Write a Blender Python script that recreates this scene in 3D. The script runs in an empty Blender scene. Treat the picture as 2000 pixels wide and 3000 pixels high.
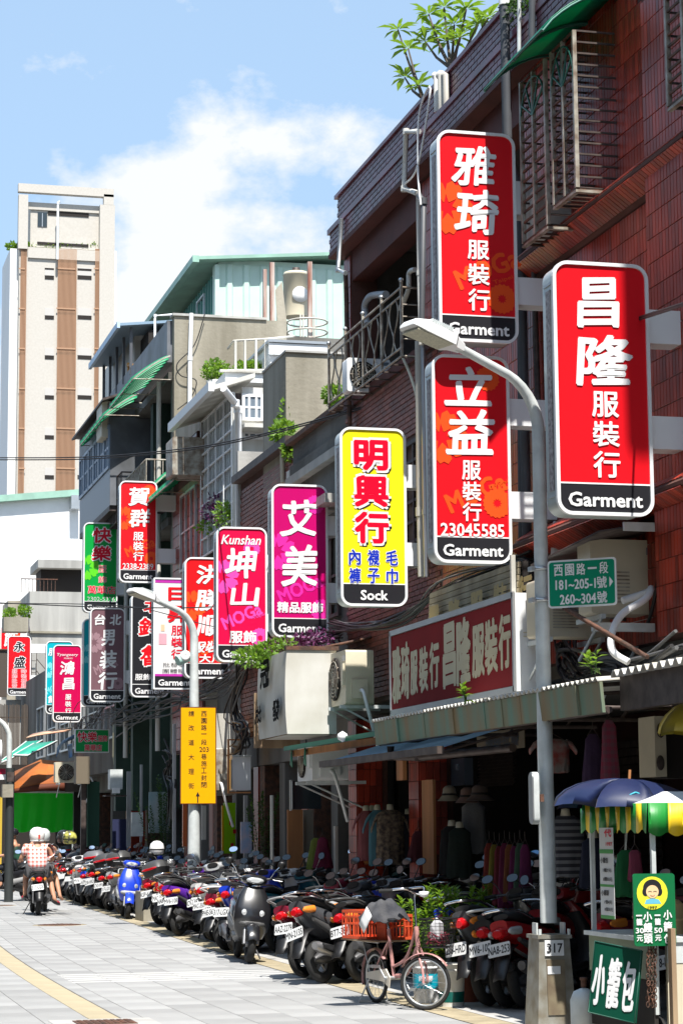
import bpy,bmesh,math,random
from mathutils import Vector,Matrix
SC = bpy.context.scene
COL = SC.collection
R = math.radians
rnd = random.Random(7)

# ------------------------------------------------------------------ camera
# X = across the street towards the shops, Y = along the street, Z = up
FPX,CAMZ,YAW,ROLL = 6500.0,1.55,R(14.32),0.008
PITCH = math.atan(927 / FPX)
CAMP = Vector((0,0,CAMZ))
_fh = Vector((math.sin(YAW),math.cos(YAW),0)); _r = Vector((math.cos(YAW),-math.sin(YAW),0))
FWD = (_fh * math.cos(PITCH) + Vector((0,0,1)) * math.sin(PITCH)).normalized()
_up = _r.cross(FWD)
RGT = (_r * math.cos(ROLL) - _up * math.sin(ROLL)).normalized()
UP = RGT.cross(FWD)
cam_data = bpy.data.cameras.new('camera'); cam = bpy.data.objects.new('camera',cam_data); COL.objects.link(cam)
m = Matrix((RGT,UP,-FWD)).transposed().to_4x4(); m.translation = CAMP
cam.matrix_world = m
cam_data.sensor_fit = 'VERTICAL'; cam_data.sensor_height = 36; cam_data.lens = 36 * FPX / 3000
cam_data.clip_start = 0.1; cam_data.clip_end = 6000
SC.camera = cam

def P(px,py,X=None,Y=None,Z=None):
    """the point of the place that a measured pixel of the photograph shows, on a given plane"""
    d = FWD + RGT * ((px - 1000) / FPX) - UP * ((py - 1500) / FPX)
    if X is not None: t = (X - CAMP.x) / d.x
    elif Y is not None: t = (Y - CAMP.y) / d.y
    else: t = (Z - CAMP.z) / d.z
    return CAMP + d * t
def to_px(p):
    q = Vector(p) - CAMP; w = q.dot(FWD)
    return (1000 + FPX * q.dot(RGT) / w,1500 - FPX * q.dot(UP) / w,w)
def off(y): return 0.04 * 2.5 * math.log(1 + math.exp((y - 26) / 2.5))      # the street bends gently to the right

# ------------------------------------------------------------------ light
SUN_EL,SUN_TRAVEL = R(61),R(1.5)     # light travels towards this heading (from +Y towards +X)
world = bpy.data.worlds.new('World'); SC.world = world; world.use_nodes = True
nt = world.node_tree; nt.nodes.clear()
N = nt.nodes.new; Lk = nt.links.new
out = N('ShaderNodeOutputWorld'); bg = N('ShaderNodeBackground'); sky = N('ShaderNodeTexSky')
sky.sky_type = 'NISHITA'; sky.sun_disc = False; sky.sun_elevation = SUN_EL
ltx,lty = math.sin(SUN_TRAVEL),math.cos(SUN_TRAVEL)
sky.sun_rotation = math.atan2(-ltx,-lty); sky.air_density = 1.0; sky.dust_density = 1.2; sky.ozone_density = 1.5
tc = N('ShaderNodeTexCoord'); mp = N('ShaderNodeMapping'); mp.inputs['Scale'].default_value = (1,1,1.5)
mp.inputs['Location'].default_value = (0.25,0.55,0.9)
nz = N('ShaderNodeTexNoise'); nz.inputs['Scale'].default_value = 16; nz.inputs['Detail'].default_value = 10; nz.inputs['Roughness'].default_value = 0.60
sep = N('ShaderNodeSeparateXYZ'); Lk(tc.outputs['Generated'],sep.inputs[0])
ele = N('ShaderNodeMapRange'); ele.inputs['From Min'].default_value = 0.19; ele.inputs['From Max'].default_value = 0.33
ele.inputs['To Min'].default_value = 0.09; ele.inputs['To Max'].default_value = -0.20
Lk(sep.outputs['Z'],ele.inputs['Value'])
add = N('ShaderNodeMath'); add.operation = 'ADD'
cr = N('ShaderNodeValToRGB'); cr.color_ramp.elements[0].position = 0.50; cr.color_ramp.elements[1].position = 0.80
cr.color_ramp.elements[0].color = (0,0,0,1); cr.color_ramp.elements[1].color = (1,1,1,1)
veil = N('ShaderNodeMixRGB'); veil.inputs['Fac'].default_value = 0.42; veil.inputs['Color2'].default_value = (6.8,9.8,13.4,1)
mix = N('ShaderNodeMixRGB'); mix.inputs['Color2'].default_value = (7.9,8.15,8.35,1)
Lk(tc.outputs['Generated'],mp.inputs['Vector']); Lk(mp.outputs[0],nz.inputs['Vector'])
ctr = N('ShaderNodeMath'); ctr.operation = 'MULTIPLY_ADD'; ctr.inputs[1].default_value = 1.7; ctr.inputs[2].default_value = -0.35; Lk(nz.outputs['Fac'],ctr.inputs[0]); Lk(ctr.outputs[0],add.inputs[0]); Lk(ele.outputs[0],add.inputs[1]); acc = add.outputs[0]
for (cx_,cy_,cr_,cw_) in ((420,560,.040,.20),(560,600,.045,.16),(640,440,.022,.14),(930,400,.030,.18),(1060,360,.032,.18),(1180,430,.040,.2),(760,640,.060,.14),(1000,600,.070,.2),(330,720,.050,.16),(560,880,.070,.2),(450,1060,.08,.2),(20,950,.035,.10)):
    dd = (FWD + RGT * ((cx_ - 1000) / FPX) - UP * ((cy_ - 1500) / FPX)).normalized()
    vd = N('ShaderNodeVectorMath'); vd.operation = 'DISTANCE'; vd.inputs[1].default_value = dd; Lk(tc.outputs['Generated'],vd.inputs[0])
    mr_ = N('ShaderNodeMapRange'); mr_.interpolation_type = 'SMOOTHSTEP'; mr_.inputs['From Min'].default_value = cr_ * .25; mr_.inputs['From Max'].default_value = cr_ * 1.25; mr_.inputs['To Min'].default_value = cw_ * .62; mr_.inputs['To Max'].default_value = 0
    Lk(vd.outputs['Value'],mr_.inputs['Value']); ad_ = N('ShaderNodeMath'); ad_.operation = 'ADD'; Lk(acc,ad_.inputs[0]); Lk(mr_.outputs[0],ad_.inputs[1]); acc = ad_.outputs[0]
Lk(acc,cr.inputs['Fac'])
Lk(sky.outputs[0],veil.inputs['Color1']); Lk(cr.outputs['Color'],mix.inputs['Fac']); Lk(veil.outputs[0],mix.inputs['Color1'])
Lk(mix.outputs[0],bg.inputs['Color']); bg.inputs['Strength'].default_value = 0.07
Lk(bg.outputs[0],out.inputs['Surface'])
sd = bpy.data.lights.new('sun','SUN'); sun = bpy.data.objects.new('sun',sd); COL.objects.link(sun)
sd.energy = 5.0; sd.angle = R(0.5); sd.color = (1,0.96,0.90)
tdir = Vector((ltx * math.cos(SUN_EL),lty * math.cos(SUN_EL),-math.sin(SUN_EL)))
sun.rotation_euler = tdir.to_track_quat('-Z','Y').to_euler(); sun.location = (-10,-10,40)
SC.view_settings.view_transform = 'Standard'; SC.view_settings.look = 'None'
SC.view_settings.exposure = 0.82; SC.view_settings.gamma = 1; SC.view_settings.use_curve_mapping = False
SC.cycles.max_bounces = 5; SC.cycles.diffuse_bounces = 3; SC.cycles.glossy_bounces = 3; SC.cycles.transmission_bounces = 4
SC.cycles.use_denoising = True

# ------------------------------------------------------------------ materials
MATS = {}
def mat(key,col,rough=0.6,metal=0.0,var=0.0,scale=3.0,dark=None,bump=0.0,bscale=40.0,spec=0.5,objcol=False,rndv=0.0,
        streak=False,coat=0.0,emit=None,alpha=None,trans=0.0):
    if key in MATS: return MATS[key]
    M = bpy.data.materials.new(key); M.use_nodes = True; MATS[key] = M
    t = M.node_tree; b = t.nodes['Principled BSDF']; n = t.nodes.new; l = t.links.new
    c4 = (*col,1); b.inputs['Base Color'].default_value = c4
    b.inputs['Roughness'].default_value = rough; b.inputs['Metallic'].default_value = metal
    b.inputs['Specular IOR Level'].default_value = spec; b.inputs['Coat Weight'].default_value = coat
    b.inputs['Transmission Weight'].default_value = trans
    src = None
    tco = n('ShaderNodeTexCoord')
    if objcol:
        oi = n('ShaderNodeObjectInfo'); src = oi.outputs['Color']
    if var > 0 or dark:
        no = n('ShaderNodeTexNoise'); no.inputs['Scale'].default_value = scale; no.inputs['Detail'].default_value = 7
        if streak:
            ma = n('ShaderNodeMapping'); ma.inputs['Scale'].default_value = (1,1,0.12); l(tco.outputs['Object'],ma.inputs[0]); l(ma.outputs[0],no.inputs['Vector'])
        else: l(tco.outputs['Object'],no.inputs['Vector'])
        rp = n('ShaderNodeValToRGB'); rp.color_ramp.elements[0].position = 0.36; rp.color_ramp.elements[1].position = 0.64
        dk = dark if dark else tuple(c * (1 - var) for c in col)
        rp.color_ramp.elements[0].color = (*dk,1); rp.color_ramp.elements[1].color = c4
        l(no.outputs['Fac'],rp.inputs['Fac'])
        if src is not None:
            mx = n('ShaderNodeMixRGB'); mx.blend_type = 'MULTIPLY'; mx.inputs['Fac'].default_value = 1
            rp.color_ramp.elements[0].color = (1 - var,) * 3 + (1,); rp.color_ramp.elements[1].color = (1,1,1,1)
            l(src,mx.inputs['Color1']); l(rp.outputs[0],mx.inputs['Color2']); src = mx.outputs[0]
        else: src = rp.outputs[0]
    if rndv > 0:
        oi2 = n('ShaderNodeObjectInfo'); at = n('ShaderNodeAttribute'); at.attribute_name = 'vary'
        ad = n('ShaderNodeMath'); ad.operation = 'ADD'; l(oi2.outputs['Random'],ad.inputs[0]); l(at.outputs['Fac'],ad.inputs[1])
        fr = n('ShaderNodeMath'); fr.operation = 'FRACT'; l(ad.outputs[0],fr.inputs[0])
        mr = n('ShaderNodeMapRange'); mr.inputs['To Min'].default_value = 1 - rndv; mr.inputs['To Max'].default_value = 1 + rndv * 0.6
        l(fr.outputs[0],mr.inputs['Value'])
        hs = n('ShaderNodeHueSaturation'); l(mr.outputs[0],hs.inputs['Value'])
        if src is not None: l(src,hs.inputs['Color'])
        else: hs.inputs['Color'].default_value = c4
        src = hs.outputs[0]
    if src is not None: l(src,b.inputs['Base Color'])
    if bump > 0:
        nb = n('ShaderNodeTexNoise'); nb.inputs['Scale'].default_value = bscale; nb.inputs['Detail'].default_value = 4
        l(tco.outputs['Object'],nb.inputs['Vector'])
        bp = n('ShaderNodeBump'); bp.inputs['Strength'].default_value = bump; bp.inputs['Distance'].default_value = 0.02
        l(nb.outputs['Fac'],bp.inputs['Height']); l(bp.outputs[0],b.inputs['Normal'])
    if emit:
        b.inputs['Emission Color'].default_value = (*emit,1); b.inputs['Emission Strength'].default_value = 1
    return M

def stripes_mat(key,c1,c2,freq,axis='X',rough=0.8,duty=0.5,plaid=None):
    """woven or printed stripes that belong to the cloth (local coordinates)"""
    M = bpy.data.materials.new(key); M.use_nodes = True; t = M.node_tree; b = t.nodes['Principled BSDF']; n = t.nodes.new; l = t.links.new
    tc_ = n('ShaderNodeTexCoord'); se = n('ShaderNodeSeparateXYZ'); l(tc_.outputs['Object'],se.inputs[0])
    def band(ax,f,d):
        mu = n('ShaderNodeMath'); mu.operation = 'MULTIPLY'; mu.inputs[1].default_value = f; l(se.outputs[ax],mu.inputs[0])
        fr = n('ShaderNodeMath'); fr.operation = 'FRACT'; l(mu.outputs[0],fr.inputs[0])
        lt = n('ShaderNodeMath'); lt.operation = 'LESS_THAN'; lt.inputs[1].default_value = d; l(fr.outputs[0],lt.inputs[0]); return lt.outputs[0]
    mx = n('ShaderNodeMixRGB'); mx.inputs['Color1'].default_value = (*c1,1); mx.inputs['Color2'].default_value = (*c2,1)
    if plaid:
        a,c = band(plaid[0],freq,duty),band('Z',freq,duty)
        s = n('ShaderNodeMath'); s.operation = 'ADD'; l(a,s.inputs[0]); l(c,s.inputs[1])
        h = n('ShaderNodeMath'); h.operation = 'MULTIPLY'; h.inputs[1].default_value = 0.5; l(s.outputs[0],h.inputs[0]); l(h.outputs[0],mx.inputs['Fac'])
    else: l(band(axis,freq,duty),mx.inputs['Fac'])
    l(mx.outputs[0],b.inputs['Base Color']); b.inputs['Roughness'].default_value = rough
    MATS[key] = M; return M

# ------------------------------------------------------------------ mesh helpers
WM = {}
class MB:
    def __init__(s): s.v = []; s.f = []; s.mi = []; s.sm = []
    def add(s,vs,fs,mi=0,smooth=False):
        o = len(s.v); s.v += [tuple(v) for v in vs]
        for f in fs: s.f.append([i + o for i in f]); s.mi.append(mi); s.sm.append(smooth)
        return s
    def box(s,x0,x1,y0,y1,z0,z1,mi=0,M=None):
        vs = [Vector((x,y,z)) for z in (z0,z1) for y in (y0,y1) for x in (x0,x1)]
        if M: vs = [M @ v for v in vs]
        return s.add(vs,[(0,2,3,1),(4,5,7,6),(0,1,5,4),(2,6,7,3),(0,4,6,2),(1,3,7,5)],mi)
    def hexa(s,b4,t4,mi=0):
        return s.add(list(b4) + list(t4),[(3,2,1,0),(4,5,6,7),(0,1,5,4),(1,2,6,5),(2,3,7,6),(3,0,4,7)],mi)
    def tube(s,pts,r,n=8,mi=0,cap=True,closed=False):
        pts = [Vector(p) for p in pts]; k = len(pts); rr = r if isinstance(r,(list,tuple)) else [r] * k
        rings = []; prev = None
        for i,p in enumerate(pts):
            if closed: t = (pts[(i + 1) % k] - pts[i - 1])
            else: t = pts[min(i + 1,k - 1)] - pts[max(i - 1,0)]
            if t.length < 1e-9: t = Vector((0,0,1))
            t.normalize()
            if prev is None: a = t.orthogonal().normalized()
            else:
                a = prev - t * prev.dot(t)
                a = a.normalized() if a.length > 1e-6 else t.orthogonal().normalized()
            prev = a; b = t.cross(a)
            rings.append([p + (a * math.cos(2 * math.pi * j / n) + b * math.sin(2 * math.pi * j / n)) * rr[i] for j in range(n)])
        vs = [v for ring in rings for v in ring]; fs = []
        for i in range(k if closed else k - 1):
            i2 = (i + 1) % k
            for j in range(n): fs.append((i * n + j,i * n + (j + 1) % n,i2 * n + (j + 1) % n,i2 * n + j))
        s.add(vs,fs,mi,True)
        if cap and not closed:
            s.add(rings[0],[tuple(range(n))[::-1]],mi); s.add(rings[-1],[tuple(range(n))],mi)
        return s
    def cyl(s,a,b,r,n=16,mi=0): return s.tube([a,b],r,n,mi)
    def loft(s,rings,mi=0,cap=True,smooth=True,closed=True):
        n = len(rings[0]); vs = [v for r_ in rings for v in r_]; fs = []
        for i in range(len(rings) - 1):
            for j in range(n if closed else n - 1):
                fs.append((i * n + j,i * n + (j + 1) % n,(i + 1) * n + (j + 1) % n,(i + 1) * n + j))
        s.add(vs,fs,mi,smooth)
        if cap: s.add(rings[0],[tuple(range(n))[::-1]],mi,smooth); s.add(rings[-1],[tuple(range(n))],mi,smooth)
        return s
    def lathe(s,prof,c=(0,0,0),n=20,mi=0,M=None):
        c = Vector(c); rings = []
        for r,z in prof:
            ring = [Vector((r * math.cos(2 * math.pi * j / n),r * math.sin(2 * math.pi * j / n),z)) for j in range(n)]
            if M: ring = [M @ v for v in ring]
            rings.append([v + c for v in ring])
        return s.loft(rings,mi,cap=True)
    def prism(s,poly,e0,e1,fn,mi=0,smooth=False):
        """poly 2D, extruded between e0 and e1; fn(a,b,e)->Vector"""
        n = len(poly); v0 = [fn(a,b,e0) for a,b in poly]; v1 = [fn(a,b,e1) for a,b in poly]
        s.add(v0,[tuple(range(n))[::-1]],mi); s.add(v1,[tuple(range(n))],mi)
        s.add(v0 + v1,[(i,(i + 1) % n,n + (i + 1) % n,n + i) for i in range(n)],mi,smooth)
        return s
    def sheet(s,grid,mi=0,thick=0.0,smooth=True):
        h = len(grid); w = len(grid[0]); vs = [p for row in grid for p in row]
        fs = [(i * w + j,i * w + j + 1,(i + 1) * w + j + 1,(i + 1) * w + j) for i in range(h - 1) for j in range(w - 1)]
        if thick:
            a,b,c = Vector(grid[0][0]),Vector(grid[0][-1]),Vector(grid[-1][0])
            nrm = (b - a).cross(c - a).normalized() * thick
            o = len(vs); vs = vs + [Vector(v) + nrm for v in vs]; fs2 = [tuple(i + o for i in f[::-1]) for f in fs]
            edge = [j for j in range(w)] + [i * w + w - 1 for i in range(1,h)] + [(h - 1) * w + j for j in range(w - 2,-1,-1)] + [i * w for i in range(h - 2,0,-1)]
            fs3 = [(edge[i],edge[i] + o,edge[(i + 1) % len(edge)] + o,edge[(i + 1) % len(edge)]) for i in range(len(edge))]
            fs = [f[::-1] for f in fs] + [f[::-1] for f in fs2] + [f[::-1] for f in fs3]
        s.add(vs,fs,mi,smooth); return s
    def mesh(s,name,mats,inv=None,fix=True):
        me = bpy.data.meshes.new(name); vs = s.v
        if inv is not None: vs = [tuple(inv @ Vector(v)) for v in vs]
        me.from_pydata(vs,[],s.f)
        for mm in (mats if isinstance(mats,(list,tuple)) else [mats]): me.materials.append(mm)
        me.polygons.foreach_set('material_index',s.mi); me.polygons.foreach_set('use_smooth',s.sm)
        me.update()
        if fix and len(s.f) < 60000:
            bm = bmesh.new(); bm.from_mesh(me); bmesh.ops.recalc_face_normals(bm,faces=bm.faces); bm.to_mesh(me); bm.free()
        return me
    def build(s,name,mats,parent=None,local=False,fix=True,label=None,kind=None):
        """vertices are in world coordinates unless local; the mesh is stored in the parent's frame"""
        inv = None
        if parent is not None and not local: inv = WM[parent.name].inverted()
        me = s.mesh(name,mats,inv,fix); o = bpy.data.objects.new(name,me); COL.objects.link(o)
        if parent is not None: o.parent = parent; WM[o.name] = WM[parent.name].copy()
        else: WM[o.name] = Matrix.Identity(4)
        if label: o['label'] = label
        if kind: o['kind'] = kind
        return o

def thing(name,label,cat,loc=(0,0,0),rz=0.0,group=None,kind=None,tilt=None):
    o = bpy.data.objects.new(name,None); COL.objects.link(o); o.location = loc
    o.rotation_euler = (0,0,rz) if tilt is None else tilt
    WM[o.name] = Matrix.Translation(loc) @ o.rotation_euler.to_matrix().to_4x4()
    o.empty_display_size = 0.1
    o['label'] = label; o['category'] = cat
    if group: o['group'] = group
    if kind: o['kind'] = kind
    return o
def tag(o,label,cat,group=None):
    o['label'] = label; o['category'] = cat
    if group: o['group'] = group
    return o
def struct(o): o['kind'] = 'structure'; return o
KIDS = {}
def copy_tree(root,loc,rot,label=None,group=None,color=None,matmap=None):
    def children(o): return [c for c in KIDS.get(root.name,list_all(root)) if c.parent == o]
    r = root.copy(); COL.objects.link(r); r.location = loc; r.rotation_euler = rot
    if label: r['label'] = label
    if group: r['group'] = group
    m_ = {root.name: r}
    for c in list_all(root):
        d = c.copy(); COL.objects.link(d); d.parent = m_[c.parent.name]; m_[c.name] = d
        if color is not None and d.get('paint'): d.color = color[min(int(d['paint']) - 1,len(color) - 1)]
        if matmap: matmap(d,c)
    return r
def list_all(root):
    if root.name in KIDS: return KIDS[root.name]
    res = []; st = [root]
    while st:
        o = st.pop(0)
        for c in o.children: res.append(c); st.append(c)
    KIDS[root.name] = res
    return res

def rrect(w,h,r,n=6,cx=0,cy=0):
    pts = []
    for (sx,sy,a0) in ((1,1,0),(-1,1,90),(-1,-1,180),(1,-1,270)):
        for k in range(n + 1):
            a = R(a0 + 90 * k / n); pts.append((cx + sx * (w / 2 - r) + r * math.cos(a),cy + sy * (h / 2 - r) + r * math.sin(a)))
    return pts
def superell(w,h,n=16,e=2.6):
    pts = []
    for j in range(n):
        a = 2 * math.pi * j / n; c,s = math.cos(a),math.sin(a)
        pts.append((w * math.copysign(abs(c) ** (2 / e),c),h * math.copysign(abs(s) ** (2 / e),s)))
    return pts
def smooth_path(pts,n=6):
    pts = [Vector(p) for p in pts]; out_ = []
    for i in range(len(pts) - 1):
        p0,p1,p2,p3 = pts[max(i - 1,0)],pts[i],pts[i + 1],pts[min(i + 2,len(pts) - 1)]
        for k in range(n):
            t = k / n
            out_.append(0.5 * ((2 * p1) + (p2 - p0) * t + (2 * p0 - 5 * p1 + 4 * p2 - p3) * t * t + (3 * p1 - p0 - 3 * p2 + p3) * t ** 3))
    out_.append(pts[-1]); return out_

# ------------------------------------------------------------------ lettering
GLY = {}
def glyph(s,bold=0.0,res=2):
    k = (s,bold,res)
    if k in GLY: return GLY[k]
    c = bpy.data.curves.new('lettering','FONT'); c.body = s; c.size = 1; c.resolution_u = res; c.offset = bold
    o = bpy.data.objects.new('lettering',c); COL.objects.link(o)
    bpy.context.view_layer.update()
    me = bpy.data.meshes.new_from_object(o)
    vs = [v.co.copy() for v in me.vertices]; fs = [tuple(p.vertices) for p in me.polygons]
    bpy.data.objects.remove(o); bpy.data.curves.remove(c); bpy.data.meshes.remove(me)
    if vs:
        x0 = min(v.x for v in vs); x1 = max(v.x for v in vs); y0 = min(v.y for v in vs); y1 = max(v.y for v in vs)
    else: x0 = y0 = 0; x1 = y1 = 1
    GLY[k] = (vs,fs,x0,x1,y0,y1); return GLY[k]
def write(mb,s,o,u,v,x0,y0,x1,y1,bold=0.0,mi=0,slant=0.0,rot=0.0,grow=0.0,wob=0.0,ring=6):
    """string s fitted into the box (x0..x1, y0..y1) of the plane o + u*x + v*y; bold strokes are shifted layers"""
    vs,fs,c0,c1,d0,d1 = glyph(s)
    sx = (x1 - x0) / max(c1 - c0,1e-6); sy = (y1 - y0) / max(d1 - d0,1e-6)
    cx,cy = (c0 + c1) / 2,(d0 + d1) / 2; mx,my = (x0 + x1) / 2,(y0 + y1) / 2
    w = v.cross(u)          # away from the reader when u is right and v is up
    sh = [(0,0)]
    if bold > 0: sh = [(bold * math.cos(2 * math.pi * k / ring),bold * math.sin(2 * math.pi * k / ring)) for k in range(ring)] + [(0,0)]
    if bold > 0.045: sh += [(0.5 * bold * math.cos(math.pi * k / 2 + .4),0.5 * bold * math.sin(math.pi * k / 2 + .4)) for k in range(4)]
    bs = min(sx,sy) if len(s) > 1 else (sx + sy) / 2
    for q,(ax,ay) in enumerate(sh):
        out_ = []
        for p in vs:
            x = (p.x - cx) * sx * (1 + grow) + ax * bs; y = (p.y - cy) * sy * (1 + grow) + ay * bs
            if wob:
                tx,ty = x / (x1 - x0),y / (y1 - y0)
                x,y = x + wob * (x1 - x0) * math.sin(ty * 5.0),y + wob * (y1 - y0) * (tx * 0.9 + 0.35 * math.sin(tx * 7))
            x += slant * y
            if rot: x,y = x * math.cos(rot) - y * math.sin(rot),x * math.sin(rot) + y * math.cos(rot)
            out_.append(o + u * (x + mx) + v * (y + my) + w * (q * 0.00012))
        mb.add(out_,fs,mi)
    return mb
def hx(s,k=1.0):
    s = s.lstrip('#'); c = [int(s[i:i + 2],16) / 255 for i in (0,2,4)]
    return tuple(min(1,k * (x / 12.92 if x <= 0.04045 else ((x + 0.055) / 1.055) ** 2.4)) for x in c)
M_paver = mat('paver_grey',(0.325,0.325,0.32),0.8,var=0.18,scale=1.1,rndv=0.13,bump=0.25,bscale=60)
M_paverw = mat('paver_cream',(0.40,0.34,0.225),0.8,var=0.10,scale=3,rndv=0.06,bump=0.25,bscale=60)
M_white_stone = mat('white_stone',(0.47,0.465,0.45),0.75,var=0.08,bump=0.15)
M_joint = mat('joint_grime',(0.10,0.095,0.085),0.95,var=0.3,scale=5)
M_curb = mat('curb_strip',(0.38,0.32,0.21),0.9,var=0.30,scale=5,bump=0.4,bscale=30)
M_apron = mat('apron_concrete',(0.42,0.41,0.39),0.9,var=0.25,scale=2.5,bump=0.3,bscale=30)
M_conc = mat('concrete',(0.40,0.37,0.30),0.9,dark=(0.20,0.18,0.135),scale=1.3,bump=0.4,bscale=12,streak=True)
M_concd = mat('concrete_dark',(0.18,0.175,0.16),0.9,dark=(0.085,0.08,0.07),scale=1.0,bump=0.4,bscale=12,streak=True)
M_concl = mat('concrete_light',(0.46,0.45,0.42),0.85,var=0.35,scale=2.0,bump=0.2,bscale=20,streak=True)
M_tile_red = mat('red_tile',(0.40,0.042,0.018),0.34,var=0.45,scale=1.6,rndv=0.44,spec=0.35)
M_tile_brick = mat('brick_tile',(0.24,0.062,0.036),0.5,var=0.30,scale=2.0,rndv=0.34)
M_tile_purple = mat('purple_tile',(0.19,0.062,0.095),0.36,var=0.35,scale=1.5,rndv=0.30,dark=(0.09,0.032,0.04))
M_grout = mat('grout',(0.11,0.045,0.034),0.9,var=0.3)
M_groutl = mat('grout_light',(0.17,0.10,0.075),0.9,var=0.3)
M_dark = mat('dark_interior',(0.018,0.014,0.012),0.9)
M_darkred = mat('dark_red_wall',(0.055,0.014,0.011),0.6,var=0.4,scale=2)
M_soffit = mat('soffit_red',(0.10,0.022,0.016),0.7,var=0.3)
M_glass = mat('window_glass',(0.03,0.04,0.045),0.08,spec=0.8)
M_glassb = mat('window_glass_blue',(0.16,0.20,0.24),0.15,spec=0.8)
M_alu = mat('aluminium',(0.55,0.57,0.58),0.38,0.75,var=0.12)
M_chrome = mat('chrome',(0.72,0.72,0.74),0.12,1.0)
M_galv = mat('galvanised',(0.66,0.70,0.69),0.48,0.12,var=0.22,scale=6)
M_white = mat('white_paint',(0.78,0.79,0.79),0.45,var=0.05,scale=3)
M_whited = mat('white_weathered',(0.66,0.65,0.60),0.6,dark=(0.40,0.38,0.33),scale=2.0,streak=True)
M_rust = mat('rusty_iron',(0.14,0.06,0.035),0.75,dark=(0.05,0.03,0.022),scale=12,bump=0.3)
M_iron = mat('dark_iron',(0.10,0.075,0.065),0.55,0.3,dark=(0.05,0.035,0.03),scale=9)
M_ironl = mat('pale_iron',(0.42,0.40,0.34),0.5,0.2,dark=(0.20,0.15,0.11),scale=9)
M_black = mat('black_plastic',(0.012,0.012,0.013),0.42)
M_blackm = mat('black_rubber',(0.016,0.016,0.016),0.85,var=0.3,scale=12)
M_cable = mat('cable_black',(0.015,0.014,0.014),0.6)
M_pvc = mat('pvc_pipe',(0.40,0.41,0.42),0.5,var=0.2,scale=2)
M_pvcd = mat('pvc_dark',(0.085,0.09,0.10),0.5,var=0.2)
M_cream = mat('cream_panel',(0.62,0.56,0.42),0.5,var=0.15,scale=2)
M_wood = mat('raw_wood',(0.40,0.29,0.18),0.8,dark=(0.22,0.14,0.08),scale=5,streak=True)
M_orangewood = mat('orange_wood',(0.48,0.20,0.07),0.7,var=0.35,scale=4,streak=True)
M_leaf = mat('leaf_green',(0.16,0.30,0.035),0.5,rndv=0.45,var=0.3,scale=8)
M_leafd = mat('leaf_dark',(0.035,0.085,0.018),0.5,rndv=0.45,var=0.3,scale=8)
M_leafy = mat('leaf_yellow',(0.42,0.33,0.03),0.5,rndv=0.3)
M_leafp = mat('leaf_purple',(0.13,0.025,0.10),0.5,rndv=0.5)
M_bark = mat('bark',(0.10,0.075,0.055),0.9,var=0.3)
M_green_metal = mat('green_metal',(0.52,0.68,0.60),0.55,var=0.10,scale=2)
M_green_dark = mat('green_metal_dark',(0.03,0.17,0.13),0.5,var=0.25,scale=1)
M_greenroof = mat('green_roofing',(0.30,0.50,0.40),0.5,var=0.2,scale=2)
M_canopy = mat('green_canopy',(0.005,0.22,0.13),0.35,var=0.15)
M_skin = mat('skin',(0.52,0.27,0.17),0.55,var=0.08,scale=10)

def pieces(parent,name,unit,mt,spots,limit=300,stuffname=None,dims=None):
    """spots: list of Matrix in the parent's frame for a unit mesh (MB); the first `limit` are parts, the rest one part of kind stuff"""
    me = unit.mesh(name,mt)
    for M4 in spots[:limit]:
        o = bpy.data.objects.new(name,me); COL.objects.link(o)
        if parent is not None: o.parent = parent
        o.matrix_local = M4; WM[o.name] = Matrix.Identity(4)
    rest = spots[limit:]
    if rest:
        vs = []; fs = []; vary = []; bv = unit.v; bf = unit.f; k = len(bv)
        for i,M4 in enumerate(rest):
            r_ = rnd.random()
            for v in bv: vs.append(tuple(M4 @ Vector(v))); vary.append(r_)
            for f in bf: fs.append([a + i * k for a in f])
        m2 = bpy.data.meshes.new(stuffname or name); m2.from_pydata(vs,[],fs); m2.materials.append(mt)
        at = m2.attributes.new('vary','FLOAT','POINT'); at.data.foreach_set('value',vary)
        o = bpy.data.objects.new(stuffname or name,m2); COL.objects.link(o); o['kind'] = 'stuff'
        if parent is not None: o.parent = parent
        WM[o.name] = Matrix.Identity(4)

def slab_unit(a,b,t,bev=0.004):
    """a flat piece a x b, its face towards +z, chamfered edge, bottom at 0"""
    u = MB(); x,y = a / 2,b / 2
    lo = [(-x,-y,0),(x,-y,0),(x,y,0),(-x,y,0)]
    mi_ = [(-x,-y,t - bev),(x,-y,t - bev),(x,y,t - bev),(-x,y,t - bev)]
    hi = [(-x + bev,-y + bev,t),(x - bev,-y + bev,t),(x - bev,y - bev,t),(-x + bev,y - bev,t)]
    u.add(lo + mi_ + hi,[(0,1,5,4),(1,2,6,5),(2,3,7,6),(3,0,4,7),(4,5,9,8),(5,6,10,9),(6,7,11,10),(7,4,8,11),(8,9,10,11)])
    return u

def frame_m(o,u,v,w):
    M4 = Matrix((Vector(u),Vector(v),Vector(w))).transposed().to_4x4(); M4.translation = Vector(o); return M4

def in_view(p,mrg=20):
    x,y,w = to_px(p); return w > 1 and -mrg < x < 2000 + mrg and -mrg < y < 3000 + mrg

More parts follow.
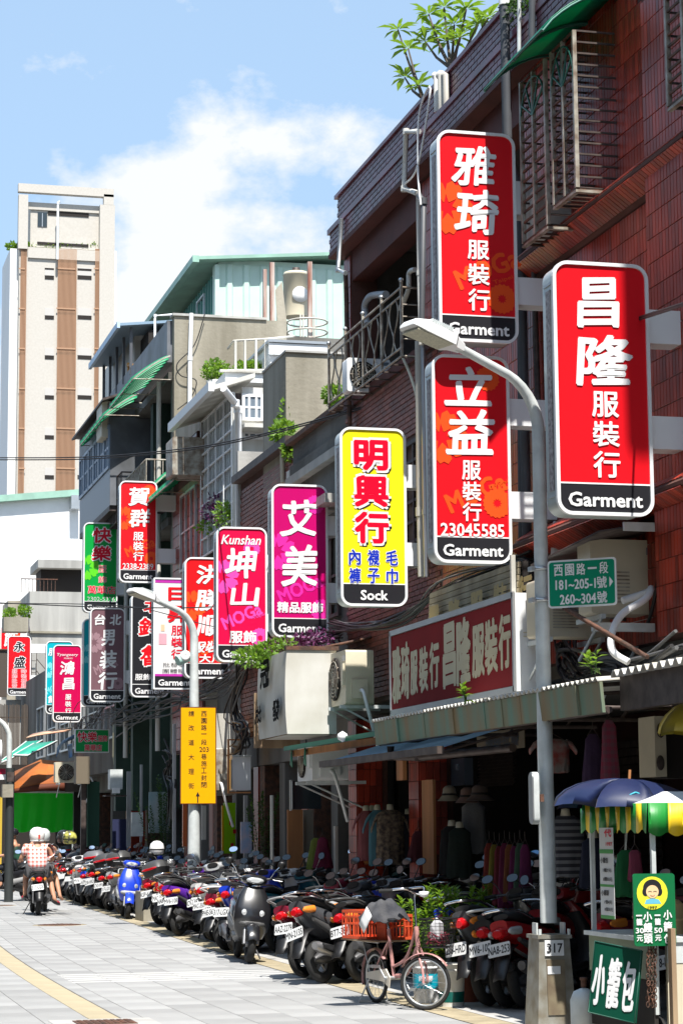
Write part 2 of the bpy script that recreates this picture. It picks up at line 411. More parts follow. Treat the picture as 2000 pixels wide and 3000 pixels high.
def tile_field(parent,name,o,u,v,W,H,tw,th,gap,mt,limit=300,bond=0.0,holes=(),t=0.012):
    """tiles on the wall rectangle o + u*W + v*H (world), only where they can be seen; holes = (u0,u1,v0,v1)"""
    o = Vector(o); u = Vector(u).normalized(); v = Vector(v).normalized(); w = u.cross(v)
    if (CAMP - o).dot(w) < 0: w = -w; flip = True
    else: flip = False
    uu = -u if flip else u
    inv = WM[parent.name].inverted() if parent is not None else Matrix.Identity(4)
    spots = []; nr = int(H / th); 
    for j in range(nr):
        sh = (bond * tw) if j % 2 else 0.0
        for i in range(-1 if sh else 0,int(W / tw)):
            a = (i + 0.5) * tw + sh; b = (j + 0.5) * th
            if a - tw / 2 < -1e-4 or a + tw / 2 > W + 1e-4: continue
            if any(h_[0] < a < h_[1] and h_[2] < b < h_[3] for h_ in holes): continue
            p = o + u * a + v * b
            if not in_view(p): continue
            px,py,d = to_px(p)
            M4 = inv @ frame_m(p + w * (0.001 + 0.0015 * rnd.random()),uu,v,w)
            spots.append((d + (500 if rnd.random() < 0 else 0),M4))
    spots.sort(key=lambda s_: s_[0])
    pieces(parent,name,slab_unit(tw - gap,th - gap,t,0.0025),mt,[s_[1] for s_ in spots],limit)

# ------------------------------------------------------------------ the ground
def curve_strip(x0,x1,y0,y1,z,step=2.0,x0f=None):
    mb = MB(); ys = []; y = y0
    while y < y1: ys.append(y); y += step
    ys.append(y1)
    grid = [[(x0 + off(y),y,z),(x1 + off(y),y,z)] for y in ys]
    mb.sheet(grid); return mb
g = MB(); g.sheet([[(-1500,-200,-0.03),(1500,-200,-0.03)],[(-1500,3000,-0.03),(1500,3000,-0.03)]])
struct(g.build('ground',M_joint))
street = struct(curve_strip(-7,5.45,8,95,-0.002,1.5).build('street',M_joint))
# pavers: rows along the street, 0.40 m wide, following its bend
PW,PL = 0.40,0.80
row_x = [5.44 - PW * (i + 0.5) for i in range(6)] + [2.95,2.72] + [2.59 - PW * (i + 0.5) for i in range(24)]
STRIPE = (23.35,24.6)     # the ribbed white band laid across the street
YELLOW = (1.28,1.68)       # the cream guiding strip along the street
sp = []; spy = []; sp2 = []
def heading(y): return math.atan(0.04 / (1 + math.exp(-(y - 26) / 2.5)))
for i,x in enumerate(row_x):
    y = 14.0 + (PL * 0.5 if i % 2 else 0) + rnd.random() * 0.02
    yellow = False
    while y < 90:
        y += PL
        xx = x + off(y)
        p = Vector((xx,y,0))
        if not in_view(p,120): continue
        M4 = Matrix.Translation((xx,y,-0.032 + rnd.random() * 0.0015)) @ Matrix.Rotation(-heading(y),4,'Z')
        (spy if abs(x - 2.72) < 0.04 else sp2 if abs(x - 2.95) < .04 else sp).append((y,M4))
sp.sort(key=lambda s_: s_[0]); spy.sort(key=lambda s_: s_[0])
pieces(street,'paver',slab_unit(PW - 0.006,PL - 0.005,0.032,0.003),M_paver,[s_[1] for s_ in sp],300)
pieces(street,'paver',slab_unit(0.174,PL - 0.005,0.032,0.003),M_paver,[s_[1] for s_ in sorted(sp2,key=lambda a: a[0])],60)
pieces(street,'cream_paver',slab_unit(0.254,PL - 0.005,0.032,0.003),M_paverw,[s_[1] for s_ in spy],300)
u_ = [Matrix.Translation((3.24 + j * 0.40,23.30 + 0.30 * k,-0.0325)) for k in range(5) for j in range(6)]
pieces(street,'ribbed_paver',slab_unit(0.396,0.13,0.034,0.003),M_white_stone,u_)
struct(curve_strip(5.45,5.76,8,95,0.002,1.5).build('kerb_strip',M_curb))
struct(curve_strip(5.762,14,8,110,0.004,1.5).build('pavement',M_apron))

# manhole covers
def manhole(cx,cy,rad,label,square=False,w=0.0):
    t = thing('manhole_cover',label,'manhole cover',(cx,cy,0.002))
    if square:
        MB().box(cx - 0.42,cx + 0.42,cy - 0.36,cy + 0.36,-0.03,0.004).build('surround',M_apron,t)
        MB().box(cx - 0.24,cx + 0.24,cy - 0.2,cy + 0.2,0.005,0.010).build('frame',M_rust,t)
        mb = MB()
        for i in range(8):
            for j in range(7): mb.box(cx - 0.21 + i * 0.055,cx - 0.175 + i * 0.055,cy - 0.17 + j * 0.052,cy - 0.14 + j * 0.052,0.0101,0.015)
        mb.build('tread',M_rust,t,kind='stuff')
    else:
        mb = MB(); mb.lathe([(rad * 1.25,-0.02),(rad * 1.25,0.002),(0.001,0.002)],(cx,cy,0),32); mb.build('surround',M_curb,t)
        mb = MB(); mb.lathe([(rad,-0.02),(rad,0.008),(0.001,0.008)],(cx,cy,0),32); mb.build('lid',M_rust,t)
        mb = MB()
        for i in range(-4,5):
            for j in range(-4,5):
                if math.hypot(i,j) < 4.3: mb.box(cx + (i * 0.2 - 0.06) * rad,cx + (i * 0.2 + 0.06) * rad,cy + (j * 0.2 - 0.06) * rad,cy + (j * 0.2 + 0.06) * rad,0.0081,0.012)
        mb.build('tread',M_rust,t,kind='stuff')
p = P(175,2710,Z=0); manhole(p.x,p.y,0.36,'round rusty manhole cover in the pale street paving behind the rider')
p = P(308,2997,Z=0); manhole(p.x,p.y,0.30,'square iron manhole cover at the near end of the cream strip',True)
p = P(10,2653,Z=0); manhole(p.x,p.y,0.22,'small dark drain cover on the street left of the rider')
# ------------------------------------------------------------------ the hanging shop signs
SIGNX = {}
C_RED = hx('#e0101e'); C_WHITE = (0.82,0.82,0.82); C_BLK = (0.018,0.018,0.022)
def cm(col,key=None,rough=0.35):
    k = 'print_%d_%d_%d' % tuple(int(c * 999) for c in col)
    return mat(k,col,rough,var=.10,scale=2.2,streak=True,spec=0.4)
M_case = mat('sign_case',(0.50,0.55,0.54),0.35,0.3,var=0.15,scale=3)
M_strip = mat('sign_edge_print',(0.16,0.13,0.13),0.5,dark=(0.42,0.38,0.38),scale=28)
V_Y = Vector((0,1,0))
def flower(mb,o,u,v,cx,cy,r,n=8,mi=0,a0=0.0,clip=None):
    for k in range(n):
        a = a0 + 2 * math.pi * k / n; pts = []
        for (ra,wa) in ((0.22,-0.02),(0.5,-0.26),(0.82,-0.31),(0.98,-0.14),(0.9,0.0),(1.0,0.16),(0.82,0.31),(0.5,0.26),(0.22,0.02)):
            x = cx + r * (ra * math.cos(a) - wa * math.sin(a)); y = cy + r * (ra * math.sin(a) + wa * math.cos(a))
            if clip: x = min(max(x,clip[0]),clip[1]); y = min(max(y,clip[2]),clip[3])
            pts.append(o + u * x + v * y - V_Y * (k * .0003))
        mb.add(pts,[tuple(range(len(pts)))],mi)
def hanging_sign(label,box,col,items,square=False,H=2.0,accents=None,accent_col=None,foot=('Garment',0.12,0.88),brackets=((0.13,0.15),(0.66,0.14)),
                 foot_y=0.885,bands=(),thick=0.27,footcol=C_WHITE,wallx=None,Yfix=None,group='illuminated shop signs hanging out over the pavement'):
    x0,y0,x1,y1 = box
    a = P(x0,y0,Y=1.0); b = P(x0,y1,Y=1.0)
    Yd = Yfix if Yfix else H / (a.z - b.z)
    A = P(x0,y0,Y=Yd); B = P(x1,y0,Y=Yd); Bt = P((x0 + x1) / 2,y1,Y=Yd); A = P((x0 + x1) / 2,y0,Y=Yd)
    xl = P(x0,(y0 + y1) / 2,Y=Yd).x; xr = P(x1,(y0 + y1) / 2,Y=Yd).x
    ztop,zbot = A.z,Bt.z; W = xr - xl; Hh = ztop - zbot
    cx,cz = (xl + xr) / 2,(ztop + zbot) / 2
    t = thing('hanging_sign',label,'shop sign',(cx,Yd + thick / 2,zbot),group=group)
    rad = 0.012 if square else 0.115
    fn = lambda p_,q_,e: Vector((cx + p_,Yd + e,cz + q_))
    mb = MB(); mb.prism(rrect(W - 0.02,Hh - 0.02,rad,6),0.03,thick,fn,0,True)
    mb.build('case',M_case,t)
    # white front frame, a ring standing proud of the case
    mb = MB(); o_ = rrect(W,Hh,rad + 0.01,7); i_ = rrect(W - 0.055,Hh - 0.055,max(rad - 0.02,0.004),7); n = len(o_)
    vs = [fn(p_,q_,0.0) for p_,q_ in o_] + [fn(p_,q_,0.0) for p_,q_ in i_] + [fn(p_,q_,0.04) for p_,q_ in o_] + [fn(p_,q_,0.02) for p_,q_ in i_]
    fs = []
    for k in range(n):
        k2 = (k + 1) % n; fs += [(k,k2,n + k2,n + k),(k,2 * n + k,2 * n + k2,k2),(n + k,n + k2,3 * n + k2,3 * n + k)]
    mb.add(vs,fs); mb.build('frame',M_white,t)
    # printed face: coloured field, black foot
    wi,hi = W - 0.05,Hh - 0.05; zl = cz + hi / 2 - hi * foot_y
    face = rrect(wi,hi,max(rad - 0.022,0.004),7)
    def clip_poly(poly,zc,keep_up):
        res = []
        for k in range(len(poly)):
            p_,q_ = poly[k],poly[(k + 1) % len(poly)]
            ip = (p_[1] >= zc) == keep_up or p_[1] == zc; iq = (q_[1] >= zc) == keep_up or q_[1] == zc
            if ip: res.append(p_)
            if ip != iq:
                s_ = (zc - p_[1]) / (q_[1] - p_[1]); res.append((p_[0] + s_ * (q_[0] - p_[0]),zc))
        return res
    up_ = clip_poly(face,zl - cz + 0.006,True); dn_ = clip_poly(face,zl - cz - 0.006,False)
    mb = MB(); mb.add([fn(p_,q_,0.016) for p_,q_ in up_],[tuple(range(len(up_)))]); mb.build('face_panel',cm(col),t)
    mb = MB(); mb.add([fn(p_,q_,0.016) for p_,q_ in dn_],[tuple(range(len(dn_)))]); mb.build('foot_panel',cm(C_BLK),t)
    mb = MB(); mb.box(cx - wi / 2,cx + wi / 2,Yd + 0.012,Yd + 0.02,zl - 0.006,zl + 0.006); mb.build('divider',M_white,t)
    o = Vector((cx - W / 2,Yd + 0.010,ztop)); u = Vector((1,0,0)); v = Vector((0,0,1))
    if accents:
        cl = (0.035,W - 0.035,-Hh * foot_y + 0.02,-0.035)
        for (fx,fy,fr,fn_) in accents:
            mb = MB()
            if fn_ > 0: flower(mb,o + Vector((0,0.003,0)),u,v,fx * W,-fy * Hh,fr * W,fn_,0,0.3,cl)
            elif fn_ == 0: write(mb,'MOGa',o + Vector((0,0.002,0)),u,v,(fx - fr) * W,-(fy + 0.045) * Hh,(fx + fr) * W,-(fy - 0.045) * Hh,0.035,0,rot=0.42)
            else: write(mb,'Taipei',o + Vector((0,0.002,0)),u,v,(fx - fr) * W,-(fy + 0.012) * Hh,(fx + fr) * W,-(fy - 0.012) * Hh,0.01,0,rot=0.35)
            mb.build('flower_print' if fn_ > 0 else 'lettering',cm(accent_col),t)
    for (c,bx0,by0,bx1,by1) in bands:
        mb = MB(); mb.box(cx - wi / 2 + wi * bx0,cx - wi / 2 + wi * bx1,Yd + 0.011,Yd + 0.015,ztop - by1 * Hh,ztop - by0 * Hh); mb.build('band',cm(c),t)
    for it in items:
        s,a0,b0,a1,b1,c = it[:6]; opt = it[6] if len(it) > 6 else {}
        bold = opt.get('b',0.03); kw = dict(slant=opt.get('sl',0),wob=opt.get('w',0),rot=opt.get('r',0))
        if 'sh' in opt:
            mb = MB(); write(mb,s,o + Vector((0.022,0.0005,-0.022)),u,v,a0 * W,-b1 * Hh,a1 * W,-b0 * Hh,bold + 0.035,**kw); mb.build('lettering_shade',cm(opt['sh']),t)
        if 'ol' in opt:
            mb = MB(); write(mb,s,o + Vector((0,-0.0015,0)),u,v,a0 * W,-b1 * Hh,a1 * W,-b0 * Hh,bold + opt.get('ow',0.05),**kw); mb.build('lettering_outline',cm(opt['ol']),t)
        mb = MB(); write(mb,s,o + Vector((0,-0.003,0)),u,v,a0 * W,-b1 * Hh,a1 * W,-b0 * Hh,bold,**kw); mb.build('lettering',cm(c),t)
    if foot: 
        mb = MB(); write(mb,foot[0],o + Vector((0,-0.003,0)),u,v,foot[1] * W,-0.965 * Hh,foot[2] * W,-0.912 * Hh,0.028); mb.build('lettering',cm(footcol),t)
    # printed strip on the street-facing edge
    mb = MB(); mb.box(cx - W / 2 + 0.004,cx - W / 2 + 0.008,Yd + 0.09,Yd + 0.19,zbot + 0.2,ztop - 0.22); mb.build('edge_strip',M_strip,t)
    for zz in (zbot + 0.16,ztop - 0.17): MB().box(cx - W / 2 + 0.002,cx - W / 2 + 0.012,Yd + 0.05,Yd + 0.23,zz - 0.012,zz + 0.012).build('edge_trim',M_alu,t)
    wx = wallx if wallx else max(7.0 + off(Yd),xr + 0.22)
    for (fy,fh) in brackets:
        mb = MB(); mb.box(xr - 0.01,wx,Yd + 0.03,Yd + thick - 0.03,ztop - (fy + fh) * Hh,ztop - fy * Hh); mb.build('bracket',M_white,t)
    return (xl,xr,Yd,zbot,ztop)
OR = hx('#f0521c'); ORR = hx('#e2372a'); PK = hx('#f04fb0'); WH = C_WHITE
br = dict(b=0.027,w=0.04)          # brush-like heavy strokes
g3 = lambda x0,x1,ys,c=WH,o={}: [(ch,x0,a,x1,b,c,dict(b=0.02,**o)) for ch,(a,b) in zip('服裝行',ys)]
hanging_sign('red sign reading 昌隆, the nearest and largest hanging sign, right of the lamp post',(1625,769,1906,1510),C_RED,
    [('昌',.27,.065,.68,.255,WH,br),('隆',.25,.295,.80,.485,WH,br)] + g3(.385,.655,((.515,.612),(.632,.728),(.75,.85))),brackets=((.175,.135),(.6,.13)))
FL = ((.12,.37,.34,7),(.8,.79,.19,10),(.62,.65,.42,0),(.82,.70,.13,-1),(.68,.13,.14,9))
SG_Y = hanging_sign('tall red sign reading 雅琦 with orange flowers, highest of the hanging signs',(1283,386,1513,1002),C_RED,
    [('雅',.21,.075,.73,.255,WH,br),('琦',.24,.285,.76,.49,WH,br)] + g3(.375,.64,((.52,.607),(.632,.728),(.75,.85))),accents=FL[:4],accent_col=OR,
    brackets=((.22,.16),(.68,.13)))
SG_T =hanging_sign('red sign reading 立益 with phone number 23045585, under the 雅琦 sign',(1268,1041,1495,1650),C_RED,Yfix=SG_Y[2] + 0.2,items=
    [('立',.19,.06,.77,.24,WH,br),('益',.2,.27,.78,.475,WH,br)] + g3(.375,.61,((.51,.6),(.612,.70),(.712,.798))) + [('23045585',.09,.812,.90,.872,WH,dict(b=0.02))],
    accents=((.12,.40,.34,7),(.82,.71,.19,10),(.55,.66,.40,0),(.84,.62,.13,-1),(.72,.11,.16,9)),accent_col=OR,brackets=((.2,.13),(.65,.13)))
C_YEL = hx('#f4e51a'); CR = hx('#e4002c'); CB = hx('#1430b0')
hanging_sign('yellow sign with red characters 明興行 above the word Sock',(997,1253,1191,1776),C_YEL,
    [(c,.23,a,.71,b,CR,dict(b=0.042,ol=WH,ow=.075,sh=C_BLK)) for c,a,b in (('明',.075,.235),('興',.275,.44),('行',.48,.645))] +
    [(c,a,b,a + .165,b + .082,CB,dict(b=0.03,ol=WH,ow=.045)) for c,a,b in (('內',.13,.688),('襪',.41,.688),('毛',.69,.688),('褲',.13,.79),('子',.41,.79),('巾',.69,.79))],
    foot=('Sock',.3,.7),brackets=((.2,.13),(.64,.13)))
C_MAG = hx('#c40068')
hanging_sign('magenta sign reading 艾美 精品服飾, left of the yellow sign',(796,1419,961,1868),C_MAG,
    [('艾',.18,.11,.80,.335,WH,br),('美',.2,.405,.81,.66,WH,br),('精品服飾',.1,.77,.9,.838,WH,dict(b=0.035))],
    accents=((.1,.44,.34,7),(.78,.13,.17,9),(.88,.82,.2,10),(.5,.68,.4,0),(.86,.66,.13,-1)),accent_col=hx('#ea2fa2'),brackets=((.2,.13),(.64,.13)))
C_CRI = hx('#de0546')
hanging_sign('crimson sign with the word Kunshan above white characters 坤山',(634,1544,783,1940),C_CRI,
    [('Kunshan',.12,.062,.88,.13,WH,dict(b=0.02,sl=.25)),('坤',.2,.155,.77,.38,WH,br),('山',.3,.42,.82,.585,WH,br),('服飾',.26,.77,.78,.858,WH,dict(b=0.03))],
    accents=((.12,.37,.34,7),(.7,.16,.17,9),(.86,.82,.2,10),(.5,.66,.4,0),(.84,.66,.13,-1)),accent_col=PK,brackets=((.2,.13),(.64,.13)))
hanging_sign('red sign reading 洪勝順 half hidden behind the crimson Kunshan sign',(541,1633,673,1988),hx('#e2121a'),
    [('洪',.27,.065,.85,.215,WH,br),('勝',.26,.265,.86,.435,WH,br),('順',.28,.48,.88,.645,WH,br),('服裝',.15,.695,.80,.785,WH,br),('加大尺',.06,.80,.85,.868,WH,dict(b=.03))],
    accents=((.15,.40,.34,7),(.5,.75,.40,0)),accent_col=OR)
hanging_sign('white square-cornered sign reading 日昇 服裝行 in red',(450,1693,575,2020),(0.80,0.79,0.79),
    [('日',.36,.09,.74,.20,C_RED,dict(b=.04)),('昇',.34,.255,.78,.395,C_RED,dict(b=.04)),('服',.42,.43,.70,.515,CR,dict(b=.015)),('裝',.42,.535,.70,.62,CR,dict(b=.015)),('行',.42,.64,.70,.725,CR,dict(b=.015)),
     ('批發零售',.22,.76,.93,.80,C_BLK,dict(b=0)),('團體制服',.22,.815,.93,.855,C_BLK,dict(b=0))],square=True,
    bands=((hx('#c033a8'),.0,.018,1,.045),(hx('#c033a8'),.0,.862,1,.882),(hx('#e9a8b4'),.10,.50,.30,.60),(hx('#efc3a2'),.15,.42,.25,.48)),foot_y=.888)
hanging_sign('black sign with red white-edged characters 銘魯',(384,1739,495,2043),C_BLK,
    [('北',.35,.05,.85,.18,C_RED,dict(b=.03,ol=WH,ow=.06,w=.03)),('鈴',.22,.235,.82,.405,C_RED,dict(b=.03,ol=WH,ow=.06,w=.03)),('魯',.27,.50,.85,.69,C_RED,dict(b=.03,ol=WH,ow=.06,w=.03)),
     ('服飾批發',.12,.775,.95,.835,WH,dict(b=.025))])
hanging_sign('grey-purple sign reading 台北男裝行 in white brush characters',(264,1781,367,2057),hx('#7a5a62'),
    [('台',.13,.07,.43,.18,WH,br),('北',.57,.07,.88,.18,WH,br),('男',.34,.235,.7,.40,WH,br),('装',.3,.455,.75,.64,WH,br),('行',.25,.68,.76,.86,WH,br)],
    accents=((.12,.37,.3,7),(.45,.62,.34,0),(.8,.8,.18,9)),accent_col=hx('#a08088'))
hanging_sign('red sign reading 賀群 with phone number 2338-2389',(350,1409,461,1707),hx('#dc1420'),
    [('賀',.25,.065,.78,.24,WH,br),('群',.28,.28,.80,.45,WH,br)] + g3(.375,.64,((.505,.585),(.6,.685),(.7,.785))) + [('2338-2389',.1,.812,.9,.868,WH,dict(b=.015))],
    accents=((.12,.37,.32,7),(.78,.1,.18,9),(.85,.76,.19,10),(.55,.65,.4,0),(.85,.66,.13,-1)),accent_col=OR)
C_GRN = hx('#00a040')
hanging_sign('green sign reading 快樂服飾 萬華店, lit half and shaded half',(245,1531,345,1795),C_GRN,
    [('快',.28,.06,.80,.22,CR,dict(b=.03,ol=WH,ow=.06,w=.03)),('樂',.27,.265,.80,.42,CR,dict(b=.03,ol=WH,ow=.06,w=.03)),('服',.44,.475,.68,.555,CR,dict(b=0,ol=WH,ow=.03)),('飾',.44,.595,.68,.67,CR,dict(b=0,ol=WH,ow=.03)),
     ('萬華店',.14,.705,.95,.79,CR,dict(b=.02,ol=WH,ow=.03)),('2302-5336',.12,.825,.93,.87,(.6,.6,.6),dict(b=0))],
    accents=((.1,.5,.38,7),),accent_col=hx('#63d62c'))
hanging_sign('dark crimson sign reading 鴻昌 服裝行 under a white script logo',(156,1889,240,2116),hx('#c8004e'),
    [('Tyangeery',.12,.11,.86,.155,WH,dict(b=.01,sl=.2)),('田敬記',.38,.165,.68,.185,WH,dict(b=0)),('鴻',.25,.215,.74,.385,WH,br),('昌',.35,.43,.74,.575,WH,br)] + g3(.44,.64,((.64,.71),(.73,.80),(.82,.88))))
hanging_sign('turquoise sign showing behind the grey-purple sign',(243,1813,338,2070),hx('#00b4c4'),
    [('雅',.3,.1,.75,.3,WH,br),('服飾',.2,.72,.8,.8,WH,dict(b=.03))],accents=((.1,.4,.3,7),),accent_col=hx('#7fe0e8'))
hanging_sign('turquoise sign showing behind the dark crimson 鴻昌 sign',(135,1878,215,2092),hx('#00b4c4'),
    [('服',.1,.1,.4,.2,WH,br),('飾',.1,.75,.45,.85,WH,dict(b=.03))],accents=((.1,.4,.3,7),(.3,.65,.3,0)),accent_col=hx('#7fe0e8'))
hanging_sign('red sign reading 永盛 at the far left end of the row',(23,1863,91,2038),C_RED,
    [('永',.28,.10,.72,.26,C_BLK,dict(b=.03,ol=WH,ow=.06,w=.03)),('盛',.3,.35,.75,.53,C_BLK,dict(b=.03,ol=WH,ow=.06,w=.03))] +
    [(c,.2,.56 + .08 * k,.42,.63 + .08 * k,CR,dict(b=0,ol=WH)) for k,c in enumerate('服飾批發')] + [(c,.6,.56 + .08 * k,.82,.63 + .08 * k,CR,dict(b=0,ol=WH)) for k,c in enumerate('時裝禮服')])
hanging_sign('red sign with one character 飾 at the left edge, behind the 永盛 sign',(2,1831,62,1995),hx('#dc1420'),
    [('飾',.2,.1,.8,.38,WH,br)],accents=((.15,.7,.4,7),(.75,.2,.2,9)),accent_col=OR)
# ------------------------------------------------------------------ building helpers
V3 = Vector
def bx(parent,name,mt,x0,x1,y0,y1,z0,z1,**k):
    return MB().box(x0,x1,y0,y1,z0,z1).build(name,mt,parent,**k)
def window(parent,X,y0,y1,z0,z1,frame=M_alu,pane=M_glass,nv=1,nh=0,depth=0.1,fw=0.05):
    """a window in a wall that faces the street (-X)"""
    mb = MB(); d = depth
    for (a,b,c,e) in ((y0,y1,z0,z0 + fw),(y0,y1,z1 - fw,z1),(y0,y0 + fw,z0 + fw,z1 - fw),(y1 - fw,y1,z0 + fw,z1 - fw)): mb.box(X - 0.03,X + d,a,b,c,e)
    for k in range(nv): yy = y0 + (y1 - y0) * (k + 1) / (nv + 1); mb.box(X - 0.02,X + d * 0.6,yy - fw * .4,yy + fw * .4,z0 + fw,z1 - fw)
    for k in range(nh): zz = z0 + (z1 - z0) * (k + 1) / (nh + 1); mb.box(X - 0.015,X + d * 0.6,y0 + fw,y1 - fw,zz - fw * .35,zz + fw * .35)
    f = mb.build('window',frame,parent)
    MB().box(X + d * 0.45,X + d * 0.5,y0 + fw,y1 - fw,z0 + fw,z1 - fw).build('pane',pane,f)
    return f
def window_y(parent,Y,x0,x1,z0,z1,frame=M_alu,pane=M_glass,nv=1,nh=0,fw=0.05):
    """a window in a wall that faces the camera end (-Y)"""
    mb = MB()
    for (a,b,c,e) in ((x0,x1,z0,z0 + fw),(x0,x1,z1 - fw,z1),(x0,x0 + fw,z0 + fw,z1 - fw),(x1 - fw,x1,z0 + fw,z1 - fw)): mb.box(a,b,Y - 0.04,Y + 0.05,c,e)
    for k in range(nv): xx = x0 + (x1 - x0) * (k + 1) / (nv + 1); mb.box(xx - fw * .4,xx + fw * .4,Y - 0.035,Y + 0.03,z0 + fw,z1 - fw)
    for k in range(nh): zz = z0 + (z1 - z0) * (k + 1) / (nh + 1); mb.box(x0 + fw,x1 - fw,Y - 0.03,Y + 0.03,zz - fw * .35,zz + fw * .35)
    f = mb.build('window',frame,parent); MB().box(x0 + fw,x1 - fw,Y - 0.02,Y - 0.01,z0 + fw,z1 - fw).build('pane',pane,f); return f
def pipe(parent,name,mt,pts,r=0.035,n=8,sm=0,joints=True):
    pp = smooth_path(pts,sm) if sm else pts
    mb = MB(); mb.tube(pp,r,n)
    if joints and not sm and len(pts) < 9:
        for p_ in pts[1:-1]: mb.lathe([(r * 1.25,-r),(r * 1.25,r)],p_,8)
    return mb.build(name,mt,parent)
def ac_unit(label,x,y,z,w=0.8,h=0.55,d=0.3,face='-Y',mt=None,bracket=True,group=None,fan=True):
    """outdoor unit; w across, d front to back; the fan looks towards `face`"""
    mt = mt or M_cream
    t = thing('air_conditioner',label,'air conditioner',(x,y,z),rz={'-Y': 0,'-X': -math.pi / 2}[face],group=group)
    c = [(a,b) for a,b in rrect(w,h,0.03,3)]
    mb = MB(); mb.prism(c,-d / 2,d / 2,lambda a,b,e: V3((a,e,b + h / 2)),0,True); mb.build('casing',mt,t,local=True)
    fc = -w * 0.14; fr = min(h,w) * 0.40
    if fan: mb = MB(); mb.lathe([(fr,0),(fr,0.02),(fr * 0.9,0.02),(fr * 0.88,0.004),(0.001,0.004)],(fc,-d / 2 - 0.001,h / 2),24,M=Matrix.Rotation(R(90),4,'X')); mb.build('fan_opening',M_dark,t,local=True)
    mb = MB()
    for k in range(1,6) if fan else (): mb.tube([V3((fc + fr * k / 6 * math.cos(a),-d / 2 - 0.03,h / 2 + fr * k / 6 * math.sin(a))) for a in [2 * math.pi * j / 20 for j in range(20)]],0.006,4,closed=True)
    for k in range(6) if fan else range(9):
        if not fan: mb.box(-w * .3,w * .05,-d / 2 - .006,-d / 2 - .001,h * (.15 + .05 * k),h * (.17 + .05 * k)); continue
        a = math.pi * k / 6; mb.tube([V3((fc - fr * math.cos(a),-d / 2 - 0.028,h / 2 - fr * math.sin(a))),V3((fc + fr * math.cos(a),-d / 2 - 0.028,h / 2 + fr * math.sin(a)))],0.006,4)
    mb.build('fan_guard',M_ironl,t,local=True)
    mb = MB(); mb.box(w * 0.34,w * 0.46,-d / 2 - 0.03,-d / 2 - 0.002,h * 0.35,h * 0.75); mb.box(w / 2,w / 2 + 0.05,-d * 0.3,d * 0.25,h * 0.1,h * 0.45); mb.build('valve_cover',mt,t,local=True)
    mb = MB(); mb.box(w * 0.30,w * 0.47,-d / 2 - 0.004,-d / 2 - 0.001,h * 0.8,h * 0.9); mb.build('label_plate',M_glassb,t,local=True)
    if bracket:
        for s in (-1,1):
            mb = MB(); mb.box(s * w * 0.36 - 0.02,s * w * 0.36 + 0.02,-d / 2 - 0.05,d / 2 + 0.25,-0.045,-0.005)
            mb.tube([(s * w * 0.36,-d / 2,-0.04),(s * w * 0.36,d / 2 + 0.25,-0.35)],0.014,4); mb.build('bracket',M_galv,t,local=True)
    mb = MB(); mb.tube(smooth_path([(w / 2 + 0.03,0,h * 0.25),(w / 2 + 0.16,0,h * 0.2),(w / 2 + 0.2,0.05,-0.1),(w / 2 + 0.05,0.2,-0.5)],5),0.022,6); mb.build('pipe',M_white,t,local=True)
    return t
M_awg = mat('awning_green',(.012,.24,.10),.5)
def striped_awning(label,X0,X1,y0,y1,z0,z1,n=7,cA=M_awg,cB=M_whited,side=True):
    """curved slatted awning: from the wall (X1, z1) bowing down to the outer edge (X0, z0)"""
    t = thing('slatted_awning',label,'awning',(X1,y0,z1),group='green and white slatted awnings on the far building')
    k = 6
    pts = [(X1 + (X0 - X1) * a / k,z0 + (z1 - z0) * (1 - (a / k) ** 1.25)) for a in range(k + 1)]
    w = (y1 - y0) / (2 * n)
    for i in range(2 * n):
        a,b = y0 + i * w + 0.004,y0 + (i + 1) * w - 0.004
        mb = MB(); up = w * .75 if i % 2 else 0.0
        mb.sheet([[V3((x,a,z - up * .5)),V3((x,b,z + up * .5))] for x,z in pts],thick=0.006); mb.build('slat',cA if i % 2 else cB,t)
    mb = MB()
    for yy in (y0,(y0 + y1) / 2,y1):
        mb.tube([(x,yy,z - 0.02) for x,z in pts],0.012,4); mb.tube([(X1,yy,z0),(X0,yy,z0 - 0.01)],0.012,4)
    mb.tube([(X0,y0,z0 - 0.02),(X0,y1,z0 - 0.02)],0.014,4); mb.build('frame',M_ironl,t)
    return t
def railing(label,X0,X1,y0,y1,z0,h,mt=M_ironl,step=0.13,rails=(0.0,0.5,1.0),horiz=False,name='balcony_railing',bottom=True):
    t = thing(name,label,'railing',(X0,y0,z0)); r = 0.014
    paths = [[(X1,y0),(X0,y0)],[(X0,y0),(X0,y1)],[(X0,y1),(X1,y1)]]
    mb = MB()
    for f in (rails if not horiz else [i / 6 for i in range(7)]):
        mb.tube([(X1,y0,z0 + h * f),(X0,y0,z0 + h * f),(X0,y1,z0 + h * f),(X1,y1,z0 + h * f)],r * (1.3 if f in (0,1) else 0.8),5)
    mb.build('rail',mt,t)
    for (a,b) in paths:
        L = math.hypot(b[0] - a[0],b[1] - a[1]); n = max(1,int(L / (step if not horiz else 0.6)))
        for i in range(n):
            f = i / n; x,y = a[0] + (b[0] - a[0]) * f,a[1] + (b[1] - a[1]) * f
            MB().box(x - .009,x + .009,y - .009,y + .009,z0,z0 + h).build('baluster',mt,t)
    if bottom:
        mb = MB(); k = int((y1 - y0) / 0.12)
        for i in range(k): mb.box(X0,X1,y0 + i * 0.12,y0 + i * 0.12 + 0.02,z0 - 0.02,z0)
        mb.build('floor_bars',M_iron,t,kind='stuff')
    return t
def leaf_unit(L=0.1,W=0.035,fold=0.25):
    u = MB(); u.add([(0,0,0),(L * .45,W,fold * W),(L,0,-L * .12),(L * .45,-W,fold * W),(L * .5,0,0)],[(0,4,1),(4,2,1),(0,3,4),(4,3,2)]); return u
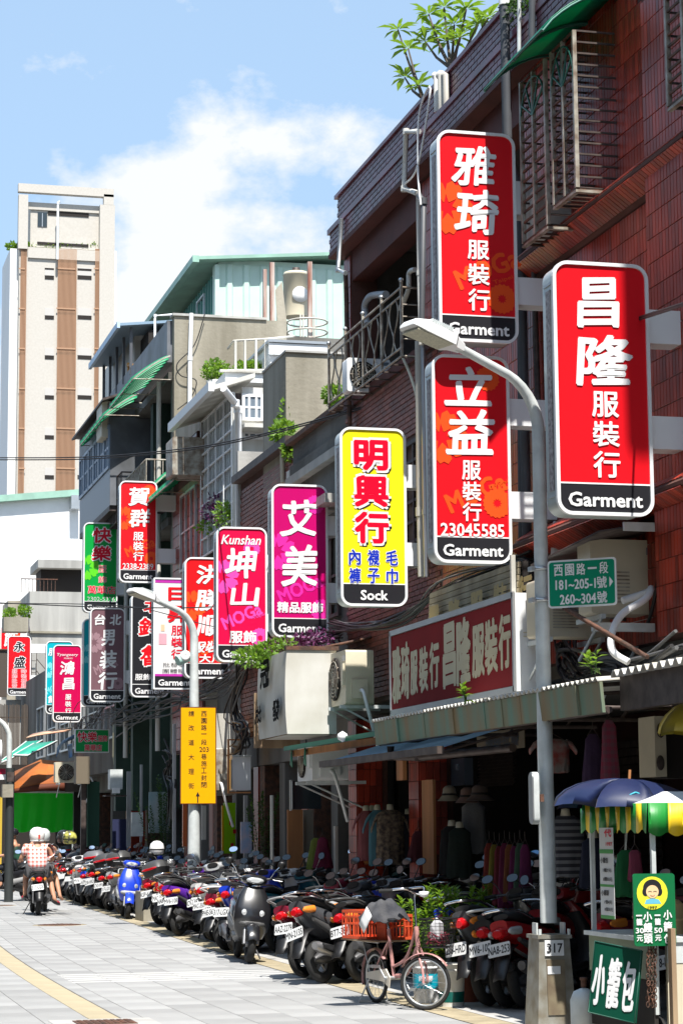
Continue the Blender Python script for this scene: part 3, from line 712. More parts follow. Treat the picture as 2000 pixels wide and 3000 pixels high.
def leaf_cloud(parent,name,mt,centers,n,L,W,seed=1,up=0.3,part=False,limit=0,out=True):
    """leaves spread through several ellipsoids: centers = (c, rx, ry, rz)"""
    r = random.Random(seed); U = leaf_unit(L,W); sp_ = []; inv = WM[parent.name].inverted() if parent is not None else Matrix.Identity(4)
    tot = sum(c[1] * c[2] * c[3] for c in centers)
    for (c,rx,ry,rz) in centers:
        for _ in range(max(1,int(n * rx * ry * rz / tot))):
            d = V3((r.gauss(0,1),r.gauss(0,1),r.gauss(0,1))).normalized(); rad = r.random() ** 0.42
            p = V3(c) + V3((d.x * rx,d.y * ry,d.z * rz)) * rad
            x = (d + V3((r.gauss(0,.5),r.gauss(0,.5),up + r.gauss(0,.4)))).normalized()
            y = x.cross(V3((r.gauss(0,1),r.gauss(0,1),r.gauss(0,1)))).normalized(); z = x.cross(y)
            s = 0.6 + 0.7 * r.random(); sp_.append(inv @ frame_m(p,x * s,y * s,z * s))
    pieces(parent,name,U,mt,sp_,limit,stuffname=name)
# ------------------------------------------------------------------ A: the near red-tiled building
XA = 7.0
YA0,YA1 = 11.0,P(1010,1200,X=XA).y          # its far corner
YR = P(1530,500,X=XA).y                        # where the recessed loggia begins
YC = P(1240,900,X=XA).y                        # tiled column by the white pipes
YC2 = P(1285,900,X=XA).y
A = thing('tiled_building','near dark red tiled building with a purple tiled parapet above the biggest signs','building',(XA,YA0,0))
bx(A,'wall',M_grout,XA + .014,15,YA0,YR,3.05,8.96)
bx(A,'lower_wall',M_groutl,XA + .014,15,YR,YA1,3.05,6.98)
bx(A,'loggia_wall',M_darkred,XA + 1.1,15,YR,YA1,6.98,8.96)
bx(A,'end_wall',M_concd,XA + .3,XA + 1.1,YA1 - .2,YA1,6.98,8.96)
bx(A,'column',M_grout,XA + .014,XA + .35,YC2,YC,6.98,8.96)
bx(A,'corner_column',M_grout,XA + .014,XA + .35,YA1 - .35,YA1 - .002,6.98,8.96)
bx(A,'floor_slab',M_soffit,XA - .02,XA + 1.1,YR,YA1,6.86,6.975)
bx(A,'roof',M_concd,XA - .05,15,YA0,YA1 + .05,8.965,9.30)
bx(A,'parapet',M_grout,XA - .046,XA + .12,YA0,YA1 + .10,9.31,9.70)
bx(A,'coping',M_tile_purple,XA - .09,XA + .16,YA0,YA1 + .13,9.702,9.75)
bx(A,'fascia',M_grout,XA - .146,XA + .1,YA0,YA1 + .14,8.955,9.22)
bx(A,'fascia_ledge',M_tile_purple,XA - .18,XA + .1,YA0,YA1 + .16,9.222,9.29)
bx(A,'fascia_foot',M_soffit,XA - .17,XA + .1,YA0,YA1 + .15,8.90,8.953)
bx(A,'beam',M_soffit,XA + .02,XA + .30,YR,YA1,8.50,8.89)
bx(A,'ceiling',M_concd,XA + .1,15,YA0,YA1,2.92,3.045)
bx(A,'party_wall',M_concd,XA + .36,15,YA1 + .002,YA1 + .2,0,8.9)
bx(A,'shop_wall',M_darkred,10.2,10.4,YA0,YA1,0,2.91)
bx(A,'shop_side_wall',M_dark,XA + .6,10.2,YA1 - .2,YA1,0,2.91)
# tile skins
tile_field(A,'purple_tile',(XA - .046,YA1 + .10,9.32),(0,-1,0),(0,0,1),YA1 - YA0,0.385,.20,.064,.010,M_tile_purple,300,.5)
tile_field(A,'purple_tile',(XA - .146,YA1 + .14,8.965),(0,-1,0),(0,0,1),YA1 - YA0,0.26,.20,.064,.010,M_tile_purple,0,.5)
tile_field(A,'red_tile',(XA + .014,YR,7.10),(0,-1,0),(0,0,1),YR - YA0,1.85,.066,.205,.006,M_tile_red,150)
tile_field(A,'red_tile',(XA + .014,YR,4.30),(0,-1,0),(0,0,1),YR - YA0,2.47,.066,.205,.006,M_tile_red,150)
tile_field(A,'red_tile',(XA + .014,YR,3.05),(0,-1,0),(0,0,1),YR - YA0,1.10,.066,.205,.006,M_tile_red,0)
tile_field(A,'red_tile',(XA + .014,YC,7.0),(0,-1,0),(0,0,1),YC - YC2,1.9,.08,.205,.006,M_tile_red,0)
tile_field(A,'red_tile',(XA + .014,YA1 - .002,7.0),(0,-1,0),(0,0,1),.34,1.9,.08,.205,.006,M_tile_red,0)
tile_field(A,'red_tile',(XA + 1.1,YA1 - .2,7.0),(0,-1,0),(0,0,1),YA1 - YR,1.9,.08,.205,.008,M_tile_red,0,holes=((.5,2.3,.0,1.75),))
tile_field(A,'brick_tile',(XA + .014,YA1 - .002,3.1),(0,-1,0),(0,0,1),YA1 - YC2,3.74,.20,.062,.010,M_tile_brick,300,.5,holes=((1.9,3.5,1.4,2.9),))
tile_field(A,'red_tile',(XA + .014,YC2,3.05),(0,-1,0),(0,0,1),YC2 - YR,3.88,.066,.205,.006,M_tile_red,0)
# slanted tiled ledges under the storey lines
for (z,ya,yb,pr) in ((6.98,YA0,YR - .1,.20),(4.22,YA0,YR - .2,.26)):
    prof = [(XA + .012,z + .10),(XA - pr * .35,z + .10),(XA - pr,z - .02),(XA - pr,z - .05),(XA + .012,z - .20)]
    MB().prism(prof,ya,yb,lambda a,b,e: V3((a,e,b))).build('ledge',M_grout,A)
    tile_field(A,'ledge_tile',(XA - pr,yb,z - .055),(0,-1,0),(pr,0,-.15),yb - ya,.235,.066,.2,.006,M_tile_red,100)
    tile_field(A,'ledge_tile',(XA - pr * .35,yb,z + .10),(0,-1,0),(-pr * .65,0,-.12),yb - ya,.16,.066,.15,.006,M_tile_red,0)
# pilaster at the right edge of the picture
YP = P(1925,1700,X=XA - .12).y
bx(A,'pilaster',M_grout,XA - .12,XA + .013,YA0,YP,3.05,8.9)
tile_field(A,'red_tile',(XA - .12,YP,3.05),(0,-1,0),(0,0,1),YP - YA0,5.8,.066,.205,.006,M_tile_red,0)
# loggia windows, dark glass behind grilles
window(A,XA + 1.07,YA1 - 2.5,YA1 - .8,7.05,8.45,M_iron,M_glass,3,1)
window(A,XA + 1.07,YR + .3,YC2 - .4,7.05,8.45,M_iron,M_glass,2,1)
window(A,XA + .0,YC2 + .35,YC2 + 1.75,4.55,5.95,M_iron,M_glass,3,5)
window(A,XA + .0,YR - .9,YR - 2.0,4.55,6.0,M_alu,M_glass,1,1)
# columns of the arcade
for yc in (12.6,24.1,YA1 - .35):
    bx(A,'arcade_column',M_grout,XA + .03,XA + .42,yc,yc + .40,0.01,2.91)
    tile_field(A,'column_tile',(XA + .03,yc + .40,.02),(0,-1,0),(0,0,1),.40,2.88,.08,.205,.006,M_tile_red,0)
    tile_field(A,'column_tile',(XA + .03,yc,.02),(1,0,0),(0,0,1),.39,2.88,.08,.205,.006,M_tile_red,60 if yc < 25 else 0)
# shutters on the shop wall
for (a,b) in ((13,15.6),(16.6,19.4),(20.8,23.6),(24.7,26.8)):
    for k in range(24):
        MB().box(10.12,10.17,a,b,0.2 + k * .10,0.285 + k * .10).build('shutter_slat',M_iron,A)
# rain pipes
xp = XA - .24
pipe(A,'downpipe',M_pvcd,[(xp,P(1478,60,X=xp).y,9.85),(xp,P(1478,60,X=xp).y,8.0),(xp + .12,P(1478,60,X=xp).y,7.7),(xp + .12,P(1478,60,X=xp).y,3.1)],.05)
pipe(A,'downpipe',M_white,[(xp,P(1478,60,X=xp).y,9.95),(xp,P(1478,60,X=xp).y,9.55)],.062)
def pth(pts,X): return [P(a,b,X=X) for a,b in pts]
pipe(A,'downpipe',M_whited,pth([(1226,385),(1189,386),(1183,553),(1222,566)],XA - .26),.032)
pipe(A,'downpipe',M_pvcd,pth([(1222,566),(1240,590),(1234,1000)],XA - .24),.035)
pipe(A,'downpipe',M_whited,pth([(1227,1000),(1232,1500),(1236,1690)],XA - .10),.05)
pipe(A,'downpipe',M_alu,pth([(1238,1010),(1245,1500),(1249,1690)],XA - .10),.03)
pipe(A,'downpipe',M_whited,pth([(1225,570),(1228,800),(1233,1010)],XA - .14),.028)
pipe(A,'downpipe',M_pvcd,pth([(1525,690),(1530,1650)],XA - .08),.045)
pipe(A,'downpipe',M_iron,pth([(1560,690),(1575,1200)],XA - .06),.03)
pipe(A,'downpipe',M_pvc,pth([(1640,1530),(1632,1630)],XA - .08),.07)
pipe(A,'downpipe',M_galv,pth([(1520,0),(1519,170)],XA - .2),.02)
pipe(A,'downpipe',M_pvcd,pth([(1558,0),(1556,165)],XA - .2),.035)
pipe(A,'downpipe',M_rust,pth([(1012,800),(1030,1450)],XA - .06),.03)
pipe(A,'downpipe',M_alu,pth([(1000,640),(990,790),(1012,800)],XA - .2),.03)
# air ducts on the roof edge
t = thing('roof_pipe_stack','white pipe stack standing on the purple parapet below the frangipani','pipe',P(1290,320,X=XA))
for a,b in ((1282,.045),(1298,.06),(1308,.04)):
    q = P(a,330,X=XA - .1); MB().tube([q,q + V3((0,0,.42)),q + V3((0,.08,.45))],b,8).build('pipe',M_whited,t)
# cable hanging down the tiles
c_ = tag(MB().tube(smooth_path(pth([(1905,185),(1900,200),(1912,245),(1915,330),(1900,420),(1893,500),(1915,560),(1925,640),(1925,900),(1920,1200),(1940,1330),(1948,1500),(1935,1640),(1905,1800),(1880,1850)],XA - .03),5),.016,6).build('wall_cable',M_cable,None),
    'thick black cable wandering down the red tiles right of the biggest sign','cable')
c_ = tag(MB().tube(smooth_path(pth([(1185,540),(1225,480),(1260,260),(1228,330),(1224,500),(1232,600)],XA - .3),5),.012,6).build('hanging_wire',M_white,None),
    'thin white wire looping from the parapet to the white rain pipes','wire')

# window cages with green canopies
def cage(label,pn,pf,ztop,zbot,Xo):
    y0 = P(pn,400,X=Xo).y; y1 = P(pf,400,X=Xo).y
    t = thing('window_cage',label,'window grille',(XA,y0,zbot),group='iron window cages on the red tiled wall')
    w = .018
    for (x,y) in ((Xo,y0),(Xo,y1),(Xo,(y0 + y1) / 2)):
        MB().box(x - w,x + w,y - w,y + w,zbot,ztop).build('post',M_ironl,t)
    n = int((ztop - zbot) / .095)
    for k in range(n + 1):
        z = zbot + k * (ztop - zbot) / n
        MB().box(Xo,XA,y0 - .008,y0 + .008,z - .008,z + .008).build('side_bar',M_iron,t)
        MB().box(Xo - .008,Xo + .008,y0,y1,z - .01,z + .01).build('front_bar',M_rust,t)
        if k % 2 == 0: MB().box(Xo,XA,y1 - .008,y1 + .008,z - .008,z + .008).build('side_bar',M_iron,t)
    for k in range(6):
        y = y0 + (y1 - y0) * k / 5; MB().box(Xo,XA,y - .008,y + .008,zbot - .02,zbot - .002).build('floor_bar',M_rust,t)
    mb = MB(); mb.box(Xo - .02,XA,y0 - .022,y0 + .022,zbot - .045,zbot - .021); mb.box(Xo - .02,Xo + .02,y0 + .023,y1,zbot - .045,zbot - .021); mb.build('base_frame',M_ironl,t)
    # fan of bars at the top of the front
    mb = MB(); ym = (y0 + y1) / 2
    for a in (-60,-30,0,30,60):
        mb.tube([(Xo - .012,ym,ztop - .42),(Xo - .012,ym + (y1 - y0) * .5 * math.sin(R(a)),ztop - .42 + .36 * math.cos(R(a)))],.010,4)
    mb.tube([(Xo - .012,ym + (y1 - y0) * .5 * math.cos(R(a)),ztop - .42 + .36 * math.sin(R(a))) for a in range(0,181,15)],.010,4)
    mb.build('fan_ornament',M_green_dark,t)
    # canopy: a curved green sheet
    ya,yb = y0 - .10,y1 + .12; k = 8
    pts = [(XA + (Xo - .32 - XA) * s,ztop + .40 * math.cos(s * math.pi / 2) ** .8 - .05) for s in [j / k for j in range(k + 1)]]
    mb = MB(); mb.sheet([[V3((x,ya,z)),V3((x,yb,z))] for x,z in pts],thick=.012); mb.build('canopy',M_canopy,t)
    mb = MB()
    for yy in (ya,yb): mb.tube([(x,yy,z - .015) for x,z in pts],.014,5)
    mb.tube([(pts[-1][0],ya,pts[-1][1]),(pts[-1][0],yb,pts[-1][1])],.014,5); mb.build('canopy_frame',M_green_dark,t)
    return y0,y1
zt = P(1690,78,X=6.62).z; zb = P(1695,545,X=6.62).z
cage('tall window cage under a green canopy, the nearer of the pair above the 昌隆 sign',1686,1620,zt,zb,6.62)
cage('window cage under a green canopy with a boxed unit inside, the farther of the pair',1600,1528,zt - .0,P(1590,670,X=6.62).z,6.62)
cage('window cage at the top right corner of the picture, cut by the frame',2060,1962,P(1962,300,X=6.62).z + 1.6,P(1962,310,X=6.62).z,6.62)
# the unit inside the farther cage
q = P(1600,560,X=6.8); bx(A,'vent_box',M_whited,6.68,XA,q.y - .1,q.y + .25,zb - .1,zb + .35)

# ornate balcony railing on the loggia
yb0,yb1 = P(1176,1000,X=XA - .22).y,YA1 - .05
zr0 = P(1030,1154,X=XA - .22).z; zr1 = zr0 + .80
t = thing('ornate_balcony_railing','ornate iron balcony railing with ball finials, left of the tallest red sign','railing',(XA - .22,yb0,zr0))
XR = XA - .22; n = 4
for k in range(n + 1):
    y = yb0 + (yb1 - yb0) * k / n
    mb = MB(); mb.box(XR - .014,XR + .014,y - .014,y + .014,zr0,zr1 + .06); mb.build('post',M_ironl,t)
    mb = MB(); mb.lathe([(.001,-.03),(.022,-.02),(.031,0),(.022,.02),(.001,.03)],(XR,y,zr1 + .085),10); mb.build('ball_finial',M_alu,t)
mb = MB()
for z in (zr0,zr0 + .1,zr1 - .1,zr1): mb.tube([(XR,yb0,z),(XR,yb1,z)],.014,5)
mb.tube([(XA + .1,yb0,zr1),(XR,yb0,zr1)],.014,5); mb.tube([(XA + .1,yb0,zr0),(XR,yb0,zr0)],.014,5)
for z in (zr0 + .2,zr0 + .33,zr0 + .46,zr0 + .6): mb.tube([(XA + .1,yb0,z),(XR,yb0,z)],.010,4)
mb.build('rail',M_ironl,t)
for k in range(n):
    ya = yb0 + (yb1 - yb0) * k / n; w = (yb1 - yb0) / n
    for (f,s) in ((.25,1),(.5,-1),(.75,1)):
        yc_ = ya + w * f
        mb = MB(); mb.tube([(XR,yc_ + s * .10 * math.sin(a) * (1 if a < 3.14 else .8),zr0 + .1 + (zr1 - zr0 - .2) * a / 6.283) for a in [6.283 * j / 14 for j in range(15)]],.010,5); mb.build('scroll',M_ironl,t)
mb = MB()
for k in range(9): y = yb0 + (yb1 - yb0) * k / 8; mb.box(XR,XA,y - .01,y + .01,zr0 - .02,zr0 - .002)
mb.build('floor_bars',M_iron,t,kind='stuff')
ac_unit('white air conditioner standing behind the ornate balcony railing',XA - .02,yb1 - 1.1,zr0 + .02,.55,.42,.24,mt=M_white,bracket=False)
pipe(A,'vent_pipe',M_pvc,smooth_path(pth([(1075,950),(1068,900),(1085,868),(1130,862)],XA + .1),5),.045,8)
pipe(A,'vent_pipe',M_whited,smooth_path(pth([(1172,905),(1195,850),(1198,800),(1215,790)],XA - .1),5),.03,8)
tag(MB().tube(smooth_path(pth([(1178,1045),(1205,1110),(1222,1190),(1228,1400)],XA - .12),5),.018,6).build('hose',M_cream,None),'pale yellow hose hanging from the ornate balcony beside the rain pipes','hose')

# ------------------------------------------------------------------ frangipani on the roof
t = thing('frangipani_tree','frangipani tree with long bright green leaves growing over the purple parapet','tree',(XA + .35,P(1290,200,X=XA + .3).y,9.5))
XT = XA + .1; base = P(1350,250,X=XT); base.z = 9.6
tips = [(1165,75,0),(1185,215,0),(1255,30,0),(1300,10,.1),(1330,60,.1),(1245,110,0),(1195,130,0),(1365,15,.3),(1400,60,.4),(1310,110,.2),(1225,240,-.1),(1430,40,.5),(1270,75,.2),(1345,100,.1)]
mb = MB(); q = P(1230,285,X=XT)
tips3 = []
for i,(a,b,dx) in enumerate(tips):
    e = P(a,b + 12,X=XT + dx * .6); root = (P(1240,290,X=XT) if a < 1240 else P(1320,200,X=XT)); root.z = max(root.z,9.5)
    mid = root.lerp(e,.55) + V3((0,0,-.05)); mb.tube([root,mid,e],[.022,.015,.009],6); tips3.append(e)
mb.tube([P(1320,260,X=XT),P(1320,200,X=XT)],.04,6); mb.tube([P(1260,330,X=XT),P(1240,290,X=XT)],.03,6)
mb.build('trunk',M_bark,t)
U = MB(); L,W_ = .23,.034
U.add([(0,0,0),(L * .3,W_ * .8,.012),(L * .65,W_,.0),(L,0,-.05),(L * .65,-W_,.0),(L * .3,-W_ * .8,.012),(L * .33,0,-.004),(L * .68,0,-.022)],[(0,6,1),(1,6,7,2),(2,7,3),(0,5,6),(5,4,7,6),(4,3,7)])
r = random.Random(3); sp_ = []; inv = WM[t.name].inverted()
for e in tips3:
    for k in range(15):
        a = k * 2.4 + r.random() * .5; el = .85 - .075 * k + r.gauss(0,.12)
        x = V3((math.cos(a) * math.cos(el),math.sin(a) * math.cos(el),math.sin(el))); y = x.cross(V3((0,0,1))).normalized() * -1; z = x.cross(y)
        s = .55 + .6 * r.random(); sp_.append(inv @ frame_m(e + x * .02,x * s,y * s,z * s))
M_frang = mat('frangipani_leaf',(0.20,0.33,0.035),0.4,rndv=0.4)
pieces(t,'leaf',U,M_frang,sp_,300,'leaf')
t = thing('roof_creeper','dark creeper spilling over the parapet at the top edge of the picture','plant',P(1500,20,X=XA - .1))
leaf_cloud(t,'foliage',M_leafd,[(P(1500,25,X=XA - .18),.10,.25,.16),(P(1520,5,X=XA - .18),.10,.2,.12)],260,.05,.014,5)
def bxp(parent,name,mt,px0,px1,py0,py1,Y,depth=0.2,**k):
    """a block whose camera-facing face fills a measured rectangle of the plane Y"""
    a = P(px0,(py0 + py1) / 2,Y=Y); b = P(px1,(py0 + py1) / 2,Y=Y); c = P((px0 + px1) / 2,py0,Y=Y); d = P((px0 + px1) / 2,py1,Y=Y)
    return MB().box(a.x,b.x,Y,Y + depth,d.z,c.z).build(name,mt,parent,**k)
def corr_y(parent,name,mt,x0,x1,Y,z0,z1,pitch=0.2,amp=0.03):
    """corrugated sheet facing -Y"""
    mb = MB(); n = int((x1 - x0) / pitch); row0 = []; row1 = []
    for i in range(n):
        for (f,dd) in ((0,0),(.55,0),(.65,-amp),(.9,-amp)):
            x = x0 + (i + f) * pitch; row0.append(V3((x,Y + dd,z0))); row1.append(V3((x,Y + dd,z1)))
    mb.sheet([row0,row1],smooth=False,thick=0.0); return mb.build(name,mt,parent)
def corr_x(parent,name,mt,X,y0,y1,z0,z1,pitch=0.25,amp=0.03,slope=0):
    mb = MB(); n = int((y1 - y0) / pitch); row0 = []; row1 = []
    for i in range(n):
        for (f,dd) in ((0,0),(.55,0),(.65,-amp),(.9,-amp)):
            y = y0 + (i + f) * pitch; row0.append(V3((X + dd,y,z0))); row1.append(V3((X + dd,y,z1 + slope * (y - y0))))
    mb.sheet([row0,row1],smooth=False); return mb.build(name,mt,parent)

# ------------------------------------------------------------------ B: low grey concrete building beyond the tiled one
XB = 7.12; YB0 = YA1 + .22; YB1 = P(858,1290,X=XB).y; ZB = P(940,1245,X=XB).z
B = thing('concrete_building','low grey concrete building between the tiled building and the grey block behind the yellow sign','building',(XB,YB0,0))
bx(B,'wall',M_concd,XB,12,YB0,YB1,3.0,ZB)
bx(B,'roof_edge',M_rust,XB - .10,XB + .3,YB0,YB1 + .05,ZB + .002,ZB + .07)
bx(B,'moulding',M_concl,XB - .12,XB - .001,YB0,YB1,ZB - .62,ZB - .50)
bx(B,'eave',M_concl,XB - .34,XB - .001,YB0,YB1 - .4,ZB - 1.30,ZB - 1.18)
bx(B,'beam',M_concd,XB - .05,XB - .001,YB0,YB1,ZB - .50,ZB - .32)
window(B,XB - .02,YB0 + .5,YB0 + 2.2,4.3,5.4,M_iron,M_glass,3,1)
bx(B,'corner_post',M_whited,XB - .05,XB + .3,YB1 + .001,YB1 + .22,3.0,ZB - .35)
# the bare concrete stair block behind it
S = thing('concrete_block','bare weathered concrete block facing the camera above the yellow sign','building',P(840,1250,Y=31.5))
bxp(S,'wall',M_conc,838,1100,1037,1420,31.5,1.6)
bxp(S,'coping',M_concl,836,1102,1030,1036,31.46,1.65)
t = thing('rooftop_shrub','small leafy shrub growing out of the concrete edge beside the tiled building','plant',P(985,1200,Y=30))
leaf_cloud(t,'foliage',M_leaf,[(P(985,1160,Y=30),.14,.14,.17),(P(965,1150,Y=30),.10,.12,.08),(P(985,1210,Y=30),.10,.1,.12)],420,.075,.022,8)

# ------------------------------------------------------------------ C: low brick building
XC = 7.22; YC0 = YB1 + .25; YC1 = P(706,1430,X=XC).y; ZC = P(770,1372,X=XC).z
Cb = thing('brick_building','low brown brick building with a dark tiled roof edge behind the magenta sign','building',(XC,YC0,0))
bx(Cb,'wall',M_grout,XC,12,YC0,YC1,3.0,ZC)
tile_field(Cb,'brick',(XC,YC1,3.05),(0,-1,0),(0,0,1),YC1 - YC0,ZC - 3.1,.21,.07,.012,M_tile_brick,300,.5)
bx(Cb,'roof_edge',M_iron,XC - .16,XC + .4,YC0,YC1,ZC + .002,ZC + .12)
window(Cb,XC - .03,YC0 + 1.2,YC0 + 3.4,4.2,5.6,M_iron,M_glass,3,1)
bx(Cb,'party_wall',M_concl,XC - .05,XC + 2.2,YC1 + .002,YC1 + .15,3.0,ZC + .55)
# vine on the roof corner
t = thing('climbing_vine','bright green vine climbing a pole at the corner of the brick roof','plant',P(835,1330,Y=YC0 + .2))
q = V3((XC - .02,YC0 + .3,ZC))
leaf_cloud(t,'foliage',M_leaf,[(P(830,1265,X=XC - .05),.18,.3,.16),(P(850,1320,X=XC - .05),.13,.2,.16),(P(835,1210,X=XC),.08,.1,.20)],520,.085,.03,9)
pipe(t,'pole',M_cream,[P(826,1290,X=XC - .05),P(828,1415,X=XC - .05)],.035)

# ------------------------------------------------------------------ D: building with the tall barred enclosure
YD0 = 36.6; XD = P(682,1200,Y=YD0).x; YD1 = P(592,1300,X=XD).y
Dz1 = P(682,1150,Y=YD0).z; Dz0 = P(684,1575,Y=YD0).z
D = thing('barred_building','narrow building with a tall dark barred enclosure and a white sheet roof over it','building',(XD,YD0,0))
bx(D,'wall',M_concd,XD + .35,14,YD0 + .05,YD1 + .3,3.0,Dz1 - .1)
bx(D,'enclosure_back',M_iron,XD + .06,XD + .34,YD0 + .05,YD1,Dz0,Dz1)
for k in range(19):
    y = YD0 + (YD1 - YD0) * k / 18; MB().box(XD + .02,XD + .04,y - .015,y + .015,Dz0,Dz1).build('bar',M_galv,D)
for k in range(9):
    z = Dz0 + (Dz1 - Dz0) * k / 8; MB().box(XD - .012,XD + .018,YD0,YD1,z - .014,z + .014).build('cross_bar',M_white,D)
for k in range(5):
    y = YD0 + (YD1 - YD0) * k / 4; MB().box(XD - .03,XD - .013,y - .016,y + .016,Dz0,Dz1).build('post',M_white,D)
# white sheet roof sloping out over the street
zr = Dz1 + .02
MB().hexa([(XD - .36,YD0 - .2,zr - .02),(XD + .35,YD0 - .2,zr + .22),(XD + .35,YD1 + .9,zr + .22),(XD - .36,YD1 + .9,zr - .02)],
          [(XD - .36,YD0 - .2,zr + .06),(XD + .35,YD0 - .2,zr + .30),(XD + .35,YD1 + .9,zr + .30),(XD - .36,YD1 + .9,zr + .06)]).build('sheet_roof',M_whited,D)
bx(D,'gutter',M_white,XD - .47,XD - .37,YD0 - .25,YD1 + .95,zr - .06,zr + .10)
pipe(D,'downpipe',M_white,[P(655,1138,X=XD - .38),P(690,1182,X=XD - .1),P(697,1200,X=XD),P(700,1560,X=XD)],.06)
pipe(D,'downpipe',M_whited,[P(686,1190,X=XD - .02),P(690,1560,X=XD - .02)],.04)
# camera-facing side: white framed windows, ledges
xs0 = P(705,1300,Y=YD0 + .1).x; xs1 = P(782,1300,Y=YD0 + .1).x
bx(D,'side_wall',M_whited,xs0,xs1 + 2.2,YD0 - .02,YD0 + .04,Dz0 - .5,Dz1 + .1)
for (a,b) in ((1155,1235),(1250,1290),(1325,1500)):
    A_ = P(707,a,Y=YD0); B_ = P(770,b,Y=YD0); window_y(D,YD0 - .03,A_.x,B_.x,B_.z,A_.z,M_white,M_glassb,2,1)
A_ = P(715,1245,Y=YD0 - .5); bx(D,'ledge',M_whited,A_.x,A_.x + .7,YD0 - .55,YD0 - .06,A_.z - .04,A_.z + .03)
A_ = P(775,1212,Y=YD0 - .3); 
bx(D,'tiled_panel',M_tile_brick,A_.x,A_.x + .38,YD0 - .30,YD0 - .24,A_.z - .2,A_.z + .06)
t = thing('bougainvillea','plants with dark red and green leaves hanging from the barred enclosure','plant',P(630,1500,X=XD - .1))
leaf_cloud(t,'red_foliage',M_leafp,[(P(630,1500,X=XD - .1),.22,.3,.20),(P(625,1465,X=XD - .1),.10,.1,.15)],300,.08,.018,4)
leaf_cloud(t,'foliage',M_leaf,[(P(655,1510,X=XD - .1),.15,.2,.26),(P(600,1545,X=XD - .1),.15,.2,.10)],300,.08,.022,5)

# white sheet-metal shed, railing and pots on the roof of D
YG = 38.2
G = thing('rooftop_shed','white corrugated rooftop shed beside the weathered concrete block','shed',P(800,1200,Y=YG))
a = P(792,1005,Y=YG); b = P(960,1330,Y=YG)
bx(G,'wall',M_white,a.x,b.x,YG + .03,YG + 2.2,b.z - .4,a.z)
corr_y(G,'sheet',M_white,a.x,b.x,YG,b.z - .4,a.z,.24,.03)
bx(G,'roof',M_alu,a.x - .06,b.x,YG - .1,YG + 2.3,a.z + .002,a.z + .05)
bx(G,'roof_band',M_white,a.x - .04,b.x,YG - .07,YG - .032,a.z - .22,a.z - .01)
window(G,a.x - .03,YG + .4,YG + 1.6,a.z - 1.3,a.z - .2,M_alu,M_glassb,1,0)
bxp(G,'platform',M_white,660,800,1092,1120,YG - .3,1.4)
bxp(G,'gutter',M_whited,645,800,1085,1091,YG - .35,.1)
t = thing('rooftop_railing','white railing on the roof above the barred enclosure','railing',P(690,1090,Y=YG + .2))
for px in (690,718,750,778): 
    q = P(px,1090,Y=YG + .2); w_ = P(px - 3,997,Y=YG + .2); MB().box(q.x - .02,q.x + .02,q.y - .02,q.y + .02,q.z,w_.z).build('post',M_whited,t)
mb = MB()
for py in (997,): mb.tube([P(668,py + 25,Y=YG + 1.4),P(684,py + 2,Y=YG + .2),P(795,py - 5,Y=YG + .2),P(860,py - 12,Y=YG + .2)],.022,6)
mb.tube([P(666,1085,Y=YG + .1),P(795,1084,Y=YG + .1)],.02,6); mb.build('rail',M_whited,t)
for (c,n_,lab) in (((632,1085),420,'round green bush in a pot at the roof corner left of the white railing'),((712,1080),300,'green bush behind the white roof railing'),((745,1078),240,'small green bush at the right end behind the white roof railing')):
    t = thing('potted_bush',lab,'plant',P(c[0],c[1] + 30,Y=YG + .8),group='bushes on the roof above the barred enclosure')
    q = P(c[0],c[1],Y=YG + .8); sz = .24 if n_ > 400 else .17
    leaf_cloud(t,'foliage',M_leaf,[(q,sz,sz,sz * .8),(q + V3((.1,0,-.03)),sz * .7,sz * .7,sz * .6),(q + V3((-.12,0,-.05)),sz * .6,sz * .6,sz * .5)],n_ * 2,.06,.022,n_)
    mb = MB(); mb.lathe([(.14,-.5),(.18,-.2),(.17,-.2),(.001,-.22)],q,12); mb.build('pot',M_whited,t)

# penthouse of green-white sheet metal far behind
YH = 52
H_ = thing('green_sheet_penthouse','large pale green corrugated metal penthouse with a green lean-to roof behind the water tank','building',P(640,1000,Y=YH))
a = P(634,785,Y=YH); b = P(1100,1100,Y=YH); zt = a.z; 
bx(H_,'wall',M_green_metal,a.x,b.x + 3,YH + .06,YH + 12,b.z - 1.5,zt - .2)
corr_y(H_,'sheet',M_green_metal,a.x,b.x + 3,YH,b.z - 1.5,zt + .1,.42,.05)
corr_x(H_,'side_sheet',M_green_dark,a.x - .03,YH + .1,YH + 13,b.z - 1.5,zt - .15,.34,.04)
bxp(H_,'corner_trim',M_green_metal,630,643,775,930,YH - .1,.3)
MB().hexa([(a.x - .5,YH - .35,zt + .1),(b.x + 3,YH - .35,zt + .75),(b.x + 3,YH + 13,zt + .75),(a.x - .5,YH + 13,zt + .1)],
          [(a.x - .5,YH - .35,zt + .18),(b.x + 3,YH - .35,zt + .84),(b.x + 3,YH + 13,zt + .84),(a.x - .5,YH + 13,zt + .18)]).build('roof',M_greenroof,H_)
bx(H_,'gutter',M_greenroof,a.x - .66,a.x - .5,YH - .4,YH + 13.2,zt + .02,zt + .18)
bxp(H_,'gable_infill',M_green_metal,640,1010,768,786,YH + .02,.2)
a2 = P(600,870,X=a.x - .08); window(H_,a.x - .08,a2.y,a2.y + 1.0,a2.z - .8,a2.z + .1,M_alu,M_glassb,0,0)
bxp(H_,'flashing',M_cream,620,780,926,934,YH - .2,.1)
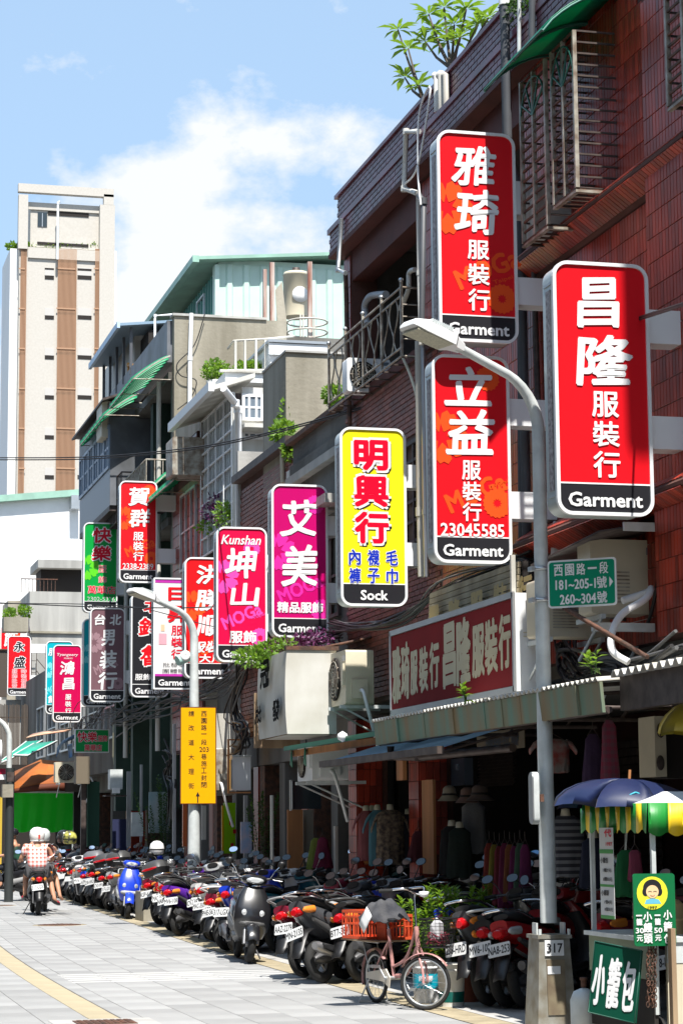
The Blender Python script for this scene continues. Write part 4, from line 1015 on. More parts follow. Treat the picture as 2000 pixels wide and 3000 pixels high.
# water tank, its leaning panel and rusty posts
YK = 44
K = thing('water_tank','cylindrical pale water tank on a steel frame on the roof','water tank',P(865,930,Y=YK))
q = P(868,930,Y=YK); hh = P(868,800,Y=YK).z - q.z; rr = .27
mb = MB(); mb.lathe([(rr,0),(rr,hh * .92),(rr * 1.05,hh * .93),(rr * .95,hh),(rr * .3,hh * 1.05),(.001,hh * 1.05)],q,24); mb.build('tank',M_cream,K)
mb = MB(); mb.lathe([(rr * .3,0),(rr * .3,.06),(.001,.07)],q + V3((0,0,hh * 1.05)),12); mb.build('cap',M_iron,K)
mb = MB(); mb.lathe([(.17,0),(.17,.012),(.001,.014)],q + V3((.02,-rr - .005,hh * .45)),20,M=Matrix.Rotation(R(90),4,'X')); mb.build('emblem',M_white,K)
for py in (945,975):
    mb = MB(); qq = P(900,py,Y=YK - .4); mb.tube([qq + V3((.42 * math.cos(a_),.42 * math.sin(a_),0)) for a_ in [2 * math.pi * j / 16 for j in range(16)]],.02,5,closed=True); mb.build('cage_ring',M_whited,K)
for px in (880,888,905,920): 
    MB().box(P(px,980,Y=YK - .4).x - .015,P(px,980,Y=YK - .4).x + .015,YK - .42,YK - .39,P(px,1045,Y=YK).z,P(px,935,Y=YK).z).build('leg',M_whited,K)
t = thing('steel_post_stand','tall rusty white steel posts standing beside the water tank','frame',P(800,1000,Y=YK))
for (a_,b_,c_,w_) in ((776,790,990,.07),(797,770,990,.09),(908,768,990,.09)):
    q = P(a_,c_,Y=YK - .6); z1 = P(a_,b_,Y=YK - .6).z; MB().box(q.x - w_ / 2,q.x + w_ / 2,q.y - .05,q.y + .05,q.z,z1).build('post',mat('rusty_white',(.62,.56,.50),.7,dark=(.22,.07,.04),scale=6,streak=True),t)
q = P(815,990,Y=YK - .3); q2 = P(826,825,Y=YK - .3)
MB().hexa([q,P(845,985,Y=YK - .3),P(845,985,Y=YK - .25),q + V3((0,.05,0))],[P(806,850,Y=YK - .3),q2,q2 + V3((0,.05,0)),P(806,850,Y=YK - .25)]).build('leaning_panel',M_conc,t)
q = P(805,1000,Y=YK); bxp(K,'sill',M_concl,780,960,998,1006,YK - .9,1.8)

# ------------------------------------------------------------------ E: four-storey building with green awnings
YE0 = 43.0; XE = P(508,1000,Y=YE0).x; YE1 = P(300,1200,X=XE).y; ZE = P(508,925,Y=YE0).z
E_ = thing('four_storey_building','dark green four-storey building with green and white slatted awnings and a bare concrete side wall','building',(XE,YE0,0))
MG = mat('green_mosaic',(0.035,0.075,0.055),0.6,var=0.4,scale=2,rndv=.1)
MBT = mat('grey_mosaic',(0.16,0.17,0.19),0.5,dark=(0.08,0.085,0.09),scale=1.5)
bx(E_,'side_wall',M_conc,XE + .02,P(840,1100,Y=YE0).x,YE0,YE0 + .25,3.0,ZE)
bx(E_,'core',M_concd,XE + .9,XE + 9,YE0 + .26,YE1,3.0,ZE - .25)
bx(E_,'coping',M_concl,XE - .02,P(780,930,Y=YE0).x,YE0 - .04,YE0 + .28,ZE + .002,ZE + .05)
fl = [ZE - 1.1 - 2.95 * k for k in range(3)]
LE = YE1 - YE0
for k,z in enumerate(fl):
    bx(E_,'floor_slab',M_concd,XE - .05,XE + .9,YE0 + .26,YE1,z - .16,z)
for k,z in enumerate([ZE - .9] + [f_ for f_ in fl[1:]]):
    bx(E_,'parapet',MBT if k == 0 else MG,XE - .08,XE + .06,YE0 + .26,YE1,z + .002,z + .86)
bays = 4
for k in range(3):
    zlo = fl[k] - 2.95 + (.9 if k else .9); zhi = fl[k] - .17
    for j in range(bays):
        y0 = YE0 + .35 + LE * j / bays
        bx(E_,'pier',MG,XE + .05,XE + .88,y0 - .12,y0 + .18,fl[k] - 2.78,zhi)
        window(E_,XE + .5,y0 + .35,y0 + LE / bays - .3,zlo,zhi - .2,M_alu,M_glass,2,1)
for yb,za in ((YE0 + .8,3.1),(YE0 + LE * .5,3.1)):
    pipe(E_,'downpipe',M_whited,[(XE - .15,yb,ZE - 1.2),(XE - .15,yb,za)],.05)
pipe(E_,'downpipe',M_white,[P(561,918,Y=YE0 - .12),P(557,1050,Y=YE0 - .12),P(556,1185,Y=YE0 - .12)],.045)
tag(MB().tube(smooth_path([P(600,920,Y=YE0 - .1),P(570,1010,Y=YE0 - .1),P(520,1065,Y=YE0 - .1),P(530,1100,Y=YE0 - .1),P(575,1115,Y=YE0 - .1),P(560,1165,Y=YE0 - .1),P(520,1200,Y=YE0 - .1)],6),.012,5).build('loose_cable',M_cable,None),
    'loose black cable looping down the bare concrete side wall','cable')
def aw(label,pa,pb,ztop,h,outd,n,Xw=None):
    Xw = XE - .08 if Xw is None else Xw
    y0,y1 = sorted((P(pa[0],pa[1],X=Xw).y,P(pb[0],pb[1],X=Xw).y)); return striped_awning(label,Xw - outd,Xw,y0,y1,ztop - h,ztop,n)
aw('green and white slatted awning nearest the bare concrete wall, top floor',(500,1060),(425,1160),P(500,1055,X=XE).z,.50,.75,9)
aw('green and white slatted awning farther along the top floor',(408,1160),(330,1270),P(408,1165,X=XE).z,.50,.75,9)
# caged balcony
y0,y1 = P(500,1260,X=XE).y,P(425,1400,X=XE).y
railing('pale iron balcony railing under the nearer green awnings',XE - .5,XE,YE0 + .2,y1,P(500,1385,X=XE - .7).z - .1,1.0,M_ironl,.16)
railing('dark iron balcony railing lower left of the pale one',XE - .45,XE,y1 + .3,y1 + 3.4,P(400,1430,X=XE - .6).z - .2,1.0,M_iron,.2)
ac_unit('window air conditioner jutting out beside the enclosed glazed balcony',P(350,1280,X=XE - .3).x,P(350,1280,X=XE - .3).y,P(350,1290,X=XE - .3).z,.9,.8,.8,mt=M_cream,bracket=False,fan=False)
# glazed balcony box
XF = XE - .6; yf0 = P(322,1400,X=XF).y; yf1 = P(234,1500,X=XF).y; zf1 = P(322,1225,X=XF).z; zf0 = P(322,1480,X=XF).z
bx(E_,'bay_floor',M_iron,XF,XE + .4,yf0,yf1,zf0 - .12,zf0)
bx(E_,'bay_top',MBT,XF - .02,XE + .4,yf0,yf1,zf1 - .12,zf1 + .35)
MB().hexa([(XF - .18,yf0 - .1,zf1 + .36),(XE,yf0 - .1,zf1 + .62),(XE,yf1 + .2,zf1 + .62),(XF - .18,yf1 + .2,zf1 + .36)],
          [(XF - .18,yf0 - .1,zf1 + .41),(XE,yf0 - .1,zf1 + .67),(XE,yf1 + .2,zf1 + .67),(XF - .18,yf1 + .2,zf1 + .41)]).build('bay_roof',M_iron,E_)
bx(E_,'bay_panel',mat('blue_panel',(.13,.16,.20),.4),XF,XF + .04,yf0,yf1,zf0,zf0 + .8)
nb = 6; MBL = mat('blue_frame',(.20,.27,.36),.4)
for k in range(nb): window(E_,XF,yf0 + (yf1 - yf0) * k / nb + .03,yf0 + (yf1 - yf0) * (k + 1) / nb - .03,zf0 + .82,zf1 - .14,MBL,M_glassb,1,1,fw=.07)
bx(E_,'bay_side',MBT,XF,XE + .4,yf0 - .05,yf0 - .001,zf0,zf1)
# rooftop sheds of E
Y5 = YE0 + LE * .62
bxp(E_,'roof_room',M_whited,395,455,965,1100,YE0 + 6,5)
a = P(366,948,X=XE - .25); b = P(280,1120,X=XE - .25)
for (yy0,yy1,xo) in ((a.y,b.y,0),):
    MB().hexa([(XE - .35,yy0,a.z - .05),(XE + 1.2,yy0,a.z + .12),(XE + 1.2,yy1,a.z + .12),(XE - .35,yy1,a.z - .05)],
              [(XE - .35,yy0,a.z + .01),(XE + 1.2,yy0,a.z + .18),(XE + 1.2,yy1,a.z + .18),(XE - .35,yy1,a.z + .01)]).build('roof_canopy',mat('blue_sheet',(.22,.32,.42),.5),E_)
bx(E_,'canopy_edge',mat('blue_edge',(.45,.60,.75),.5),XE - .42,XE - .352,a.y,b.y,a.z - .10,a.z + .04)
bx(E_,'roof_room_dark',M_dark,XE + .3,XE + 4,a.y + .1,b.y,ZE - 1,a.z - .1)
for k in range(5):
    yy = a.y + .2 + (b.y - a.y - .4) * k / 4; bx(E_,'canopy_post',M_pvcd,XE - .1,XE - .04,yy,yy + .06,ZE - .2,a.z - .03)
t = thing('rooftop_aerial','thin rooftop pole frame and orange post on the dark green building','frame',P(455,1060,Y=YE0 + 3))
pipe(t,'pole',M_white,[P(455,1080,Y=YE0 + 3),P(455,925,Y=YE0 + 3),P(508,922,Y=YE0 + 3)],.03)
pipe(t,'pole',mat('orange_paint',(.55,.24,.03),.5),[P(380,1160,X=XE),P(380,1070,X=XE),P(396,1072,X=XE)],.05)

# D2: narrow building between D and E, brown parapet, small awning
X2 = XD + .12; y0,y1 = YD1 + .35,YE0 - .02; z2 = P(560,1180,X=X2).z
D2 = thing('narrow_brown_building','narrow grey concrete building with a brown tiled parapet left of the barred enclosure','building',(X2,y0,0))
bx(D2,'wall',M_conc,X2 + .02,X2 + 3,y0,y1,3.0,z2)
bx(D2,'parapet',M_grout,X2 - .14,X2 + .02,y0,y1,z2 - 1.35,z2 - .8)
tile_field(D2,'purple_tile',(X2 - .14,y1,z2 - 1.35),(0,-1,0),(0,0,1),y1 - y0,.54,.2,.075,.012,M_tile_purple,300,.5)
bx(D2,'lower_wall',M_grout,X2 - .02,X2 + .019,y0,y1,3.0,z2 - 1.36)
tile_field(D2,'orange_tile',(X2 - .02,y1,3.05),(0,-1,0),(0,0,1),y1 - y0,z2 - 4.5,.09,.22,.012,M_tile_red,300)
window(D2,X2 - .05,y0 + .6,y1 - 1.0,z2 - 3.2,z2 - 1.7,M_alu,M_glass,2,1)
aw('small green and white slatted awning under the brown tiled parapet',(588,1310),(500,1400),z2 - 1.38,.35,.5,9,X2 - .1)
aw('green slatted awning on the storey below, above the 賀群 sign',(500,1425),(455,1480),P(480,1412,X=X2).z,.4,.42,6,X2 - .1)
ac_unit('air conditioner box hanging on the brown building beside the barred enclosure',P(555,1330,X=X2 - .3).x,P(555,1330,X=X2 - .3).y,P(555,1400,X=X2 - .3).z,.75,.7,.7,mt=M_ironl,bracket=False,fan=False)
# ------------------------------------------------------------------ the far left end of the street
# tower
YT = 215.0
T = thing('tower_block','tall pale tower block with brown slatted strips and an open portal frame at its top','tower',P(180,1500,Y=YT))
MT = mat('tower_tile',(0.52,0.49,0.44),0.8,dark=(0.48,0.45,0.40),scale=5,bump=.6,bscale=.9)
MT2 = mat('tower_white',(0.78,0.78,0.77),0.8)
MTB = mat('tower_slats',(0.40,0.235,0.14),0.7); MTBD = mat('tower_slat_back',(0.20,0.10,0.055),0.9)
def tb(n,m,a,b,c,d,y=0.0,dep=1.0): return bxp(T,n,m,a,b,c,d,YT + y,dep)
tb('body',MT,52,290,729,1640,0.0,9); tb('right_pier',MT,290,334,600,1640,-.4,9.3); tb('left_wing',MT2,25,51,728,1640,1.2,8)
tb('right_wing',MT2,335,341,735,1000,2,6)
tb('portal_top',MT,55,334,545,569,-.4,.7); tb('portal_left',MT,55,83,569.5,728,-.4,.7); tb('portal_right',MT,305,334,569.5,600,-.4,.7)
tb('penthouse',MT,90,292,598,728,.5,4); tb('penthouse_top',MT,84,304,598,619,.32,.17)
tb('shade_slot',M_dark,141,261,622,633,.43,.06); tb('window',M_glass,111,139,622,664,.43,.06); tb('shade_slot',M_dark,110,260,712,720,.43,.06)
tb('mullion',M_alu,124,126,624,664,.38,.04)
tb('parapet',MT,83,292,729,760,-.2,.19)
for i,(a,b) in enumerate(((56,74),(166,222),(276,290))):
    tb('slat_back',MTBD,a,b,729,1640,-.05,.04)
    n = {0: 5,1: 16,2: 5}[i]
    for k in range(n):
        c = a + (b - a) * (k + .25) / n; tb('slat',MTB,c,c + (b - a) / n * .5,730,1640,-.25,.19)
    for z in range(8):
        y = 785 + 117 * z; tb('slat_band',MTB,a,b,y,y + 4,-.32,.06)
for z in range(8):
    y = 785 + 117 * z
    for a,b in ((132,159),(228,269)):
        tb('window_panel',mat('tower_panel',(.50,.48,.45),.7),a,b,y - (0 if z else 0),y + 22,-.04,.03)
        tb('window_slot',M_dark,a,b,y + 22.5,y + 33,-.05,.04)
tb('window_slot',M_dark,132,159,785,790,-.06,.015); tb('window_slot',M_dark,228,269,787,793,-.06,.015)
pipe(T,'mast',M_white,[P(169,760,Y=YT - .8),P(171,595,Y=YT - .8),P(176,590,Y=YT - .8)],.12)
leaf_cloud(T,'roof_plants',M_leaf,[(P(x_,722,Y=YT + .9),1.0,.3,.28) for x_ in range(95,280,26)] + [(P(40,722,Y=YT + 3),.7,.3,.35)],2600,.30,.12,11)

# white gabled building and bare concrete block closing the street
YW = 84
W1 = thing('white_building','white blank-walled building with a green edged roof under the tower','building',P(120,2000,Y=YW))
a = P(-60,1700,Y=YW); b = P(300,1700,Y=YW); zt = P(100,1462,Y=YW).z; zt2 = P(230,1448,Y=YW).z
MB().hexa([(a.x,YW,0),(b.x,YW,0),(b.x,YW + 9,0),(a.x,YW + 9,0)],[(a.x,YW,zt - .25),(b.x,YW,zt2),(b.x,YW + 9,zt2),(a.x,YW + 9,zt - .25)]).build('wall',M_white,W1)
MB().hexa([(a.x,YW - .3,zt - .25),(b.x,YW - .3,zt2),(b.x,YW + 9,zt2),(a.x,YW + 9,zt - .25)],[(a.x,YW - .3,zt),(b.x,YW - .3,zt2 + .25),(b.x,YW + 9,zt2 + .25),(a.x,YW + 9,zt)]).build('roof',M_greenroof,W1)
bxp(W1,'rain_hopper',M_alu,210,236,1450,1490,YW - .6,.5)
bxp(W1,'grey_shed',M_concl,145,240,1655,1760,YW - 2.0,1.5)
YV = 79
W2 = thing('stained_concrete_building','stained bare concrete building behind the 鴻昌 and 永盛 signs','building',P(160,2100,Y=YV))
bxp(W2,'wall',M_concl,84,420,1735,2420,YV,4); bxp(W2,'string_course',M_conc,84,300,1850,1856,YV - .08,.07)
bxp(W2,'left_return',M_conc,20,83,1760,2420,YV + 3,3)
bxp(W2,'dark_shed',M_dark,120,240,1665,1733,YV + .8,1.5); bxp(W2,'shed_roof',M_concl,112,245,1640,1664,YV + .3,2.5)
t = thing('roof_railing','thin railing on the roof of the stained concrete building','railing',P(100,1733,Y=YV + .1))
for k in range(10): bxp(t,'baluster',M_rust,63 + 11 * k,64.4 + 11 * k,1697,1736,YV + .1,.03)
bxp(t,'rail',M_rust,62,170,1695,1697.5,YV + .08,.05)
for c,lab in (((28,1800),'green plants on the left roof edge by the stained concrete building'),((72,1790),'small green plant beside the thin roof railing')):
    t = thing('roof_plant',lab,'plant',P(c[0],c[1] + 20,Y=YV - .5)); leaf_cloud(t,'foliage',M_leaf,[(P(c[0],c[1],Y=YV - .5),.22,.2,.2)],160,.12,.05,c[0])
bxp(W2,'roof_ledge',M_conc,12,84,1808,1850,YV - 1.0,.7)
# slatted screens
YS = 74
SL = thing('slatted_screen','tall brown slatted metal screen at the left edge above the green tarpaulin','screen',P(80,2400,Y=YS))
MSL = mat('brown_slat',(0.085,0.065,0.05),0.6,rndv=.3); MSLY = mat('khaki_slat',(0.22,0.19,0.10),0.6,rndv=.3)
for k in range(44):
    a = 0 + 3.9 * k
    if k % 9 == 6: continue
    bxp(SL,'slat',MSL,a,a + 2.7,2062 + (k % 3) * 2,2350,YS,.05)
for k in range(11): bxp(SL,'slat',MSLY,172 + 5.0 * k,175.4 + 5.0 * k,2040,2250,YS - .4,.05)
for y in (2100,2300): bxp(SL,'rail',M_iron,-2,172,y,y + 4,YS + .06,.05)
bxp(SL,'backing',M_concl,-5,60,2050,2400,YS + 1.2,.1)
t = thing('dark_board','dark brown back of a board at the left edge beside the 永盛 sign','board',P(10,2050,Y=72)); bxp(t,'panel',MSL,-20,22,1905,2042,70.2,.15); bxp(t,'edge',M_rust,-20,23,1901,1904.5,70.15,.25)
t = thing('steel_ladder','dark steel bracket ladder against the stained concrete wall','ladder',P(100,2050,Y=YV - .3))
mb = MB()
for px in (92,107): bxp(t,'stile',M_iron,px,px + 1.6,1888,2060,YV - .4,.05)
for y in (1900,1935,1970,2005,2040): bxp(t,'rung',M_iron,93,108,y,y + 1.6,YV - .39,.03)
mb.tube([P(108,1930,Y=YV - .4),P(135,1962,Y=YV - .4)],.02,4); mb.tube([P(108,1965,Y=YV - .4),P(135,2000,Y=YV - .4)],.02,4); mb.build('stay',M_iron,t)

# green tarpaulin stall at the end
YQ = 62
t = thing('green_tarpaulin','bright green tarpaulin hung across the end of the street behind the riders','tarpaulin',P(120,2430,Y=YQ))
MTP = mat('tarp_green',(0.02,0.62,0.03),0.5,var=.08,scale=2)
g_ = []
for j in range(9):
    row = []
    for i in range(25):
        px = 42 + (214 - 42) * i / 24; py = 2322 + (2435 - 2322) * j / 8 + (8 if j == 8 else 0) * math.sin(i * .5) * .5
        row.append(P(px,py,Y=YQ + .06 * math.sin(i * 1.1 + j * .25) * (j / 8 + .15)))
    g_.append(row)
MB().sheet(g_).build('sheet',MTP,t)
mb = MB(); mb.tube([P(40,2320,Y=YQ),P(216,2321,Y=YQ)],.03,5); mb.build('rail',M_galv,t)
for a_ in (42,214): bxp(t,'pole',M_galv,a_ - 2,a_ + 2,2321,2600,YQ + .1,.06)
t = thing('yellow_sheet_wall','yellow corrugated sheet wall at the left edge behind the dark post','wall',P(10,2430,Y=YQ + 1)); a = P(-60,2335,Y=YQ + 1); b = P(27,2600,Y=YQ + 1)
corr_y(t,'sheet',mat('yellow_sheet',(.55,.38,.04),.5),a.x,b.x,YQ + 1,0.0,a.z,.22,.05)
t = thing('street_end_shop','dark shop front under orange awnings at the end of the street','building',P(150,2500,Y=YQ + 4))
bxp(t,'back_wall',M_dark,-80,330,2240,2640,YQ + 4,.3)
t = thing('orange_awning','wide orange-brown awning above the green tarpaulin','awning',P(130,2300,Y=60))
MOA = mat('orange_canvas',(.42,.12,.015),.8,var=.2,scale=.8,dark=(.25,.06,.01))
MB().sheet([[P(38,2262,Y=62),P(120,2225,Y=62),P(225,2235,Y=62)],[P(34,2312,Y=60),P(110,2296,Y=60),P(225,2290,Y=60)]],thick=.03).build('canvas',MOA,t)
MB().sheet([[P(34,2314,Y=60),P(110,2298,Y=60),P(225,2292,Y=60)],[P(36,2324,Y=60),P(112,2318,Y=60),P(225,2316,Y=60)]],thick=.02).build('valance',mat('brown_canvas',(.12,.03,.012),.8),t)
MB().sheet([[P(190,2232,Y=60),P(240,2225,Y=59)],[P(190,2320,Y=60),P(240,2320,Y=59)]],thick=.03).build('dark_end',M_dark,t)
for i,(q0,q1,q2,q3,lab) in enumerate((((78,2172),(125,2168),(34,2222),(-10,2240),'teal green awning sheet hanging at the far left, the farther of two'),
                                      ((100,2178),(168,2170),(82,2213),(40,2212),'teal green awning sheet, the nearer of two at the far left'))):
    t = thing('teal_awning',lab,'awning',P(*q2,Y=58),group='teal awnings at the far left'); yy = 60 - i * 1.2
    a_,b_,c_,d_ = P(*q0,Y=yy + 1.5),P(*q1,Y=yy + 1.5),P(*q2,Y=yy),P(*q3,Y=yy)
    MB().sheet([[a_,b_],[d_,c_]],thick=.04).build('sheet',mat('teal_sheet',(.02,.33,.22),.45),t); mb = MB(); mb.tube([d_,c_],.03,5); mb.tube([a_,d_],.02,4); mb.tube([b_,c_],.02,4); mb.build('frame',M_galv,t)
t = thing('patched_awning','patched pale and orange awning sheet above the teal awnings','awning',P(140,2150,Y=57))
MB().sheet([[P(78,2164,Y=57),P(110,2156,Y=57),P(150,2150,Y=57),P(205,2142,Y=57)],[P(98,2152,Y=59),P(130,2146,Y=59),P(170,2140,Y=59),P(215,2132,Y=59)]],thick=.03).build('sheet',mat('patched',(.62,.50,.36),.7,dark=(.45,.14,.07),scale=1.5),t)
t = thing('blue_banner','blue banner cloth hanging left of the small green 快樂 sign','banner',P(200,2200,Y=56))
MBB = mat('blue_cloth',(.03,.20,.55),.7,dark=(.45,.55,.62),scale=1.2)
MB().sheet([[P(168,2190,Y=56),P(185,2170,Y=56),P(222,2150,Y=56)],[P(166,2218,Y=56.1),P(184,2180,Y=56),P(222,2162,Y=56)]],thick=.01).build('cloth',MBB,t)
MB().sheet([[P(198,2182,Y=56),P(212,2178,Y=56)],[P(203,2222,Y=56.1),P(213,2218,Y=56)]],thick=.01).build('cloth_tail',MBB,t)
# far-left street lamp and dark post with box
def arc(pts,r,t,name='pole',m=None): 
    mb = MB(); mb.tube(pts,r,10); return mb.build(name,m or M_galv,t)
t = thing('street_lamp','street lamp with a curved arm cut by the left edge of the picture','street lamp',P(27,2700,Y=58)); t.location.z = 0; WM[t.name].translation.z = 0
q = P(27,2300,Y=58); ztp = P(27,2165,Y=58).z; XL_ = q.x
arc([(q.x,58,0),(q.x,58,ztp)] + [(q.x - .55 * (1 - math.cos(a_)),58,ztp + .55 * math.sin(a_)) for a_ in [R(15 * k) for k in range(1,7)]] + [(q.x - 1.2,58,ztp + .62)],.07,t)
MB().box(q.x - 1.7,q.x - 1.15,57.88,58.12,ztp + .58,ztp + .70).build('lamp_head',M_galv,t)
t = thing('utility_post','dark post with a weathered meter box at the left behind the scooters','post',P(30,2560,Y=50)); t.location.z = 0; WM[t.name].translation.z = 0
q = P(29,2400,Y=50); MB().tube([(q.x,50,0),(q.x,50,P(29,2250,Y=50).z)],.10,12).build('post',mat('dark_post',(.03,.035,.035),.5),t)
bxp(t,'meter_box',M_conc,8,40,2298,2336,49.8,.3); bxp(t,'clamp',M_iron,22,42,2262,2290,49.9,.2)
t = thing('round_mirror','white backed round traffic mirror at the left edge','mirror',P(5,2200,Y=57)); mb = MB(); mb.lathe([(.001,-.12),(.2,-.09),(.32,0),(.30,.01),(.001,.01)],P(3,2203,Y=57),18,M=Matrix.Rotation(R(90),4,'Y')); mb.build('mirror_back',M_white,t)
t = thing('crimson_sign','crimson and white shop board at the left edge below the teal awnings','sign',P(0,2270,Y=58)); bxp(t,'panel',cm(hx('#a8103a')),-40,22,2252,2268,58.6,.1); bxp(t,'lower_panel',M_white,-40,22,2269,2284,58.6,.1)
# the small green 快樂 board
Yb = 52.5; t = thing('small_green_sign','small green board reading 快樂服飾 萬華店 over the awnings at left','sign',P(270,2200,Y=Yb))
bxp(t,'panel',cm(hx('#12a050')),223,318,2139,2202,Yb,.12)
for r_ in ((221,320,2136,2138.9),(221,320,2202.1,2205),(221,222.9,2139,2202),(318.1,320,2139,2202)): bxp(t,'frame',M_white,*r_,Yb - .02,.16)
q = P(223,2139,Y=Yb - .006); sc = (P(318,2139,Y=Yb).x - q.x) / 95
for s_,a0,b0,a1,b1,c_ in (('快樂',5,5,62,34,CR),('服飾',65,15,92,33,CR),('萬華店',26,42,76,60,CR)):
    mb = MB(); write(mb,s_,q + V3((0,.002,0)),V3((1,0,0)),V3((0,0,1)),a0 * sc,-b1 * sc,a1 * sc,-b0 * sc,.07); mb.build('lettering_outline',cm(WH),t)
    mb = MB(); write(mb,s_,q,V3((1,0,0)),V3((0,0,1)),a0 * sc,-b1 * sc,a1 * sc,-b0 * sc,.02); mb.build('lettering',cm(c_),t)

# ------------------------------------------------------------------ the row's ground floor from the tiled building to the street end
def arcade(name,label,y0,y1,z_=3.0):
    t = thing(name,label,'shop front',(7.1 + off(y0),y0,0)); yy = y0
    x0 = 7.15 + off(y0); x1 = 7.15 + off(y1); 
    def seg(nm,m,dx0,dx1,za,zb):
        MB().hexa([(x0 + dx0,y0,za),(x0 + dx1,y0,za),(x1 + dx1,y1,za),(x1 + dx0,y1,za)],[(x0 + dx0,y0,zb),(x0 + dx1,y0,zb),(x1 + dx1,y1,zb),(x1 + dx0,y1,zb)]).build(nm,m,t)
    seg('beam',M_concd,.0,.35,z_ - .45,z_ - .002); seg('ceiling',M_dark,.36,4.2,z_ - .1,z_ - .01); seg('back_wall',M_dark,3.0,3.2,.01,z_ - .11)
    n = max(2,round((y1 - y0) / 3.6))
    for k in range(n + 1):
        y = y0 + (y1 - y0 - .4) * k / n; x = 7.15 + off(y)
        bx(t,'column',[M_tile_red,M_concd,M_rust][k % 3],x + .02,x + .38,y,y + .36,.01,z_ - .46)
    return t
for i,(a_,b_,lab) in enumerate(((YA1 + .25,YC0,'shaded shop front under the grey concrete building'),(YC0 + .1,YC1,'shaded shop front under the low brick building'),(YC1 + .2,YD1 + .3,'shaded shop front under the barred enclosure'),
                                 (YD1 + .4,YE0,'shaded shop front under the narrow brown building'),(YE0 + .1,YE1,'shaded shop front under the dark green building'))):
    arcade('shop_arcade',lab,a_,b_)
arcade('shop_arcade','shaded shop front past the dark green building beside the green tarpaulin',YE1 + .2,60.5)
E2 = thing('far_building','dark building beyond the glazed balcony, behind the grey-purple sign','building',(XE + .3,YE1,0))
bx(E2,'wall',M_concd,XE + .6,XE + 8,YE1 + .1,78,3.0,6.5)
for k in range(6): window(E2,XE + .56,YE1 + 1 + 3 * k,YE1 + 3 + 3 * k,3.8,5.4,M_alu,M_glass,1,1)

# ------------------------------------------------------------------ the opposite side of the street (unseen, added; it shades and is mirrored by the tiled wall)
for i,(a_,b_,h_,c_) in enumerate(((-14,2,12.5,'warm'),(2.2,15,14,'grey'),(15.2,29,11.5,'warm'),(29.2,46,15,'grey'),(46.2,70,12.5,'warm'))):
    t = thing('opposite_building',['low brown','grey','brown','tall grey','long brown'][i] + ' building added out of view across the street to shade the tiled wall','building',(-6,a_,0))
    mm = mat('opposite_' + c_,(.20,.13,.10) if c_ == 'warm' else (.20,.20,.19),.8,var=.2,scale=.6)
    bx(t,'wall',mm,-16,-6,a_,b_,0,h_)
    bx(t,'shop_opening',M_dark,-5.99,-5.95,a_ + .4,b_ - .4,.1,2.8)
    for f in range(int((h_ - 3) / 3.1)):
        for w_ in range(int((b_ - a_) / 2.6)):
            y = a_ + .5 + w_ * 2.6; bx(t,'window',M_glass,-5.99,-5.95,y,y + 1.7,4.0 + f * 3.1,5.6 + f * 3.1)

# added unseen taller neighbour on the near side; its hanging sign shades the biggest sign
t = thing('added_neighbour_building','taller red tiled building added out of view, carrying the sign that shades 昌隆','building',(XA,-4,0))
bx(t,'wall',M_tile_brick,XA + .02,16,-4,10.95,3.0,17.5)
for f in range(4):
    for w_ in range(4): window(t,XA - .0,-3 + w_ * 3.4,-1 + w_ * 3.4,4.4 + 3.2 * f,6.0 + 3.2 * f,M_alu,M_glass,2,0)
YN = 10.3; dz_ = (16.8 - YN) * math.tan(SUN_EL); t = thing('hanging_sign','red hanging sign added out of view to cast a shadow on the 昌隆 sign','shop sign',(6.8,YN,5.1 + dz_ - 2.1))  # added sign, set along the sun ray so its shadow falls on 昌隆
fn = lambda p_,q_,e: V3((6.23 + .39 + p_,YN + e,5.12 + dz_ - 1.1 + q_)); MB().prism(rrect(.78,2.2,.11,6),.0,.27,fn).build('case',M_case,t); MB().prism(rrect(.72,2.1,.09,6),-.006,-.002,fn).build('face_panel',cm(C_RED),t)
# ------------------------------------------------------------------ near awnings and boards over the shops
M_rustgreen = mat('rusty_green_sheet',(0.13,0.23,0.17),0.55,dark=(0.22,0.16,0.08),scale=4.5,streak=True)
M_bluesheet = mat('blue_sheet_awning',(0.25,0.48,0.85),0.45,var=.15,scale=3)
def translucent(M,col,f=.5):
    t_ = M.node_tree; tr = t_.nodes.new('ShaderNodeBsdfTranslucent'); tr.inputs['Color'].default_value = (*col,1); mx = t_.nodes.new('ShaderNodeMixShader'); mx.inputs['Fac'].default_value = f
    b_ = t_.nodes['Principled BSDF']; o_ = [n_ for n_ in t_.nodes if n_.type == 'OUTPUT_MATERIAL'][0]
    t_.links.new(b_.outputs[0],mx.inputs[1]); t_.links.new(tr.outputs[0],mx.inputs[2]); t_.links.new(mx.outputs[0],o_.inputs['Surface'])
translucent(M_bluesheet,(.30,.58,.95),.6); translucent(M_canopy,(.0,.35,.18),.4); translucent(MTP,(.02,.7,.03),.3)
for m_ in (M_leaf,M_leafd,M_frang): translucent(m_,(.30,.50,.03) if m_ is not M_leafd else (.08,.2,.02),.35)
XW = 5.92
ya,yb = P(1758,1975,X=XW).y,P(1096,2105,X=XW).y
t = thing('corrugated_awning','long corrugated awning with a rust-streaked green edge under the red 雅琦 昌隆 board','awning',(XW,ya,2.6))
z0 = P(1300,2070,X=XW).z - .02
mb = MB(); n = 60; g0,g1 = [],[]
for i in range(n * 4):
    f = i / (n * 4 - 1); y = ya + (yb - ya) * f; w_ = .012 if (i % 4) in (1,2) else -.012
    g0.append(V3((XW - .03,y,z0 + .012 + w_))); g1.append(V3((XA + .02,y,z0 + .10 + w_)))
mb.sheet([g0,g1],smooth=False,thick=.01); mb.build('corrugated_sheet',M_whited,t)
k = 14
